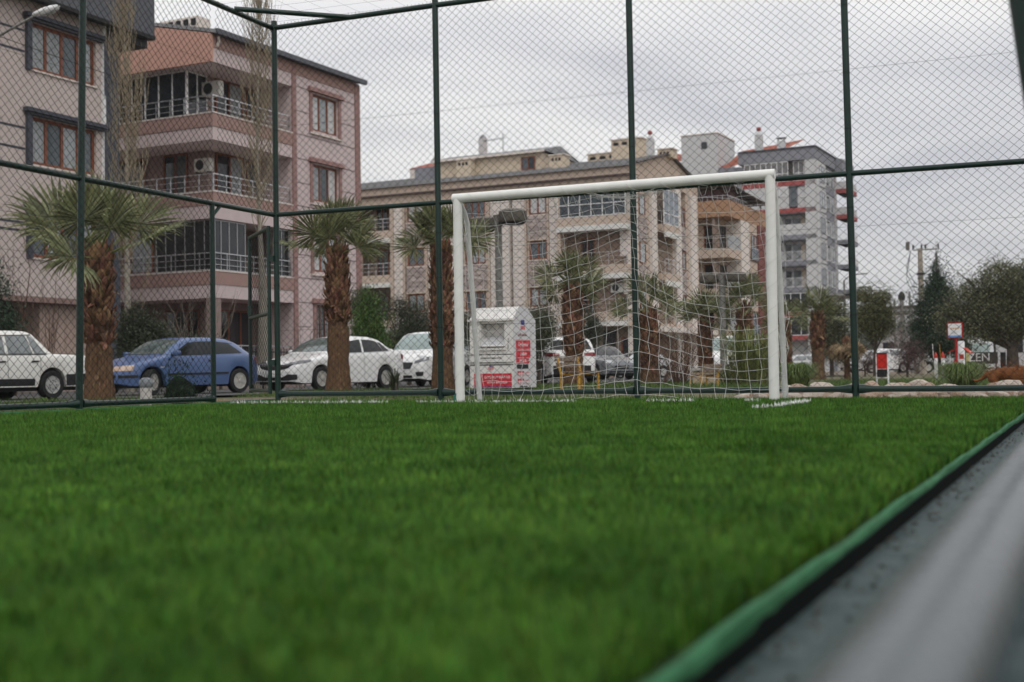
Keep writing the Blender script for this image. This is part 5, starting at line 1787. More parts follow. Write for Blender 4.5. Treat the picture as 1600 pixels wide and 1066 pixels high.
class Car:
    def __init__(s, kind, name, label, px, D, lat, tow, body, glass, cat='car', group=None, rims='spoke', steer=0, z=GZ + .055, wglass=None):
        sp = SPEC[kind]
        s.sp = sp
        s.L, s.W = sp['L'], sp['W']
        pos = gp(px, D, z)
        v_ = Vector((pos.x, pos.y, 0)).normalized()
        left_ = Vector((-v_.y, v_.x, 0))
        nose = left_ * lat - v_ * tow
        ang = math.atan2(nose.y, nose.x)
        s.root = thing(name, label, cat, pos, ang, group)
        top, belt = lut(sp['top']), lut(sp['belt'])
        s.top, s.belt = top, belt
        L_, hw = s.L, s.W / 2
        wl = lut([(0, hw * .70), (.05, hw * .78), (.16, hw * .88), (.45, hw * .96), (1.0, hw), (L_ - .9, hw), (L_ - .4, hw * .96), (L_ - .1, hw * .88), (L_, hw * .78)] if kind not in ('van', 'bus') else [(0, hw * .74), (.06, hw * .82), (.2, hw * .91), (.5, hw * .98), (1.0, hw), (L_ - .15, hw), (L_, hw * .95)])
        ns = 104
        rows_g = [(.955, .02), (.90, .42), (.815, .84), (.735, .945), (.40, .99), (0, 1.0)]
        rows_h = [(.955, .10), (.90, .38), (.80, .62), (.62, .85), (.34, .97), (0, 1.0)]
        mb = MB()
        s.low = []
        nr = None
        for i in range(ns + 1):
            x = L_ * i / ns
            w = wl(x)
            zl = sp['sill'] + .06 * max(0, 1 - x / .25) + .08 * max(0, 1 - (L_ - x) / .3)
            for xw in sp['wb']:
                Ra = sp['R'] + .055
                if abs(x - xw) < Ra:
                    zl = max(zl, sp['R'] + math.sqrt(Ra * Ra - (x - xw) ** 2))
            b_, t_ = belt(x), top(x)
            zl = min(zl, b_ - .06)
            g_ = min(1, max(0, (t_ - b_) / .32))
            ring = [(w * .86, zl + .0), (w * .985, zl + .012), (w * 1.0, zl + .34 * (b_ - zl)), (w * 1.0, zl + .68 * (b_ - zl)), (w * .985, zl + .9 * (b_ - zl)), (w * .962, b_)]
            for (a, c), (d, e) in zip(rows_g, rows_h):
                y = w * (g_ * a + (1 - g_) * d); f = g_ * c + (1 - g_) * e
                ring.append((y, b_ + max(.004, (t_ - b_)) * f))
            full = [(y, z_) for y, z_ in ring] + [(-y, z_) for y, z_ in reversed(ring[:-1])]
            nr = len(full)
            for (y, z_) in full:
                mb.v.append((L_ / 2 - x, y, z_))
        for i in range(ns):
            for j in range(nr - 1):
                mb.f.append((i * nr + j, i * nr + j + 1, (i + 1) * nr + j + 1, (i + 1) * nr + j))
        mb.f.append(tuple(range(nr)))
        mb.f.append(tuple(ns * nr + j for j in reversed(range(nr))))
        s.body = mb.build('body', body, s.root, True)
        s.bvh = BVHTree.FromPolygons([Vector(v) for v in mb.v], mb.f)
        # dark underside and wheel wells
        un = MB().box(-L_ / 2 + .2, L_ / 2 - .2, -hw * .80, hw * .80, .17, .52)
        un.build('underbody', M_black, s.root)
        for k_, xw in enumerate(sp['wb']):
            for sd in (-1, 1):
                s.wheel(L_ / 2 - xw, sd * (hw - .10), sp['R'], rims, steer if k_ == 0 else 0, sd)
        # glass
        x0, x1 = sp['ws']
        s.patch('windscreen', 'top', [(x1, -hw * .66), (x1 + .05, 0), (x1, hw * .66)], [(x0 + .06, -hw * .82), (x0, 0), (x0 + .06, hw * .82)], wglass or glass, 14, 8, .006)
        if sp['rw']:
            x0, x1 = sp['rw']
            s.patch('rear_window', 'top' if kind != 'suv' else 'rear', [(x0, -hw * .62), (x0, 0), (x0, hw * .62)] if kind != 'suv' else [(-hw * .66, 1.45), (0, 1.48), (hw * .66, 1.45)],
                    [(x1, -hw * .74), (x1 + .03, 0), (x1, hw * .74)] if kind != 'suv' else [(-hw * .78, 1.14), (0, 1.12), (hw * .78, 1.14)], glass, 12, 6, .006)
        else:
            s.patch('rear_window', 'rear', [(-hw * .7, top(3) - .18), (hw * .7, top(3) - .18)], [(-hw * .78, belt(3) + .06), (hw * .78, belt(3) + .06)], glass, 8, 4, .006)
        for (xb0, xt0, xb1, xt1) in sp['win']:
            tp = [(q, top(q) - .115 + (.03 if kind in ('van', 'bus') else 0)) for q in np.linspace(xt0, xt1, 7)]
            bt = [(q, belt(q) + .035) for q in np.linspace(xb0, xb1, 7)]
            for sd in (1, -1):
                s.patch('side_window', sd, tp, bt, glass, 9, 5, .006)
        for (d0, d1) in sp['doors']:
            for sd in (1, -1):
                for q in (d0, d1):
                    s.patch('door_gap', sd, [(q, belt(q) + .02), (q + .010, belt(q) + .02)], [(q, sp['sill'] + .1), (q + .010, sp['sill'] + .1)], M_seam, 1, 8, .003)
                h_ = d1 - .22
                s.patch('door_handle', sd, [(h_, belt(h_) - .10), (h_ + .17, belt(h_) - .09)], [(h_, belt(h_) - .135), (h_ + .17, belt(h_) - .125)], s.hm(kind), 3, 2, .02)
        for sd in (1, -1):
            xm = sp['win'][0][0] + .08
            z_ = belt(xm) + .10
            me_ = MB().lathe([(.01, -.09), (.075, -.08), (.10, 0), (.085, .07), (.01, .09)], 12, M=Matrix.Translation((L_ / 2 - xm, sd * (hw + .08), z_)) @ Matrix.Diagonal((1.05, 1.15, .72, 1)))
            me_.build('door_mirror', body if kind != 'saloon' else M_trim, s.root, True)
            MB().tube([(L_ / 2 - xm, sd * hw * .93, z_ - .05), (L_ / 2 - xm, sd * (hw + .06), z_ - .04)], .022, 6).build('mirror_arm', M_trim, s.root, True)

    def hm(s, kind):
        return M_trim if kind in ('saloon', 'hatch') else s.body.data.materials[0]

    def wheel(s, x, y, R, rims, steer, sd):
        M_ = Matrix.Translation((x, y, R)) @ rotz(math.radians(steer)) @ Matrix.Rotation(-sd * PI / 2, 4, 'X')
        w = MB().lathe([(R * .62, -.09), (R * .93, -.095), (R, -.07), (R, .07), (R * .94, .098), (R * .66, .09), (R * .62, .06)], 28, M=M_).build('wheel', M_tyre, s.root, True)
        MB().lathe([(R * .62, .0), (R * .62, .02), (.02, .03)], 24, M=M_).build('rim_well', M_rimd, w)
        if rims == 'cap':
            r_ = MB().lathe([(R * .64, .075), (R * .62, .09), (R * .45, .075), (R * .2, .095), (.01, .10)], 24, M=M_)
            r_.build('hub_cap', M_cap, w, True)
            ho = MB()
            for i in range(8):
                a = PI / 4 * i
                ho.lathe([(R * .055, .088), (R * .05, .094)], 8, (R * .30 * math.cos(a), R * .30 * math.sin(a), 0), M=M_)
            ho.build('vent_hole', M_rimd, w, kind='stuff')
        else:
            r_ = MB().lathe([(R * .655, .07), (R * .655, .092), (R * .60, .09), (R * .58, .05)], 28, M=M_)
            for i in range(5):
                a = 2 * PI * i / 5 + .3
                p = Matrix.Rotation(a, 4, 'Z')
                r_.prism([(R * .10, -R * .055), (R * .62, -R * .075), (R * .62, R * .035), (R * .10, R * .055)], .03, M_ @ Matrix.Translation((0, 0, .055)) @ p)
            r_.lathe([(R * .16, .05), (R * .15, .095), (.01, .10)], 14, M=M_)
            r_.build('rim', M_rim, w)

    def cast(s, kind, a, b):
        L_ = s.L
        if kind == 'top':
            o, d = Vector((L_ / 2 - a, b, 4)), Vector((0, 0, -1))
        elif kind == 'front':
            o, d = Vector((5, a, b)), Vector((-1, 0, 0))
        elif kind == 'rear':
            o, d = Vector((-5, a, b)), Vector((1, 0, 0))
        else:
            o, d = Vector((L_ / 2 - a, kind * 4, b)), Vector((0, -kind, 0))
        h, n, i, q = s.bvh.ray_cast(o, d)
        if h is None:
            return None
        if n.dot(d) > 0:
            n = -n
        return h, n

    def patch(s, name, kind, tp, bt, m, nu=8, nv=4, off=.006, parent=None, label=None):
        def rs(pl, t):
            d = [0]
            for i in range(1, len(pl)):
                d.append(d[-1] + math.hypot(pl[i][0] - pl[i - 1][0], pl[i][1] - pl[i - 1][1]))
            q = t * d[-1]
            return (np.interp(q, d, [p[0] for p in pl]), np.interp(q, d, [p[1] for p in pl]))
        mb = MB()
        ids = {}
        for i in range(nu + 1):
            a, b = rs(tp, i / nu), rs(bt, i / nu)
            for j in range(nv + 1):
                t = j / nv
                r = s.cast(kind, a[0] * (1 - t) + b[0] * t, a[1] * (1 - t) + b[1] * t)
                if r:
                    ids[i, j] = len(mb.v)
                    mb.v.append(tuple(r[0] + r[1] * off))
        for i in range(nu):
            for j in range(nv):
                q = [(i, j), (i + 1, j), (i + 1, j + 1), (i, j + 1)]
                if all(k_ in ids for k_ in q):
                    mb.f.append(tuple(ids[k_] for k_ in q))
        if not mb.f:
            return None
        return mb.build(name, m, parent or s.root, True, label=label)

    def plate(s, text, kind='front', z=.42, y=0):
        r = s.cast(kind, y, z)
        h = r[0]
        sx = 1 if kind == 'front' else -1
        p = MB().box(h.x + sx * .01 - .006, h.x + sx * .01 + .006, y - .26, y + .26, z - .057, z + .057).build('number_plate', M_plate, s.root)
        lettering(text, .075, M_seam, Matrix.Translation((h.x + sx * .018, y, z)) @ rotz(PI / 2 if sx > 0 else -PI / 2) @ Matrix.Rotation(PI / 2, 4, 'X'), p, 'number')
        return p


def lettering(text, size, m, M_, parent=None, name='lettering', depth=.002, align='CENTER', sx=1.0):
    """text turned into a mesh that stands in its own xy plane"""
    cu = bpy.data.curves.new(name, 'FONT')
    cu.body = text
    cu.size = size
    cu.extrude = depth
    cu.align_x = align
    cu.align_y = 'CENTER'
    cu.resolution_u = 2
    o = bpy.data.objects.new(name, cu)
    COL.objects.link(o)
    dg = bpy.context.evaluated_depsgraph_get()
    me = bpy.data.meshes.new_from_object(o.evaluated_get(dg))
    bpy.data.objects.remove(o)
    bpy.data.curves.remove(cu)
    me.transform(M_ @ Matrix.Diagonal((sx, 1, 1, 1)))
    me.materials.clear()
    o = link(name, me, m, parent)
    o['kind'] = 'stuff'
    return o


# ---- blue three door hatchback behind the thick palm
c = Car('hatch', 'parked_car', 'faded blue three door hatchback with turned front wheel behind the left fence', 272, 31.0, .78, .63, P_blue, M_cglass, group='cars parked along the street', steer=24, wglass=M_cglassg)
for sd in (1, -1):
    c.patch('headlight', 'front', [(sd * .38, .66), (sd * .68, .67)], [(sd * .38, .55), (sd * .69, .56)], M_amber, 8, 4, .012)
    c.patch('headlight', sd, [(.03, .66), (.36, .69)], [(.03, .555), (.30, .565)], M_amber, 8, 4, .012)
    c.patch('bumper_strip', sd, [(.02, .46), (.42, .47)], [(.02, .40), (.42, .41)], M_trim, 6, 2, .014)
    c.patch('side_moulding', sd, [(1.22, .50), (3.06, .52)], [(1.22, .455), (3.06, .475)], M_trim, 14, 2, .014)
    c.patch('side_indicator', sd, [(1.02, .66), (1.13, .665)], [(1.02, .63), (1.13, .635)], M_lamp, 2, 2, .01)
    c.patch('taillight', sd, [(3.98, .90), (4.17, .88)], [(4.0, .72), (4.18, .72)], M_red, 4, 3, .01)
    c.patch('roof_seam', sd, [(1.85, c.top(1.85) - .085), (3.3, c.top(3.3) - .075)], [(1.85, c.top(1.85) - .095), (3.3, c.top(3.3) - .085)], M_seam, 10, 1, .004)
c.patch('bumper_strip', 'front', [(-.66, .47), (.66, .47)], [(-.66, .41), (.66, .41)], M_trim, 10, 2, .014)
c.patch('front_grille', 'front', [(-.3, .64), (.3, .64)], [(-.3, .56), (.3, .56)], M_trim, 6, 2, .008)
c.patch('lower_grille', 'front', [(-.45, .36), (.45, .36)], [(-.45, .27), (.45, .27)], M_black, 6, 2, .008)
MB().tube([(.95, .25, 1.02), (.62, -.1, 1.14)], .008, 4).build('wiper', M_trim, c.root)

# ---- white saloon with black grille behind the second palm
c = Car('sedan', 'parked_car', 'white modern saloon with black grille behind the corner post and palm', 519, 35.6, .67, .74, P_white, M_cglass, group='cars parked along the street', wglass=M_cglassg)
c.patch('front_grille', 'front', [(-.62, .70), (-.3, .685), (.3, .685), (.62, .70)], [(-.50, .60), (-.25, .545), (.25, .545), (.50, .60)], M_black, 14, 4, .012)
c.patch('grille_bar', 'front', [(-.5, .655), (.5, .655)], [(-.5, .647), (.5, .647)], M_lampd, 10, 1, .02)
for sd in (1, -1):
    c.patch('headlight', 'front', [(sd * .40, .74), (sd * .74, .80)], [(sd * .40, .665), (sd * .74, .70)], M_lampd, 8, 4, .014)
    c.patch('headlight', sd, [(.05, .76), (.55, .815)], [(.05, .68), (.50, .76)], M_lampd, 8, 4, .014)
    c.patch('fog_surround', 'front', [(sd * .30, .36), (sd * .52, .44), (sd * .74, .43)], [(sd * .30, .27), (sd * .55, .275), (sd * .74, .30)], M_trim, 8, 4, .012)
    c.patch('taillight', sd, [(4.28, .98), (4.5, .95)], [(4.32, .84), (4.51, .82)], M_red, 4, 3, .012)
    c.patch('window_trim', sd, [(1.6, c.belt(1.6) + .03), (3.75, c.belt(3.7) + .03)], [(1.6, c.belt(1.6) + .012), (3.75, c.belt(3.7) + .012)], M_chrome, 14, 1, .008)
c.patch('lower_grille', 'front', [(-.36, .365), (.36, .365)], [(-.36, .275), (.36, .275)], M_black, 8, 3, .012)
c.plate('34 KD 118', z=.45)
MB().box(.55, .75, -.15, .25, 1.0, 1.05).build('dashboard_paper', mat('blue paper', (.35, .52, .62), .8), c.root)

# ---- white people carrier, nose on, left of the goal
c = Car('van', 'parked_car', 'white people carrier facing the pitch with pointed headlights left of the goal', 668, 41.0, .40, .92, P_white, M_cglasst, group='cars parked along the street', wglass=M_cglasst)
c.patch('front_grille', 'front', [(-.42, .74), (0, .76), (.42, .74)], [(-.34, .56), (0, .55), (.34, .56)], M_black, 10, 5, .014)
for k_ in range(4):
    c.patch('grille_bar', 'front', [(-.38, .715 - k_ * .04), (.38, .715 - k_ * .04)], [(-.38, .705 - k_ * .04), (.38, .705 - k_ * .04)], M_lampd, 8, 1, .022)
for sd in (1, -1):
    c.patch('headlight', 'front', [(sd * .46, .78), (sd * .80, .93)], [(sd * .46, .70), (sd * .80, .80)], M_lampd, 8, 4, .014)
    c.patch('headlight', sd, [(.06, .86), (.42, .97)], [(.06, .76), (.34, .90)], M_lamp, 8, 4, .014)
    c.patch('fog_surround', 'front', [(sd * .50, .45), (sd * .74, .47)], [(sd * .56, .32), (sd * .72, .34)], M_trim, 6, 4, .012)
c.patch('lower_grille', 'front', [(-.4, .36), (.4, .36)], [(-.4, .28), (.4, .28)], M_black, 8, 3, .012)
c.plate('35 BR 021', z=.48)

# ---- boxy white saloon at the left edge
c = Car('saloon', 'parked_car', 'old boxy white saloon with black door handles at the left edge', -26, 25.6, .80, .60, P_cream, M_cglassl, group='cars parked along the street', rims='cap')
for sd in (1, -1):
    c.patch('sill_trim', sd, [(1.05, .42), (2.85, .42)], [(1.05, .25), (2.85, .25)], M_trim, 14, 3, .012)
    c.patch('sill_trim', sd, [(3.50, .50), (4.20, .52)], [(3.52, .27), (4.22, .30)], M_trim, 8, 3, .012)
    c.patch('window_trim', sd, [(1.4, c.belt(1.5) + .035), (3.05, c.belt(3.05) + .035)], [(1.4, c.belt(1.5) + .02), (3.05, c.belt(3.05) + .02)], M_seam, 14, 1, .010)
    c.patch('drip_rail', sd, [(1.8, c.top(1.8) - .075), (2.7, c.top(2.7) - .075)], [(1.8, c.top(1.8) - .09), (2.7, c.top(2.7) - .09)], M_seam, 10, 1, .010)
    c.patch('taillight', 'rear', [(sd * .45, .80), (sd * .70, .80)], [(sd * .45, .62), (sd * .70, .62)], M_red, 4, 3, .012)
c.patch('rear_bumper', 'rear', [(-.72, .52), (.72, .52)], [(-.72, .36), (.72, .36)], M_trim, 8, 3, .05)

# ---- white crossover seen from behind, right of the clothes bin
c = Car('suv', 'parked_car', 'white crossover seen from behind between the clothes bin and a palm', 874, 45.0, .20, -.98, P_white, M_cglass, group='cars parked along the street')
for sd in (1, -1):
    c.patch('taillight', 'rear', [(sd * .42, 1.02), (sd * .84, 1.04)], [(sd * .42, .93), (sd * .84, .90)], M_red, 6, 3, .014)
    c.patch('taillight', sd, [(4.0, 1.05), (4.34, 1.02)], [(4.05, .93), (4.36, .90)], M_red, 6, 3, .014)
c.patch('rear_bumper', 'rear', [(-.85, .60), (.85, .60)], [(-.85, .32), (.85, .32)], M_trim, 8, 3, .014)
c.plate('35 N 407', 'rear', .78)

# ---- further cars
for kind, lab, px, D, a, b, pm, gm, ww in (
        ('suv', 'dark grey crossover parked beside the palm by the yellow bench', 938, 60, -.45, .89, P_grey, M_cglass, None),
        ('hatch', 'small silver hatchback half hidden by the fence post behind the goal', 990, 68, .86, .51, P_silver, M_cglass, None),
        ('bus', 'white van with a broad windscreen behind the goal net, near the right post', 1146, 60, .22, .97, P_white, M_cglassg, M_cglasst),
        ('hatch', 'distant pale car below the grey tower', 1244, 92, .95, .3, P_silver, M_cglassl, None),
        ('suv', 'distant white car partly behind the red notice board', 1372, 84, .75, .66, P_white, M_cglassl, None),
        ('bus', 'silver van with pale windows behind the totem sign', 1484, 78, .97, .24, P_silver, M_cglasst, None)):
    c = Car(kind, 'parked_car', lab, px, D, a, b, pm, gm, 'van' if kind == 'bus' else 'car', 'cars parked along the street', wglass=ww)
    w_ = c.W / 2
    for sd in (1, -1):
        zt = c.belt(.12) + .02
        c.patch('headlight', 'front', [(sd * w_ * .45, zt), (sd * w_ * .82, zt + .03)], [(sd * w_ * .45, zt - .12), (sd * w_ * .82, zt - .10)], M_lamp, 5, 3, .012)
    c.patch('front_grille', 'front', [(-w_ * .4, .62), (w_ * .4, .62)], [(-w_ * .4, .48), (w_ * .4, .48)], M_black, 6, 3, .012)
    c.patch('front_bumper', 'front', [(-w_ * .7, .40), (w_ * .7, .40)], [(-w_ * .7, .29), (w_ * .7, .29)], M_trim, 6, 3, .012)
# ================================================================== STREET FURNITURE, SIGNS, ROCKS, DOG
# ---- clothes donation bin
M_bin = mat('bin white paint', (.70, .685, .655), .55, .06, 4, dirt=((.42, .36, .30), .42, 5, .10))
M_bing = mat('bin side paint', (.56, .56, .575), .55, .06, 4, dirt=((.40, .37, .35), .3, 5, .12))
M_redp = mat('red print', (.56, .035, .055), .55, .1, 9)
M_navy = mat('navy print', (.06, .06, .22), .6)
M_pink = mat('pale red print', (.60, .26, .27), .6)
M_wtxt = mat('white print', (.76, .74, .73), .6)
bp_ = at(803, 612, D=29.3)
bn = thing('clothes_donation_bin', 'white clothes donation bin with red panels and a sloping roof behind the goal', 'donation bin', (bp_.x, bp_.y, GZ), math.radians(-3))
BW, BD, BH, BS = 1.12, 1.24, 1.70, 1.98      # front width, depth, shoulder and ridge heights; corner at the origin
body = [(0, .10), (0, BH), (.36, BS), (.76, BS), (BD, BH - .02), (BD, .10)]
MX = Matrix(((0, 0, 1, 0), (1, 0, 0, 0), (0, 1, 0, 0), (0, 0, 0, 1)))   # prism in yz along x
# shell with an open hatch recess on the front
sh = MB()
hx0, hx1, hz0, hz1 = -.84, -.22, 1.04, 1.60
Fb_ = Face('S', 0)
panel(Fb_, -BW, 0, .10, BH, [(hx0, hx1, hz0, hz1)], 0, .32, sh)
sh.poly([(x, y, z) for x, y, z in ((-BW, 0, BH), (0, 0, BH), (0, .36, BS), (-BW, .36, BS))])
sh.poly([(-BW, .36, BS), (0, .36, BS), (0, .76, BS), (-BW, .76, BS)])
sh.poly([(-BW, .76, BS), (0, .76, BS), (0, BD, BH - .02), (-BW, BD, BH - .02)])
sh.poly([(-BW, y, z) for y, z in body])
sh.poly([(-BW, BD, .10), (0, BD, .10), (0, BD, BH - .02), (-BW, BD, BH - .02)])
sh.quad((hx0, .32, hz0), (hx1, .32, hz0), (hx1, .32, hz1), (hx0, .32, hz1))
sh.build('shell', M_bin, bn)
MB().poly([(.002, y, z) for y, z in body]).build('side_panel', M_bing, bn)
MB().box(-BW + .05, -.05, .05, BD - .05, 0, .10).build('base', M_trim, bn)
MB().box(hx0 - .04, hx1 + .04, -.05, .26, hz0 - .06, hz0 - .02, Matrix.Rotation(.0, 4, 'X')).build('chute_tray', M_bin, bn)
MB().quad((hx0, -.03, hz0 + .02), (hx1, -.03, hz0 + .02), (hx1, .27, hz0 + .26), (hx0, .27, hz0 + .26)).build('chute_flap', M_bing, bn)
MB().tube([(hx0 - .02, -.06, hz0 + .03), (hx1 + .02, -.06, hz0 + .03)], .018, 8).build('chute_handle', M_wtxt, bn)
for x in (-.66, -.38):
    MB().tube([(x, -.06, hz0 + .02), (x - .06, -.02, hz0 - .17)], .013, 6).build('chute_strut', M_wtxt, bn)
MB().box(-BW - .03, .02, -.07, .02, BH - .05, BH - .0).build('roof_lip', M_bin, bn)
for z in (.88, .70, .40 + .24):
    MB().box(-BW + .01, -.01, -.012, .0, z - .012, z + .006).build('seam', M_seam, bn)
MB().box(-BW + .02, -.02, -.045, -.0, .70, .86).build('fold', M_bin, bn)
# front print
MB().box(-1.02, -.05, -.006, -.0, .14, .44).build('red_panel', M_redp, bn)
MF = lambda x, z: Matrix.Translation((x, -.009, z)) @ Matrix.Rotation(PI / 2, 4, 'X')
lettering('GiYSi KUMBARASI', .085, M_wtxt, MF(-.42, .35), bn)
lettering('ATMA BAGISLA', .075, M_wtxt, MF(-.42, .23), bn)
MB().box(-1.02, -.05, -.006, -.0, .115, .138).build('navy_line', M_navy, bn)
for i, (x, z) in enumerate(((-.62, .56), (-.58, .60), (-.54, .56), (-.58, .52))):
    MB().box(x - .035, x + .035, -.006, 0, z - .03, z + .03).build('emblem', M_navy if i == 1 else M_pink, bn)
lettering('giysilerinizi buraya atiniz', .055, M_trim, MF(-.55, .80) @ Matrix.Translation((0, 0, .045)), bn)
for x, z in ((-.95, .62), (-.9, .5), (-.12, 1.2), (-.13, 1.05)):
    MB().box(x - .02, x + .02, -.004, 0, z - .05, z + .05).build('scuff', M_cap, bn)
# side print
MS = lambda y, z: Matrix.Translation((.007, y, z)) @ rotz(PI / 2) @ Matrix.Rotation(PI / 2, 4, 'X')
Fs_ = Face('E', .004)
for (u0, u1, z0, z1, m_) in ((.14, .92, 1.00, 1.21, M_redp), (.14, .92, .80, .985, M_redp), (.14, .84, .66, .785, M_redp), (.18, .80, .54, .64, M_trim)):
    Fs_.box(q := MB(), u0, u1, -.003, .002, z0, z1)
    q.build('side_label', m_, bn)
lettering('Giysilerinizi', .125, M_wtxt, MS(.53, 1.10), bn, sx=.95)
lettering('paylasin', .115, M_wtxt, MS(.53, .89), bn)
lettering('444 35 35', .095, M_wtxt, MS(.49, .72), bn)
lettering('iyilik kutusu', .10, mat('brown print', (.25, .12, .10), .7), MS(.5, 1.33), bn)
Fs_.box(q := MB(), .42, .62, -.003, .002, 1.56, 1.68); q.build('emblem', M_navy, bn)
for u in (.44, .52, .60):
    Fs_.box(q := MB(), u - .025, u + .025, -.003, .002, 1.45, 1.53); q.build('emblem', M_redp, bn)
for r_, z in enumerate((.44, .37, .26, .18)):
    for k_ in range(3):
        Fs_.box(q := MB(), .20 + k_ * .13, .20 + k_ * .13 + .09 - .02 * (r_ % 2), -.003, .002, z, z + .05); q.build('red_mark', M_redp if r_ % 2 == 0 else M_pink, bn)
    Fs_.box(q := MB(), .62, .86, -.003, .002, z, z + .022); q.build('red_mark', M_pink, bn)
lettering('tekstil geri donusum', .05, M_trim, MS(.52, .13), bn)

# ---- benches with yellow steel frames
M_yel = mat('yellow frame paint', (.44, .25, .04), .5, .12, 9, dirt=((.3, .17, .05), .4, 12))
M_slat = mat('weathered bench slat', (.20, .155, .12), .85, .25, 6, stretch=(1, 8, 8))


def bench(label, px, D, ang, s=1.0):
    t = thing('park_bench', label, 'bench', gp(px, D, GZ), ang, 'benches on the verge')
    t.scale = (s, s, s)
    w = 1.35
    for x in (-w / 2 + .12, w / 2 - .12):
        MB().tube([(x, -.02, .80), (x, .06, .46), (x, .08, .40), (x, .08, 0)], [.03, .03, .034, .034], 6).tube([(x, .08, .41), (x, .52, .41)], .03, 6).tube([(x, .50, .41), (x, .50, 0)], .034, 6).build('bench_frame', M_yel, t)
    for i in range(3):
        MB().box(-w / 2, w / 2, .16 + i * .13, .27 + i * .13, .44, .475).build('seat_slat', M_slat, t, bevel=.006)
    for i in range(2):
        MB().box(-w / 2, w / 2, -.035 + .035 * (1 - i), -.005 + .035 * (1 - i), .56 + i * .14, .67 + i * .14).build('back_slat', M_slat, t, bevel=.006)
    return t


bench('yellow framed park bench with grey slats behind the net, beside the clothes bin', 888, 28.5, math.radians(-94), .98)
bench('yellow framed park bench end half hidden by reeds near the goal right post', 1112, 31, math.radians(75), .72)
lg = thing('stone_ledge', 'low sandy stone ledge behind the second yellow bench', 'ledge', gp(1125, 36, GZ), .2)
MB().box(-.75, .75, -.2, .2, 0, .42).build('block', mat('sandy stone', (.38, .30, .21), .9, .15, 6, bump=.4), lg, bevel=.02)
MB().box(-.82, .82, -.26, .26, .42, .50).build('coping', M_conc, lg, bevel=.01)

# ---- bollard and the roll of dark netting by the left fence
bl = thing('bollard', 'short grey domed bollard with a white band before the blue hatchback wheel', 'bollard', gp(228, 19.2, GZ))
MB().lathe([(.085, -.05), (.085, .30), (.088, .31)], 18).build('post', mat('white bollard band', (.55, .52, .50), .7, dirt=((.3, .28, .26), .4, 8)), bl, True)
MB().lathe([(.088, .31), (.10, .33), (.105, .37), (.098, .42), (.06, .455), (.01, .465)], 18).build('dome', mat('grey bollard cap', (.17, .185, .20), .6), bl, True)
M_net = mat('dark green netting', (.004, .009, .005), .8, .5, 20, col2=(.010, .022, .010), spec=.2)
nr_ = thing('netting_roll', 'crumpled roll of dark green netting lying behind the left fence', 'netting', gp(284, 18.3, GZ), YAW)
nr_.scale = (.80, .9, 1.5)
rm = MB()
nseg, nrg = 40, 22
for i in range(nseg + 1):
    f = i / nseg
    x = -.40 + .80 * f
    env = (math.sin(PI * min(1, f * 1.0 + .02)) ** .45) * (1 - .45 * f) + .02
    for j in range(nrg):
        a = 2 * PI * j / nrg
        q = .165 * env * (1 + .10 * math.sin(a * 5 + f * 9) + rnd.uniform(-.06, .06))
        rm.v.append((x + rnd.uniform(-.01, .01), q * math.cos(a) * 1.1, .14 + .05 * (1 - f) * math.sin(PI * f) + q * math.sin(a)))
for i in range(nseg):
    for j in range(nrg):
        j2 = (j + 1) % nrg
        rm.f.append((i * nrg + j, i * nrg + j2, (i + 1) * nrg + j2, (i + 1) * nrg + j))
rm.build('roll', M_net, nr_)
for i in range(14):
    f = .06 + i * .065
    rr_ = .165 * (math.sin(PI * f) ** .45) * (1 - .45 * f) + .012
    MB().tube([(-.4 + .8 * f + .02 * math.sin(a * 3 + i), rr_ * 1.1 * math.cos(a), .14 + .05 * (1 - f) * math.sin(PI * f) + rr_ * math.sin(a)) for a in np.linspace(0, 2 * PI, 18)[:-1]], .006, 4, closed=True).build('fold', M_net, nr_)
V, F_ = leaf_cloud([(-.12, 0, .17, .26, .15, .14), (.15, 0, .13, .22, .12, .10)], 1500, .05, 3, 61)
link('frayed_mesh', npmesh('frayed_mesh', V, F_), mat('green mesh strands', (.010, .030, .008), .8, .4, 10, island=.6), nr_, kind='stuff')
pk = thing('timber_plank', 'orange brown timber plank on the ground at the gateway', 'plank', gp(372, 16.0, GZ + .10), YAW + .05)
MB().box(-.48, .55, -.05, .05, 0, .055).build('board', mat('orange brown timber', (.30, .16, .075), .85, .2, 5, stretch=(1, 8, 8)), pk, bevel=.004)

# ---- rocks along the back kerb, right of the goal
M_rock = mat('pinkish limestone', (.27, .17, .115), .9, .2, 9, col2=(.50, .40, .32), bump=.8, dirt=((.19, .085, .045), .5, 7, .12))
M_rockw = mat('pale limestone', (.36, .28, .22), .9, .15, 9, col2=(.56, .50, .44), bump=.6, dirt=((.27, .16, .095), .45, 8, .12))


def rock_mesh(seed):
    r = np.random.RandomState(seed)
    bm = bmesh.new()
    bmesh.ops.create_icosphere(bm, subdivisions=2, radius=1)
    dirs = r.normal(size=(9, 3)); dirs /= np.linalg.norm(dirs, axis=1)[:, None]
    hs = r.uniform(.55, .9, 9)
    for v_ in bm.verts:
        p = np.array(v_.co)
        for d_, h_ in zip(dirs, hs):          # planed facets
            e = p @ d_ - h_
            if e > 0:
                p = p - d_ * e * .9
        p *= 1 + r.uniform(-.04, .04)
        v_.co = p
    me = bpy.data.meshes.new('rock')
    bm.to_mesh(me); bm.free()
    me.materials.append(M_rock if seed % 2 else M_rockw)
    return me


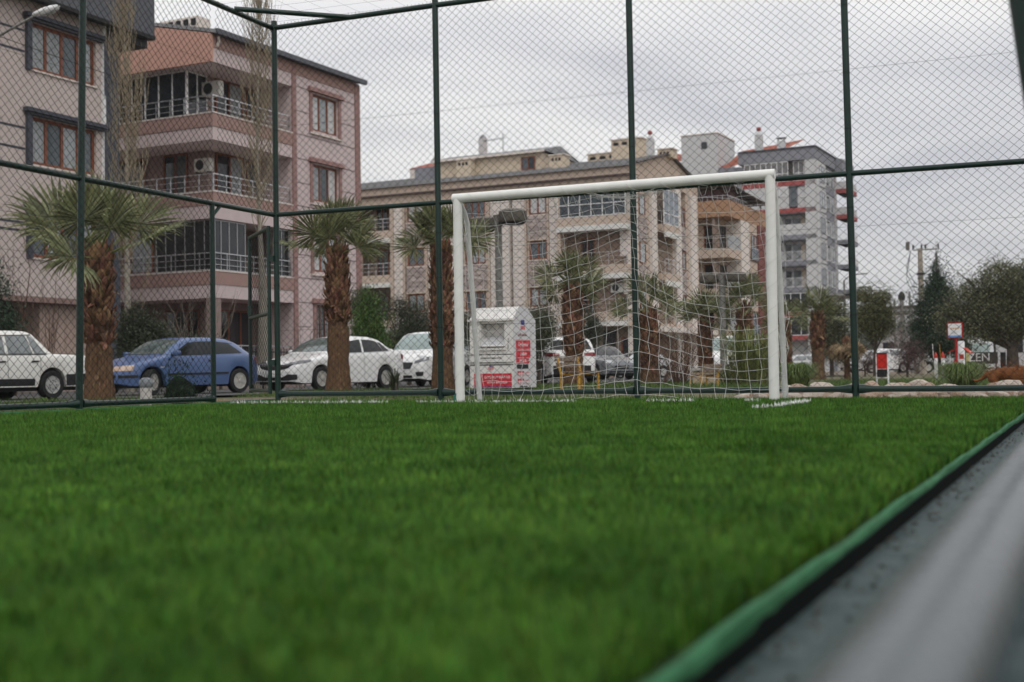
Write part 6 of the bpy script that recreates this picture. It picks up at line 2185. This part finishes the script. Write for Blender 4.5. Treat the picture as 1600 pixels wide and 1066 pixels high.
RK = [rock_mesh(i) for i in range(8)]
rr_ = random.Random(4)
spots = []
for i in range(64):      # the row tight against the kerb, heaped a little above it
    spots.append((1155 + 500 * (i + rr_.random()) / 64, 12.0 + rr_.random() * .25, rr_.uniform(.055, .10), .045, None))
for i in range(40):
    spots.append((rr_.uniform(1165, 1640), 13.0 + rr_.random() * 3.0, rr_.uniform(.07, .14), None, None))
spots += [(1283, 14.4, .15, None, 'largest rounded pale rock, standing clear above the bottom rail left of the tall fence post'),
          (1326, 14.2, .12, None, 'pale rock leaning left of the tall fence post, above the bottom rail'),
          (1345, 14.0, .11, None, 'pinkish rock just right of the tall fence post'),
          (1362, 14.2, .13, None, 'flat pinkish rock left of the red notice board legs'),
          (1398, 14.3, .11, None, 'pale rock right of the red notice board legs'),
          (1410, 14.5, .12, None, 'white streaked rock beside the small spiky brown plant'),
          (1432, 14.8, .13, None, 'rounded sandy rock between the spiky plant and the grass mound'),
          (1447, 14.2, .10, None, 'small grey rock at the left foot of the large grass mound'),
          (1479, 12.4, .12, None, 'smooth pinkish rock below the grass mound, under the bottom rail'),
          (1558, 12.7, .13, None, 'white rock between the hind legs of the brown dog'),
          (1574, 12.6, .15, None, 'broad white rock under the belly of the brown dog'),
          (1243, 12.9, .13, None, 'sandy rock right of the goal stay, under the green mound'),
          (1226, 12.9, .12, None, 'pink rock touching the foot of the goal stay')]
for i, (px, D, s_, zz, lab) in enumerate(spots):
    o = bpy.data.objects.new('rock', RK[i % 8])
    COL.objects.link(o)
    p = gp(px, D, GZ + s_ * .42)
    if p.y < 11.76 + s_ * 1.1:
        p.y = 11.76 + s_ * 1.1
    if zz is not None:
        p.z = rr_.uniform(-.03, .025)
    elif lab:
        p.z = .0 + s_ * .3
    elif p.y < 14:
        p.z = max(p.z, -.03 + s_ * .35)
    o.location = p
    o.rotation_euler = (rr_.uniform(-.3, .3), rr_.uniform(-.3, .3), rr_.uniform(0, 6.28))
    o.scale = (s_ * rr_.uniform(.9, 1.35), s_ * rr_.uniform(.8, 1.2), s_ * rr_.uniform(.65, .9))
    tag(o, lab or ('rough pinkish rock in the row behind the back kerb, right of the goal' if (i % 8) % 2 else 'rough pale limestone rock in the row behind the back kerb, right of the goal'), 'rock', 'rocks along the back kerb')
# bank of earth the rocks sit on
bk_ = MB()
for i in range(25):
    x = -2.6 + 6.0 * i / 24
    for (y, z) in ((11.735, -.06), (12.0, -.05), (12.6, -.06), (13.6, -.10), (15.0, GZ + .0)):
        bk_.v.append((x, y, z + rnd.uniform(-.012, .012)))
for i in range(24):
    for j in range(4):
        bk_.f.append((i * 5 + j, i * 5 + j + 1, (i + 1) * 5 + j + 1, (i + 1) * 5 + j))
struct(bk_.build('earth_bank', mat('pale earth', (.26, .20, .15), .95, .3, 8, bump=.6, col2=(.36, .30, .24)), smooth=True))
# brown earth and grit between the kerb and the verge
es = MB()
for i in range(700):
    px = NP.uniform(425, 1240); D = NP.uniform(12.2, 15)
    p = gp(px, D, GZ + .03)
    if not (11.74 < p.y < 12.6):
        continue
    r = NP.uniform(.008, .03)
    n = len(es.v)
    for q in ((1, 0, 0), (-1, 0, 0), (0, 1, 0), (0, -1, 0), (0, 0, .8), (0, 0, -1)):
        es.v.append((p.x + q[0] * r * NP.uniform(.6, 1.3), p.y + q[1] * r, p.z + q[2] * r))
    es.f += [tuple(n + t for t in q) for q in ((0, 2, 4), (2, 1, 4), (1, 3, 4), (3, 0, 4))]
struct(es.build('earth_clods', mat('brown clods', (.15, .09, .06), .95, .3, 20, island=.5)), 'stuff')
struct(MB().box(-8.4, 1.5, 11.73, 12.45, -.3, -.055).build('earth_strip', mat('red brown earth', (.17, .105, .075), .95, .3, 8, bump=.6, col2=(.25, .17, .125))))

# ---- red notice board on white legs
rb_ = thing('notice_board', 'red notice board between two white posts beyond the rocks', 'notice board', gp(1379, 26.5, GZ), YAW - .35)
rb_.scale = (.72, .8, .76)
for x in (-.24, .24):
    MB().tube([(x, 0, -.1), (x, 0, .96)], .024, 10).build('leg', M_whitefr, rb_, True)
MB().tube([(-.24, 0, .30), (.24, 0, .30)], .016, 8).build('cross_bar', M_whitefr, rb_, True)
MB().box(-.205, .205, -.02, .02, .55, .955).build('board', mat('bright red panel', (.62, .028, .018), .5, .1, 5), rb_, bevel=.004)
MB().tube([(-.2, 0, .965), (.2, 0, .965)], .03, 8).build('top_tube', M_darkfr, rb_, True)
MB().box(-.17, .12, -.05, .05, .33, .53).build('litter_box', M_trim, rb_, bevel=.006)

# ---- totem sign and its red framed base, ZEN sign, posts
tt = thing('totem_sign', 'white sign panel in a red frame on a red post under the olive tree', 'sign', gp(1494, 38, GZ), YAW + .28)
M_rst = mat('red steel', (.38, .02, .02), .5)
MB().tube([(.02, 0, 0), (.02, 0, 1.3)], .035, 8).build('post', M_rst, tt)
MB().box(-.225, .225, -.04, .04, 1.27, 1.74).build('frame', M_rst, tt, bevel=.01)
MB().box(-.19, .19, -.052, .042, 1.30, 1.71).build('panel', mat('sign white', (.72, .72, .73), .5), tt)
MB().box(-.19, .19, -.055, -.053, 1.30, 1.36).build('blue_band', mat('sign blue', (.14, .26, .52), .5), tt)
MZ = lambda x, y, z: Matrix.Translation((x, y, z)) @ Matrix.Rotation(PI / 2, 4, 'X')
for i in range(4):
    MB().box(-.12 + i * .065, -.08 + i * .065, -.056, -.053, 1.54, 1.59).build('emblem', mat('sign orange', (.55, .30, .10), .6), tt)
for i in range(3):
    MB().box(-.11, .11 - .03 * i, -.055, -.053, 1.46 - i * .03, 1.467 - i * .03).build('text_line', M_cap, tt)
MB().box(-.05, .06, -.06, .06, 0, .62).build('plinth', M_rst, tt)
col_ = thing('advertising_column', 'white round column standing behind the red sign post', 'column', gp(1503, 39, GZ))
col_.scale = (.5, .5, .62)
MB().lathe([(.2, 0), (.2, 1.9), (.16, 1.95)], 18).build('shaft', M_whitefr, col_, True)
kk = thing('kiosk_canopy', 'small red canopy and boards at the foot of the totem sign', 'kiosk', gp(1497, 38.6, GZ), YAW)
kk.scale = (.69,) * 3
kk.scale = (1, 1, 1)
MB().poly([(-.27, -.1, .86), (-.04, -.1, .98), (-.04, .15, .98), (-.27, .15, .86)]).poly([(.22, -.1, 1.0), (.43, -.1, .84), (.43, .15, .84), (.22, .15, 1.0)]).poly([(-.27, -.1, .84), (-.04, -.1, .96), (-.04, -.1, .98), (-.27, -.1, .86)]).poly([(.22, -.1, .98), (.43, -.1, .82), (.43, -.1, .84), (.22, -.1, 1.0)]).build('canopy', mat('red canopy', (.46, .05, .035), .6), kk)
MB().box(.10, .22, -.1, -.04, .66, .80).build('red_box', MATS['red canopy'], kk)
MB().box(.30, .40, -.1, -.04, .58, .84).build('yellow_board', mat('pale yellow board', (.50, .47, .24), .6), kk)
for x in (-.24, -.06, .40):
    MB().tube([(x, 0, 0), (x, 0, .9)], .012, 6).build('post', M_whitefr, kk)
for px, D, h, lab in ((1463, 54, .0, 'left of the pair of red tipped white posts before the silver van'), (1474, 54, .0, 'right of the pair of red tipped white posts before the silver van')):
    p_ = thing('marker_post', lab, 'post', gp(px, 39.5, GZ))
    p_.scale = (.36, .36, .62)
    MB().lathe([(.15, 0), (.15, 1.12), (.14, 1.14)], 14).build('drum', M_whitefr, p_, True)
    MB().lathe([(.16, 1.14), (.16, 1.24), (.05, 1.42), (.01, 1.44)], 14).build('cone_top', MATS['red canopy'], p_, True)
    MB().tube([(-.2, .1, 1.1), (-.26, .1, 1.85)], .03, 6).build('stick', M_yel if px > 1470 else M_whitefr, p_)
zs_ = thing('shop_sign', 'dark hoarding with the white word ZEN below the big olive tree', 'sign', gp(1527, 46, GZ), YAW + .12)
zs_.scale = (.42,) * 3
zs_.location.z += .28
MB().box(-1.0, 1.75, -.05, .05, .55, 1.55).build('board', mat('dark hoarding', (.07, .065, .06), .7), zs_)
lettering('ZEN', 1.0, M_wtxt, MZ(.2, -.06, 1.08), zs_, 'lettering', .02)
for x in (-.9, 1.6):
    MB().tube([(x, 0, 0), (x, 0, .6)], .05, 6).build('leg', M_darkfr, zs_)
MB().tube([(2.2, 0, 0), (2.2, 0, 1.5)], .22, 10).build('side_post', M_trim, zs_)
# low white buildings beyond
for lab, px, D, w, d, h, m_ in (('long low white building behind the big olive tree', 1580, 110, 26, 8, 3.6, M_whiteb), ('low white building with a flat roof beyond the silver van', 1462, 120, 7, 6, 3.4, M_whiteb), ('far white block left of the utility pole', 1405, 200, 7, 8, 9.5, M_whiteb), ('distant cream house low beside the grey tower', 1340, 170, 8, 8, 3.4, M_cream)):
    b = thing('low_building', lab, 'building', gp(px, D, GZ), YAW)
    MB().box(-w / 2, w / 2, 0, d, 0, h).build('wall', m_, b)
    MB().box(-w / 2 - .3, w / 2 + .3, -.3, d + .3, h, h + .3).build('roof', M_roofgrey, b)
    for i in range(int(w / 2.4)):
        x = -w / 2 + 1 + i * 2.4
        MB().box(x, x + 1.1, -.04, .02, h * .42, h * .75).build('window', M_glassd, b)

# ---- lamps and poles
M_pole = mat('grey galvanised pole', (.20, .195, .18), .55, .12, 4, metal=.3)
M_wood = mat('weathered pole', (.33, .285, .235), .9, .2, 3, stretch=(4, 4, .4))
M_lampcol = mat('dull olive lamp casing', (.115, .105, .088), .6, .15, 5)
p = gp(782, 42, GZ)
sl = thing('street_lamp', 'twin headed park lamp with drum shades rising behind the clothes bin', 'street lamp', p, YAW - .05)
zt = at(782, 338, D=42).z - GZ
MB().tube([(0, 0, 0), (0, 0, zt * .5), (0, 0, zt)], [.13, .125, .12], 12).build('pole', M_pole, sl, True)
MB().box(-.95, .95, -.06, .06, zt - .24, zt - .02).build('arm', M_lampcol, sl)
MB().box(-.15, .15, -.1, .1, zt - .3, zt + .06).build('bracket', M_lampcol, sl)
for x in (-.78, .72):
    h_ = MB().lathe([(.02, .24), (.36, .22), (.46, .15), (.47, -.12), (.42, -.20), (.02, -.21)], 22, (x, 0, zt - .12 + (.06 if x > 0 else -.05))).build('lamp_head', M_lampcol, sl, True)
    MB().lathe([(.40, -.21), (.36, -.25), (.02, -.26)], 20, (x, 0, zt - .12 + (.06 if x > 0 else -.05))).build('diffuser', M_black, h_, True)
p = gp(1131, 44, GZ)
s2 = thing('street_lamp', 'twin headed park lamp among the palms seen through the right half of the goal', 'street lamp', p, YAW + .05)
zt = at(1131, 428, D=44).z - GZ
MB().tube([(0, 0, 0), (0, 0, zt)], .115, 12).build('pole', M_pole, s2, True)
MB().box(-.6, .65, -.05, .05, zt - .17, zt - .04).build('arm', M_lampcol, s2)
for x in (-.66, .72):
    MB().lathe([(.02, .16), (.28, .14), (.34, .10), (.35, -.11), (.31, -.16), (.02, -.17)], 22, (x * .8, 0, zt - .12)).build('lamp_head', M_lampcol, s2, True)
p = gp(1336, 74, GZ)
s3 = thing('street_lamp', 'twin headed park lamp with its heads each side of the tall right fence post', 'street lamp', p, YAW)
zt = at(1333, 461, D=74).z - GZ
MB().tube([(0, 0, 0), (0, 0, zt)], .13, 12).build('pole', M_pole, s3, True)
MB().box(-1.4, .6, -.05, .05, zt - .2, zt - .02).build('arm', M_lampcol, s3)
for x in (-1.15, .45):
    MB().lathe([(.02, .24), (.4, .2), (.52, .12), (.52, -.2), (.46, -.26), (.02, -.27)], 18, (x, 0, zt - .1)).build('lamp_head', M_lampcol, s3, True)
# white cobra head over the street, top left
hd = at(72, 17, D=30)
cl = thing('street_lamp', 'white cobra head street lamp arching in at the top left', 'street lamp', (at(-60, 400, D=30).x, at(-60, 400, D=30).y, GZ))
cp = Vector((cl.location.x, cl.location.y, GZ))
a0 = at(-60, 76, D=30) - cp; a1 = at(0, 55, D=30) - cp; a2 = at(52, 26, D=30) - cp
MB().tube([(0, 0, 0), (0, 0, a0.z - .4), a0, a1, a2], [.09, .07, .04, .035, .03], 10).build('pole', M_pole, cl, True)
ax = (at(92, 12, D=30) - at(48, 26, D=30)); ax_n = ax.normalized()
Mh = Matrix.Translation(hd - cp) @ ax_n.to_track_quat('X', 'Z').to_matrix().to_4x4()
MB().lathe([(.01, -.34), (.075, -.30), (.125, -.1), (.135, .12), (.10, .28), (.01, .34)], 18, M=Mh @ Matrix.Rotation(PI / 2, 4, 'Y') @ Matrix.Diagonal((.62, 1, 1, 1))).build('lamp_head', M_whitefr, cl, True)
MB().lathe([(.01, -.22), (.08, -.18), (.10, .12), (.01, .24)], 16, M=Mh @ Matrix.Translation((0.04, 0, -.055)) @ Matrix.Rotation(PI / 2, 4, 'Y') @ Matrix.Diagonal((.5, 1, 1, 1))).build('diffuser', M_lamp, cl, True)
# utility poles
up = thing('utility_pole', 'tall pale concrete utility pole with insulators beside the dark conifer', 'utility pole', gp(1443, 68, GZ), YAW + .3)
zt = at(1441, 388, D=68).z - GZ
MB().tube([(0, 0, 0), (-.03, 0, zt)], [.19, .12], 10).build('pole', M_wood, up, True)
MB().box(-.4, .95, -.03, .03, zt - .10, zt - .04).build('cross_arm', M_pole, up)
for x in (-.38, .05, .25, .9):
    MB().lathe([(.03, 0), (.06, .05), (.03, .1), (.065, .15), (.03, .22), (.01, .25)], 10, (x, 0, zt - .02)).build('insulator', M_trim, up, True)
MB().box(-.75, -.58, -.1, .1, zt - .05, zt + .38).build('fuse_box', M_lampcol, up)
for k_ in range(3):
    MB().tube([(-.5, -.08, zt - .1), (-.75, -.1, zt - 1 - .3 * k_), (-.1, -.15, zt - 2.2 - .5 * k_)], .012, 4).build('dropper_wire', M_wire, up)
MB().tube([(.9, 0, zt - .1), (.5, -.1, zt - 1.4), (.15, -.1, zt - 1.1)], .012, 4).build('dropper_wire', M_wire, up)
for z in (zt - 1.4, zt - 2.9):
    MB().lathe([(.22, 0), (.22, .1)], 10, (-.01, 0, z)).build('band', M_trim, up)
u2 = thing('utility_pole', 'shorter grey utility pole with two cross arms left of the tall pale one', 'utility pole', gp(1416, 90, GZ), YAW)
zt = at(1414, 462, D=90).z - GZ
for x in (-.12, .55):
    MB().tube([(x, 0, 0), (x - .1, 0, zt - (.0 if x < 0 else 1.0))], [.2, .15], 8).build('pole', M_pole, u2, True)
for z, w in ((zt - 1.25, 2.2), (zt - .8, 1.4)):
    MB().box(-w, w, -.06, .06, z - .1, z + .1).build('cross_arm', M_lampcol, u2)
for x in (-1.9, -1.1, 1.2, 1.9):
    MB().lathe([(.1, 0), (.16, .3), (.06, .5)], 8, (x, 0, zt - 1.2)).build('insulator', M_trim, u2, True)
MB().lathe([(.22, 0), (.26, .3), (.1, .6)], 8, (-.2, 0, zt - .3)).build('transformer', M_trim, u2, True)
for px, D, py, lab in ((1400, 110, 470, 'slim far pole nearest the fence post'), (1424, 120, 455, 'slim far pole just left of the tall pale utility pole')):
    q_ = thing('far_pole', lab, 'pole', gp(px, D, GZ))
    MB().tube([(0, 0, 0), (0, 0, at(px, py, D=D).z - GZ)], .11, 6).build('shaft', M_pole, q_, True)
cb_ = thing('street_lamp', 'faint far cobra head lamp right of the tall fence post', 'street lamp', gp(1322, 120, GZ))
zq = at(1344, 428, D=120).z - GZ
MB().tube([(0, 0, 0), (0, 0, zq - .6), (.6, 0, zq - .1), (1.6, .5, zq)], [.12, .09, .06, .05], 7).build('pole', M_pole, cb_, True)
MB().box(1.5, 2.1, .4, .65, zq - .06, zq + .06).build('lamp_head', M_pole, cb_)

# ---- overhead cables
def cable(lab, pts, r=.012, sag=.0):
    o = MB().tube(pts, r, 5, cap=False).build('overhead_cable', M_wire)
    tag(o, lab, 'cable')


def wire_px(lab, pa, Da, pb, Db, r, sag=.25):
    a, b = at(*pa, D=Da), at(*pb, D=Db)
    cable(lab, [a.lerp(b, t) - Vector((0, 0, sag * 4 * t * (1 - t))) for t in np.linspace(0, 1, 14)], r)


wire_px('thin cable low across the blank wall of the left block', (-20, 50), 34, (440, 200), 45, .010, .1)

# ---- railing in front of the pink block
ir = thing('railing', 'low black iron railing on a wall behind the parked cars', 'railing', tuple(gp(400, 43, GZ)), 0)
a, b = gp(318, 42.5) - gp(400, 43), gp(470, 46) - gp(400, 43)
MB().tube([a + Vector((0, 0, 1.3)), b + Vector((0, 0, 1.3))], .03, 6).build('top_rail', M_darkfr, ir)
MB().tube([a + Vector((0, 0, .55)), b + Vector((0, 0, .55))], .03, 6).build('bottom_rail', M_darkfr, ir)
bar0 = None
for i in range(34):
    q = a.lerp(b, i / 33)
    if bar0 is None:
        bar0 = MB().box(-.012, .012, -.012, .012, .55, 1.42).build('picket', M_darkfr, ir)
        bar0.location = q
    else:
        o = bar0.copy(); COL.objects.link(o); o.parent = ir; o.location = q
dn = (b - a).normalized()
wl = MB()
nn_ = Vector((-dn.y, dn.x, 0)) * .1
wl.poly([a - nn_ + Vector((0, 0, 0)), b - nn_, b - nn_ + Vector((0, 0, .52)), a - nn_ + Vector((0, 0, .52))]).poly([a - nn_ + Vector((0, 0, .52)), b - nn_ + Vector((0, 0, .52)), b + nn_ + Vector((0, 0, .52)), a + nn_ + Vector((0, 0, .52))])
wl.poly([a + nn_, b + nn_, b + nn_ + Vector((0, 0, .52)), a + nn_ + Vector((0, 0, .52))])
wl.build('base_wall', M_shadewall, ir)
# stone tree pit round the stout bare trunk
sp_ = thing('tree_pit', 'rough stone ring at the foot of the stout bare trunk behind the gate', 'planter', gp(405, 41, GZ))
for k_ in range(3):
    n_ = 12
    for i in range(n_):
        a = 2 * PI * (i + .5 * (k_ % 2)) / n_
        if k_ == 0 and i == 0:
            st0 = MB().box(-.13, .13, -.11, .11, 0, .2).build('stone', mat('pit stone', (.30, .27, .23), .9, .2, 6, bump=.5), sp_, bevel=.03)
            o = st0
        else:
            o = st0.copy(); COL.objects.link(o); o.parent = sp_
        o.location = (math.cos(a) * .55, math.sin(a) * .55, .02 + k_ * .21)
        o.rotation_euler = (0, 0, a + PI / 2 + rnd.uniform(-.1, .1))
        o.scale = (rnd.uniform(.9, 1.15), 1, rnd.uniform(.85, 1))

# ---- far hill
hb = MB()
hx = np.linspace(-1500, 1600, 60)
pr2 = []
rh = np.random.RandomState(8)
prof_ = 60 + 125 * np.interp(hx, [-1500, -400, -200, 60, 300, 900, 1600], [.3, .5, .8, 1.25, .9, .5, .4]) + 6 * vnoise(hx, hx * 0, .006, 71) + 3 * vnoise(hx, hx * 0, .02, 72)
n = len(hx)
Vh = np.concatenate([np.stack([hx, np.full(n, 3000.), np.full(n, -5.)], -1), np.stack([hx, np.full(n, 3250.), prof_ * .72], -1), np.stack([hx, np.full(n, 3500.), prof_], -1), np.stack([hx, np.full(n, 4200.), np.full(n, -5.)], -1)])
I = np.arange(4 * n).reshape(4, n)
Fh = np.stack([I[:-1, :-1], I[:-1, 1:], I[1:, 1:], I[1:, :-1]], -1).reshape(-1, 4)
struct(link('hill', npmesh('hill', Vh, Fh), mat('scrub hillside', (.06, .07, .045), .95, .3, .01), smooth=True))

# ---- brown dog walking out of the frame
M_fur = mat('rusty brown fur', (.13, .048, .017), .85, .3, 14, col2=(.25, .098, .034), bump=.6, stretch=(1, 3, 3), dirt=((.10, .04, .018), .35, 5, .2))


def skinned(name, pts, edges, radii, m, parent, sub=2):
    me = bpy.data.meshes.new(name)
    me.from_pydata(pts, edges, [])
    o = bpy.data.objects.new(name, me)
    COL.objects.link(o)
    sk = o.modifiers.new('skin', 'SKIN')
    for i, r_ in enumerate(radii):
        me.skin_vertices[0].data[i].radius = (r_, r_) if not hasattr(r_, '__len__') else r_
    me.skin_vertices[0].data[0].use_root = True
    sb_ = o.modifiers.new('sub', 'SUBSURF'); sb_.levels = sub; sb_.render_levels = sub
    dg = bpy.context.evaluated_depsgraph_get()
    m2 = bpy.data.meshes.new_from_object(o.evaluated_get(dg))
    bpy.data.objects.remove(o)
    m2.materials.clear()
    return link(name, m2, m, parent, True)


dpos = gp(1574, 17.6, GZ)
dog = thing('dog', 'rusty brown dog walking behind the rocks, its head beyond the right edge', 'dog', dpos, YAW + .16)
P_ = [(-.20, 0, .335), (-.08, 0, .345), (.06, 0, .335), (.20, 0, .335), (.29, 0, .36), (.40, 0, .42), (.47, 0, .46), (.56, 0, .445), (.64, 0, .425),
      (-.27, 0, .33), (-.34, 0, .27), (-.42, 0, .24), (-.48, 0, .27)]
E2 = [(0, 1), (1, 2), (2, 3), (3, 4), (4, 5), (5, 6), (6, 7), (7, 8), (0, 9), (9, 10), (10, 11), (11, 12)]
Rd = [.095, .095, .105, .115, .09, .062, .066, .04, .026, .045, .022, .018, .008]


def leg(root, pts, rs):
    k_ = len(P_)
    for i, (p, r_) in enumerate(zip(pts, rs)):
        P_.append(p); Rd.append(r_)
        E2.append((root if i == 0 else k_ + i - 1, k_ + i))


leg(0, [(-.17, -.075, .25), (-.12, -.08, .19), (-.24, -.08, .105), (-.225, -.08, .02), (-.18, -.08, .012)], [.062, .042, .020, .017, .020])
leg(0, [(-.18, .075, .25), (-.19, .08, .18), (-.31, .08, .115), (-.34, .08, .03), (-.30, .08, .014)], [.060, .040, .020, .017, .020])
leg(3, [(.22, -.075, .25), (.19, -.075, .16), (.20, -.075, .08), (.19, -.075, .015), (.23, -.075, .012)], [.052, .030, .020, .017, .020])
leg(3, [(.21, .075, .25), (.25, .075, .165), (.31, .075, .09), (.29, .075, .03), (.33, .075, .018)], [.050, .030, .020, .016, .019])
dg_ = skinned('body', P_, E2, Rd, M_fur, dog)
for sd in (-1, 1):
    MB().poly([(.44, sd * .05, .50), (.49, sd * .055, .50), (.475, sd * .095, .41), (.445, sd * .09, .42)]).poly([(.44, sd * .057, .50), (.49, sd * .062, .50), (.475, sd * .102, .41), (.445, sd * .097, .42)]).build('ear', M_fur, dog)
    MB().lathe([(.004, -.012), (.012, 0), (.004, .012)], 8, (.545, sd * .036, .475)).build('eye', M_black, dog, True)
MB().lathe([(.004, -.014), (.016, 0), (.004, .014)], 8, (.665, 0, .43)).build('nose', M_black, dog, True)
# shaggy coat
V, F_ = leaf_cloud([(-.16, 0, .34, .12, .10, .10), (0, 0, .345, .14, .105, .10), (.16, 0, .34, .14, .115, .115), (.28, 0, .37, .08, .08, .09)], 2600, .035, 5, 77, shell=.9, droop=.8)
link('coat', npmesh('coat', V, F_), mat('rusty coat strands', (.17, .062, .020), .85, .3, 10, island=.45), dog, kind='stuff')

# ---- the air: a slight haze that pales the tower and turns the hill to blue grey
hz = MB().box(-4500, 4500, -1000, 5500, -7, 260).build('haze', None)
hm = bpy.data.materials.new('haze air')
hm.use_nodes = True
hn = hm.node_tree
hn.nodes.clear()
ho_ = hn.nodes.new('ShaderNodeOutputMaterial')
pv = hn.nodes.new('ShaderNodeVolumePrincipled')
pv.inputs['Color'].default_value = (.96, .97, 1.0, 1)
pv.inputs['Density'].default_value = .00028
pv.inputs['Anisotropy'].default_value = .2
hn.links.new(pv.outputs[0], ho_.inputs['Volume'])
hz.data.materials.append(hm)
struct(hz, 'stuff')
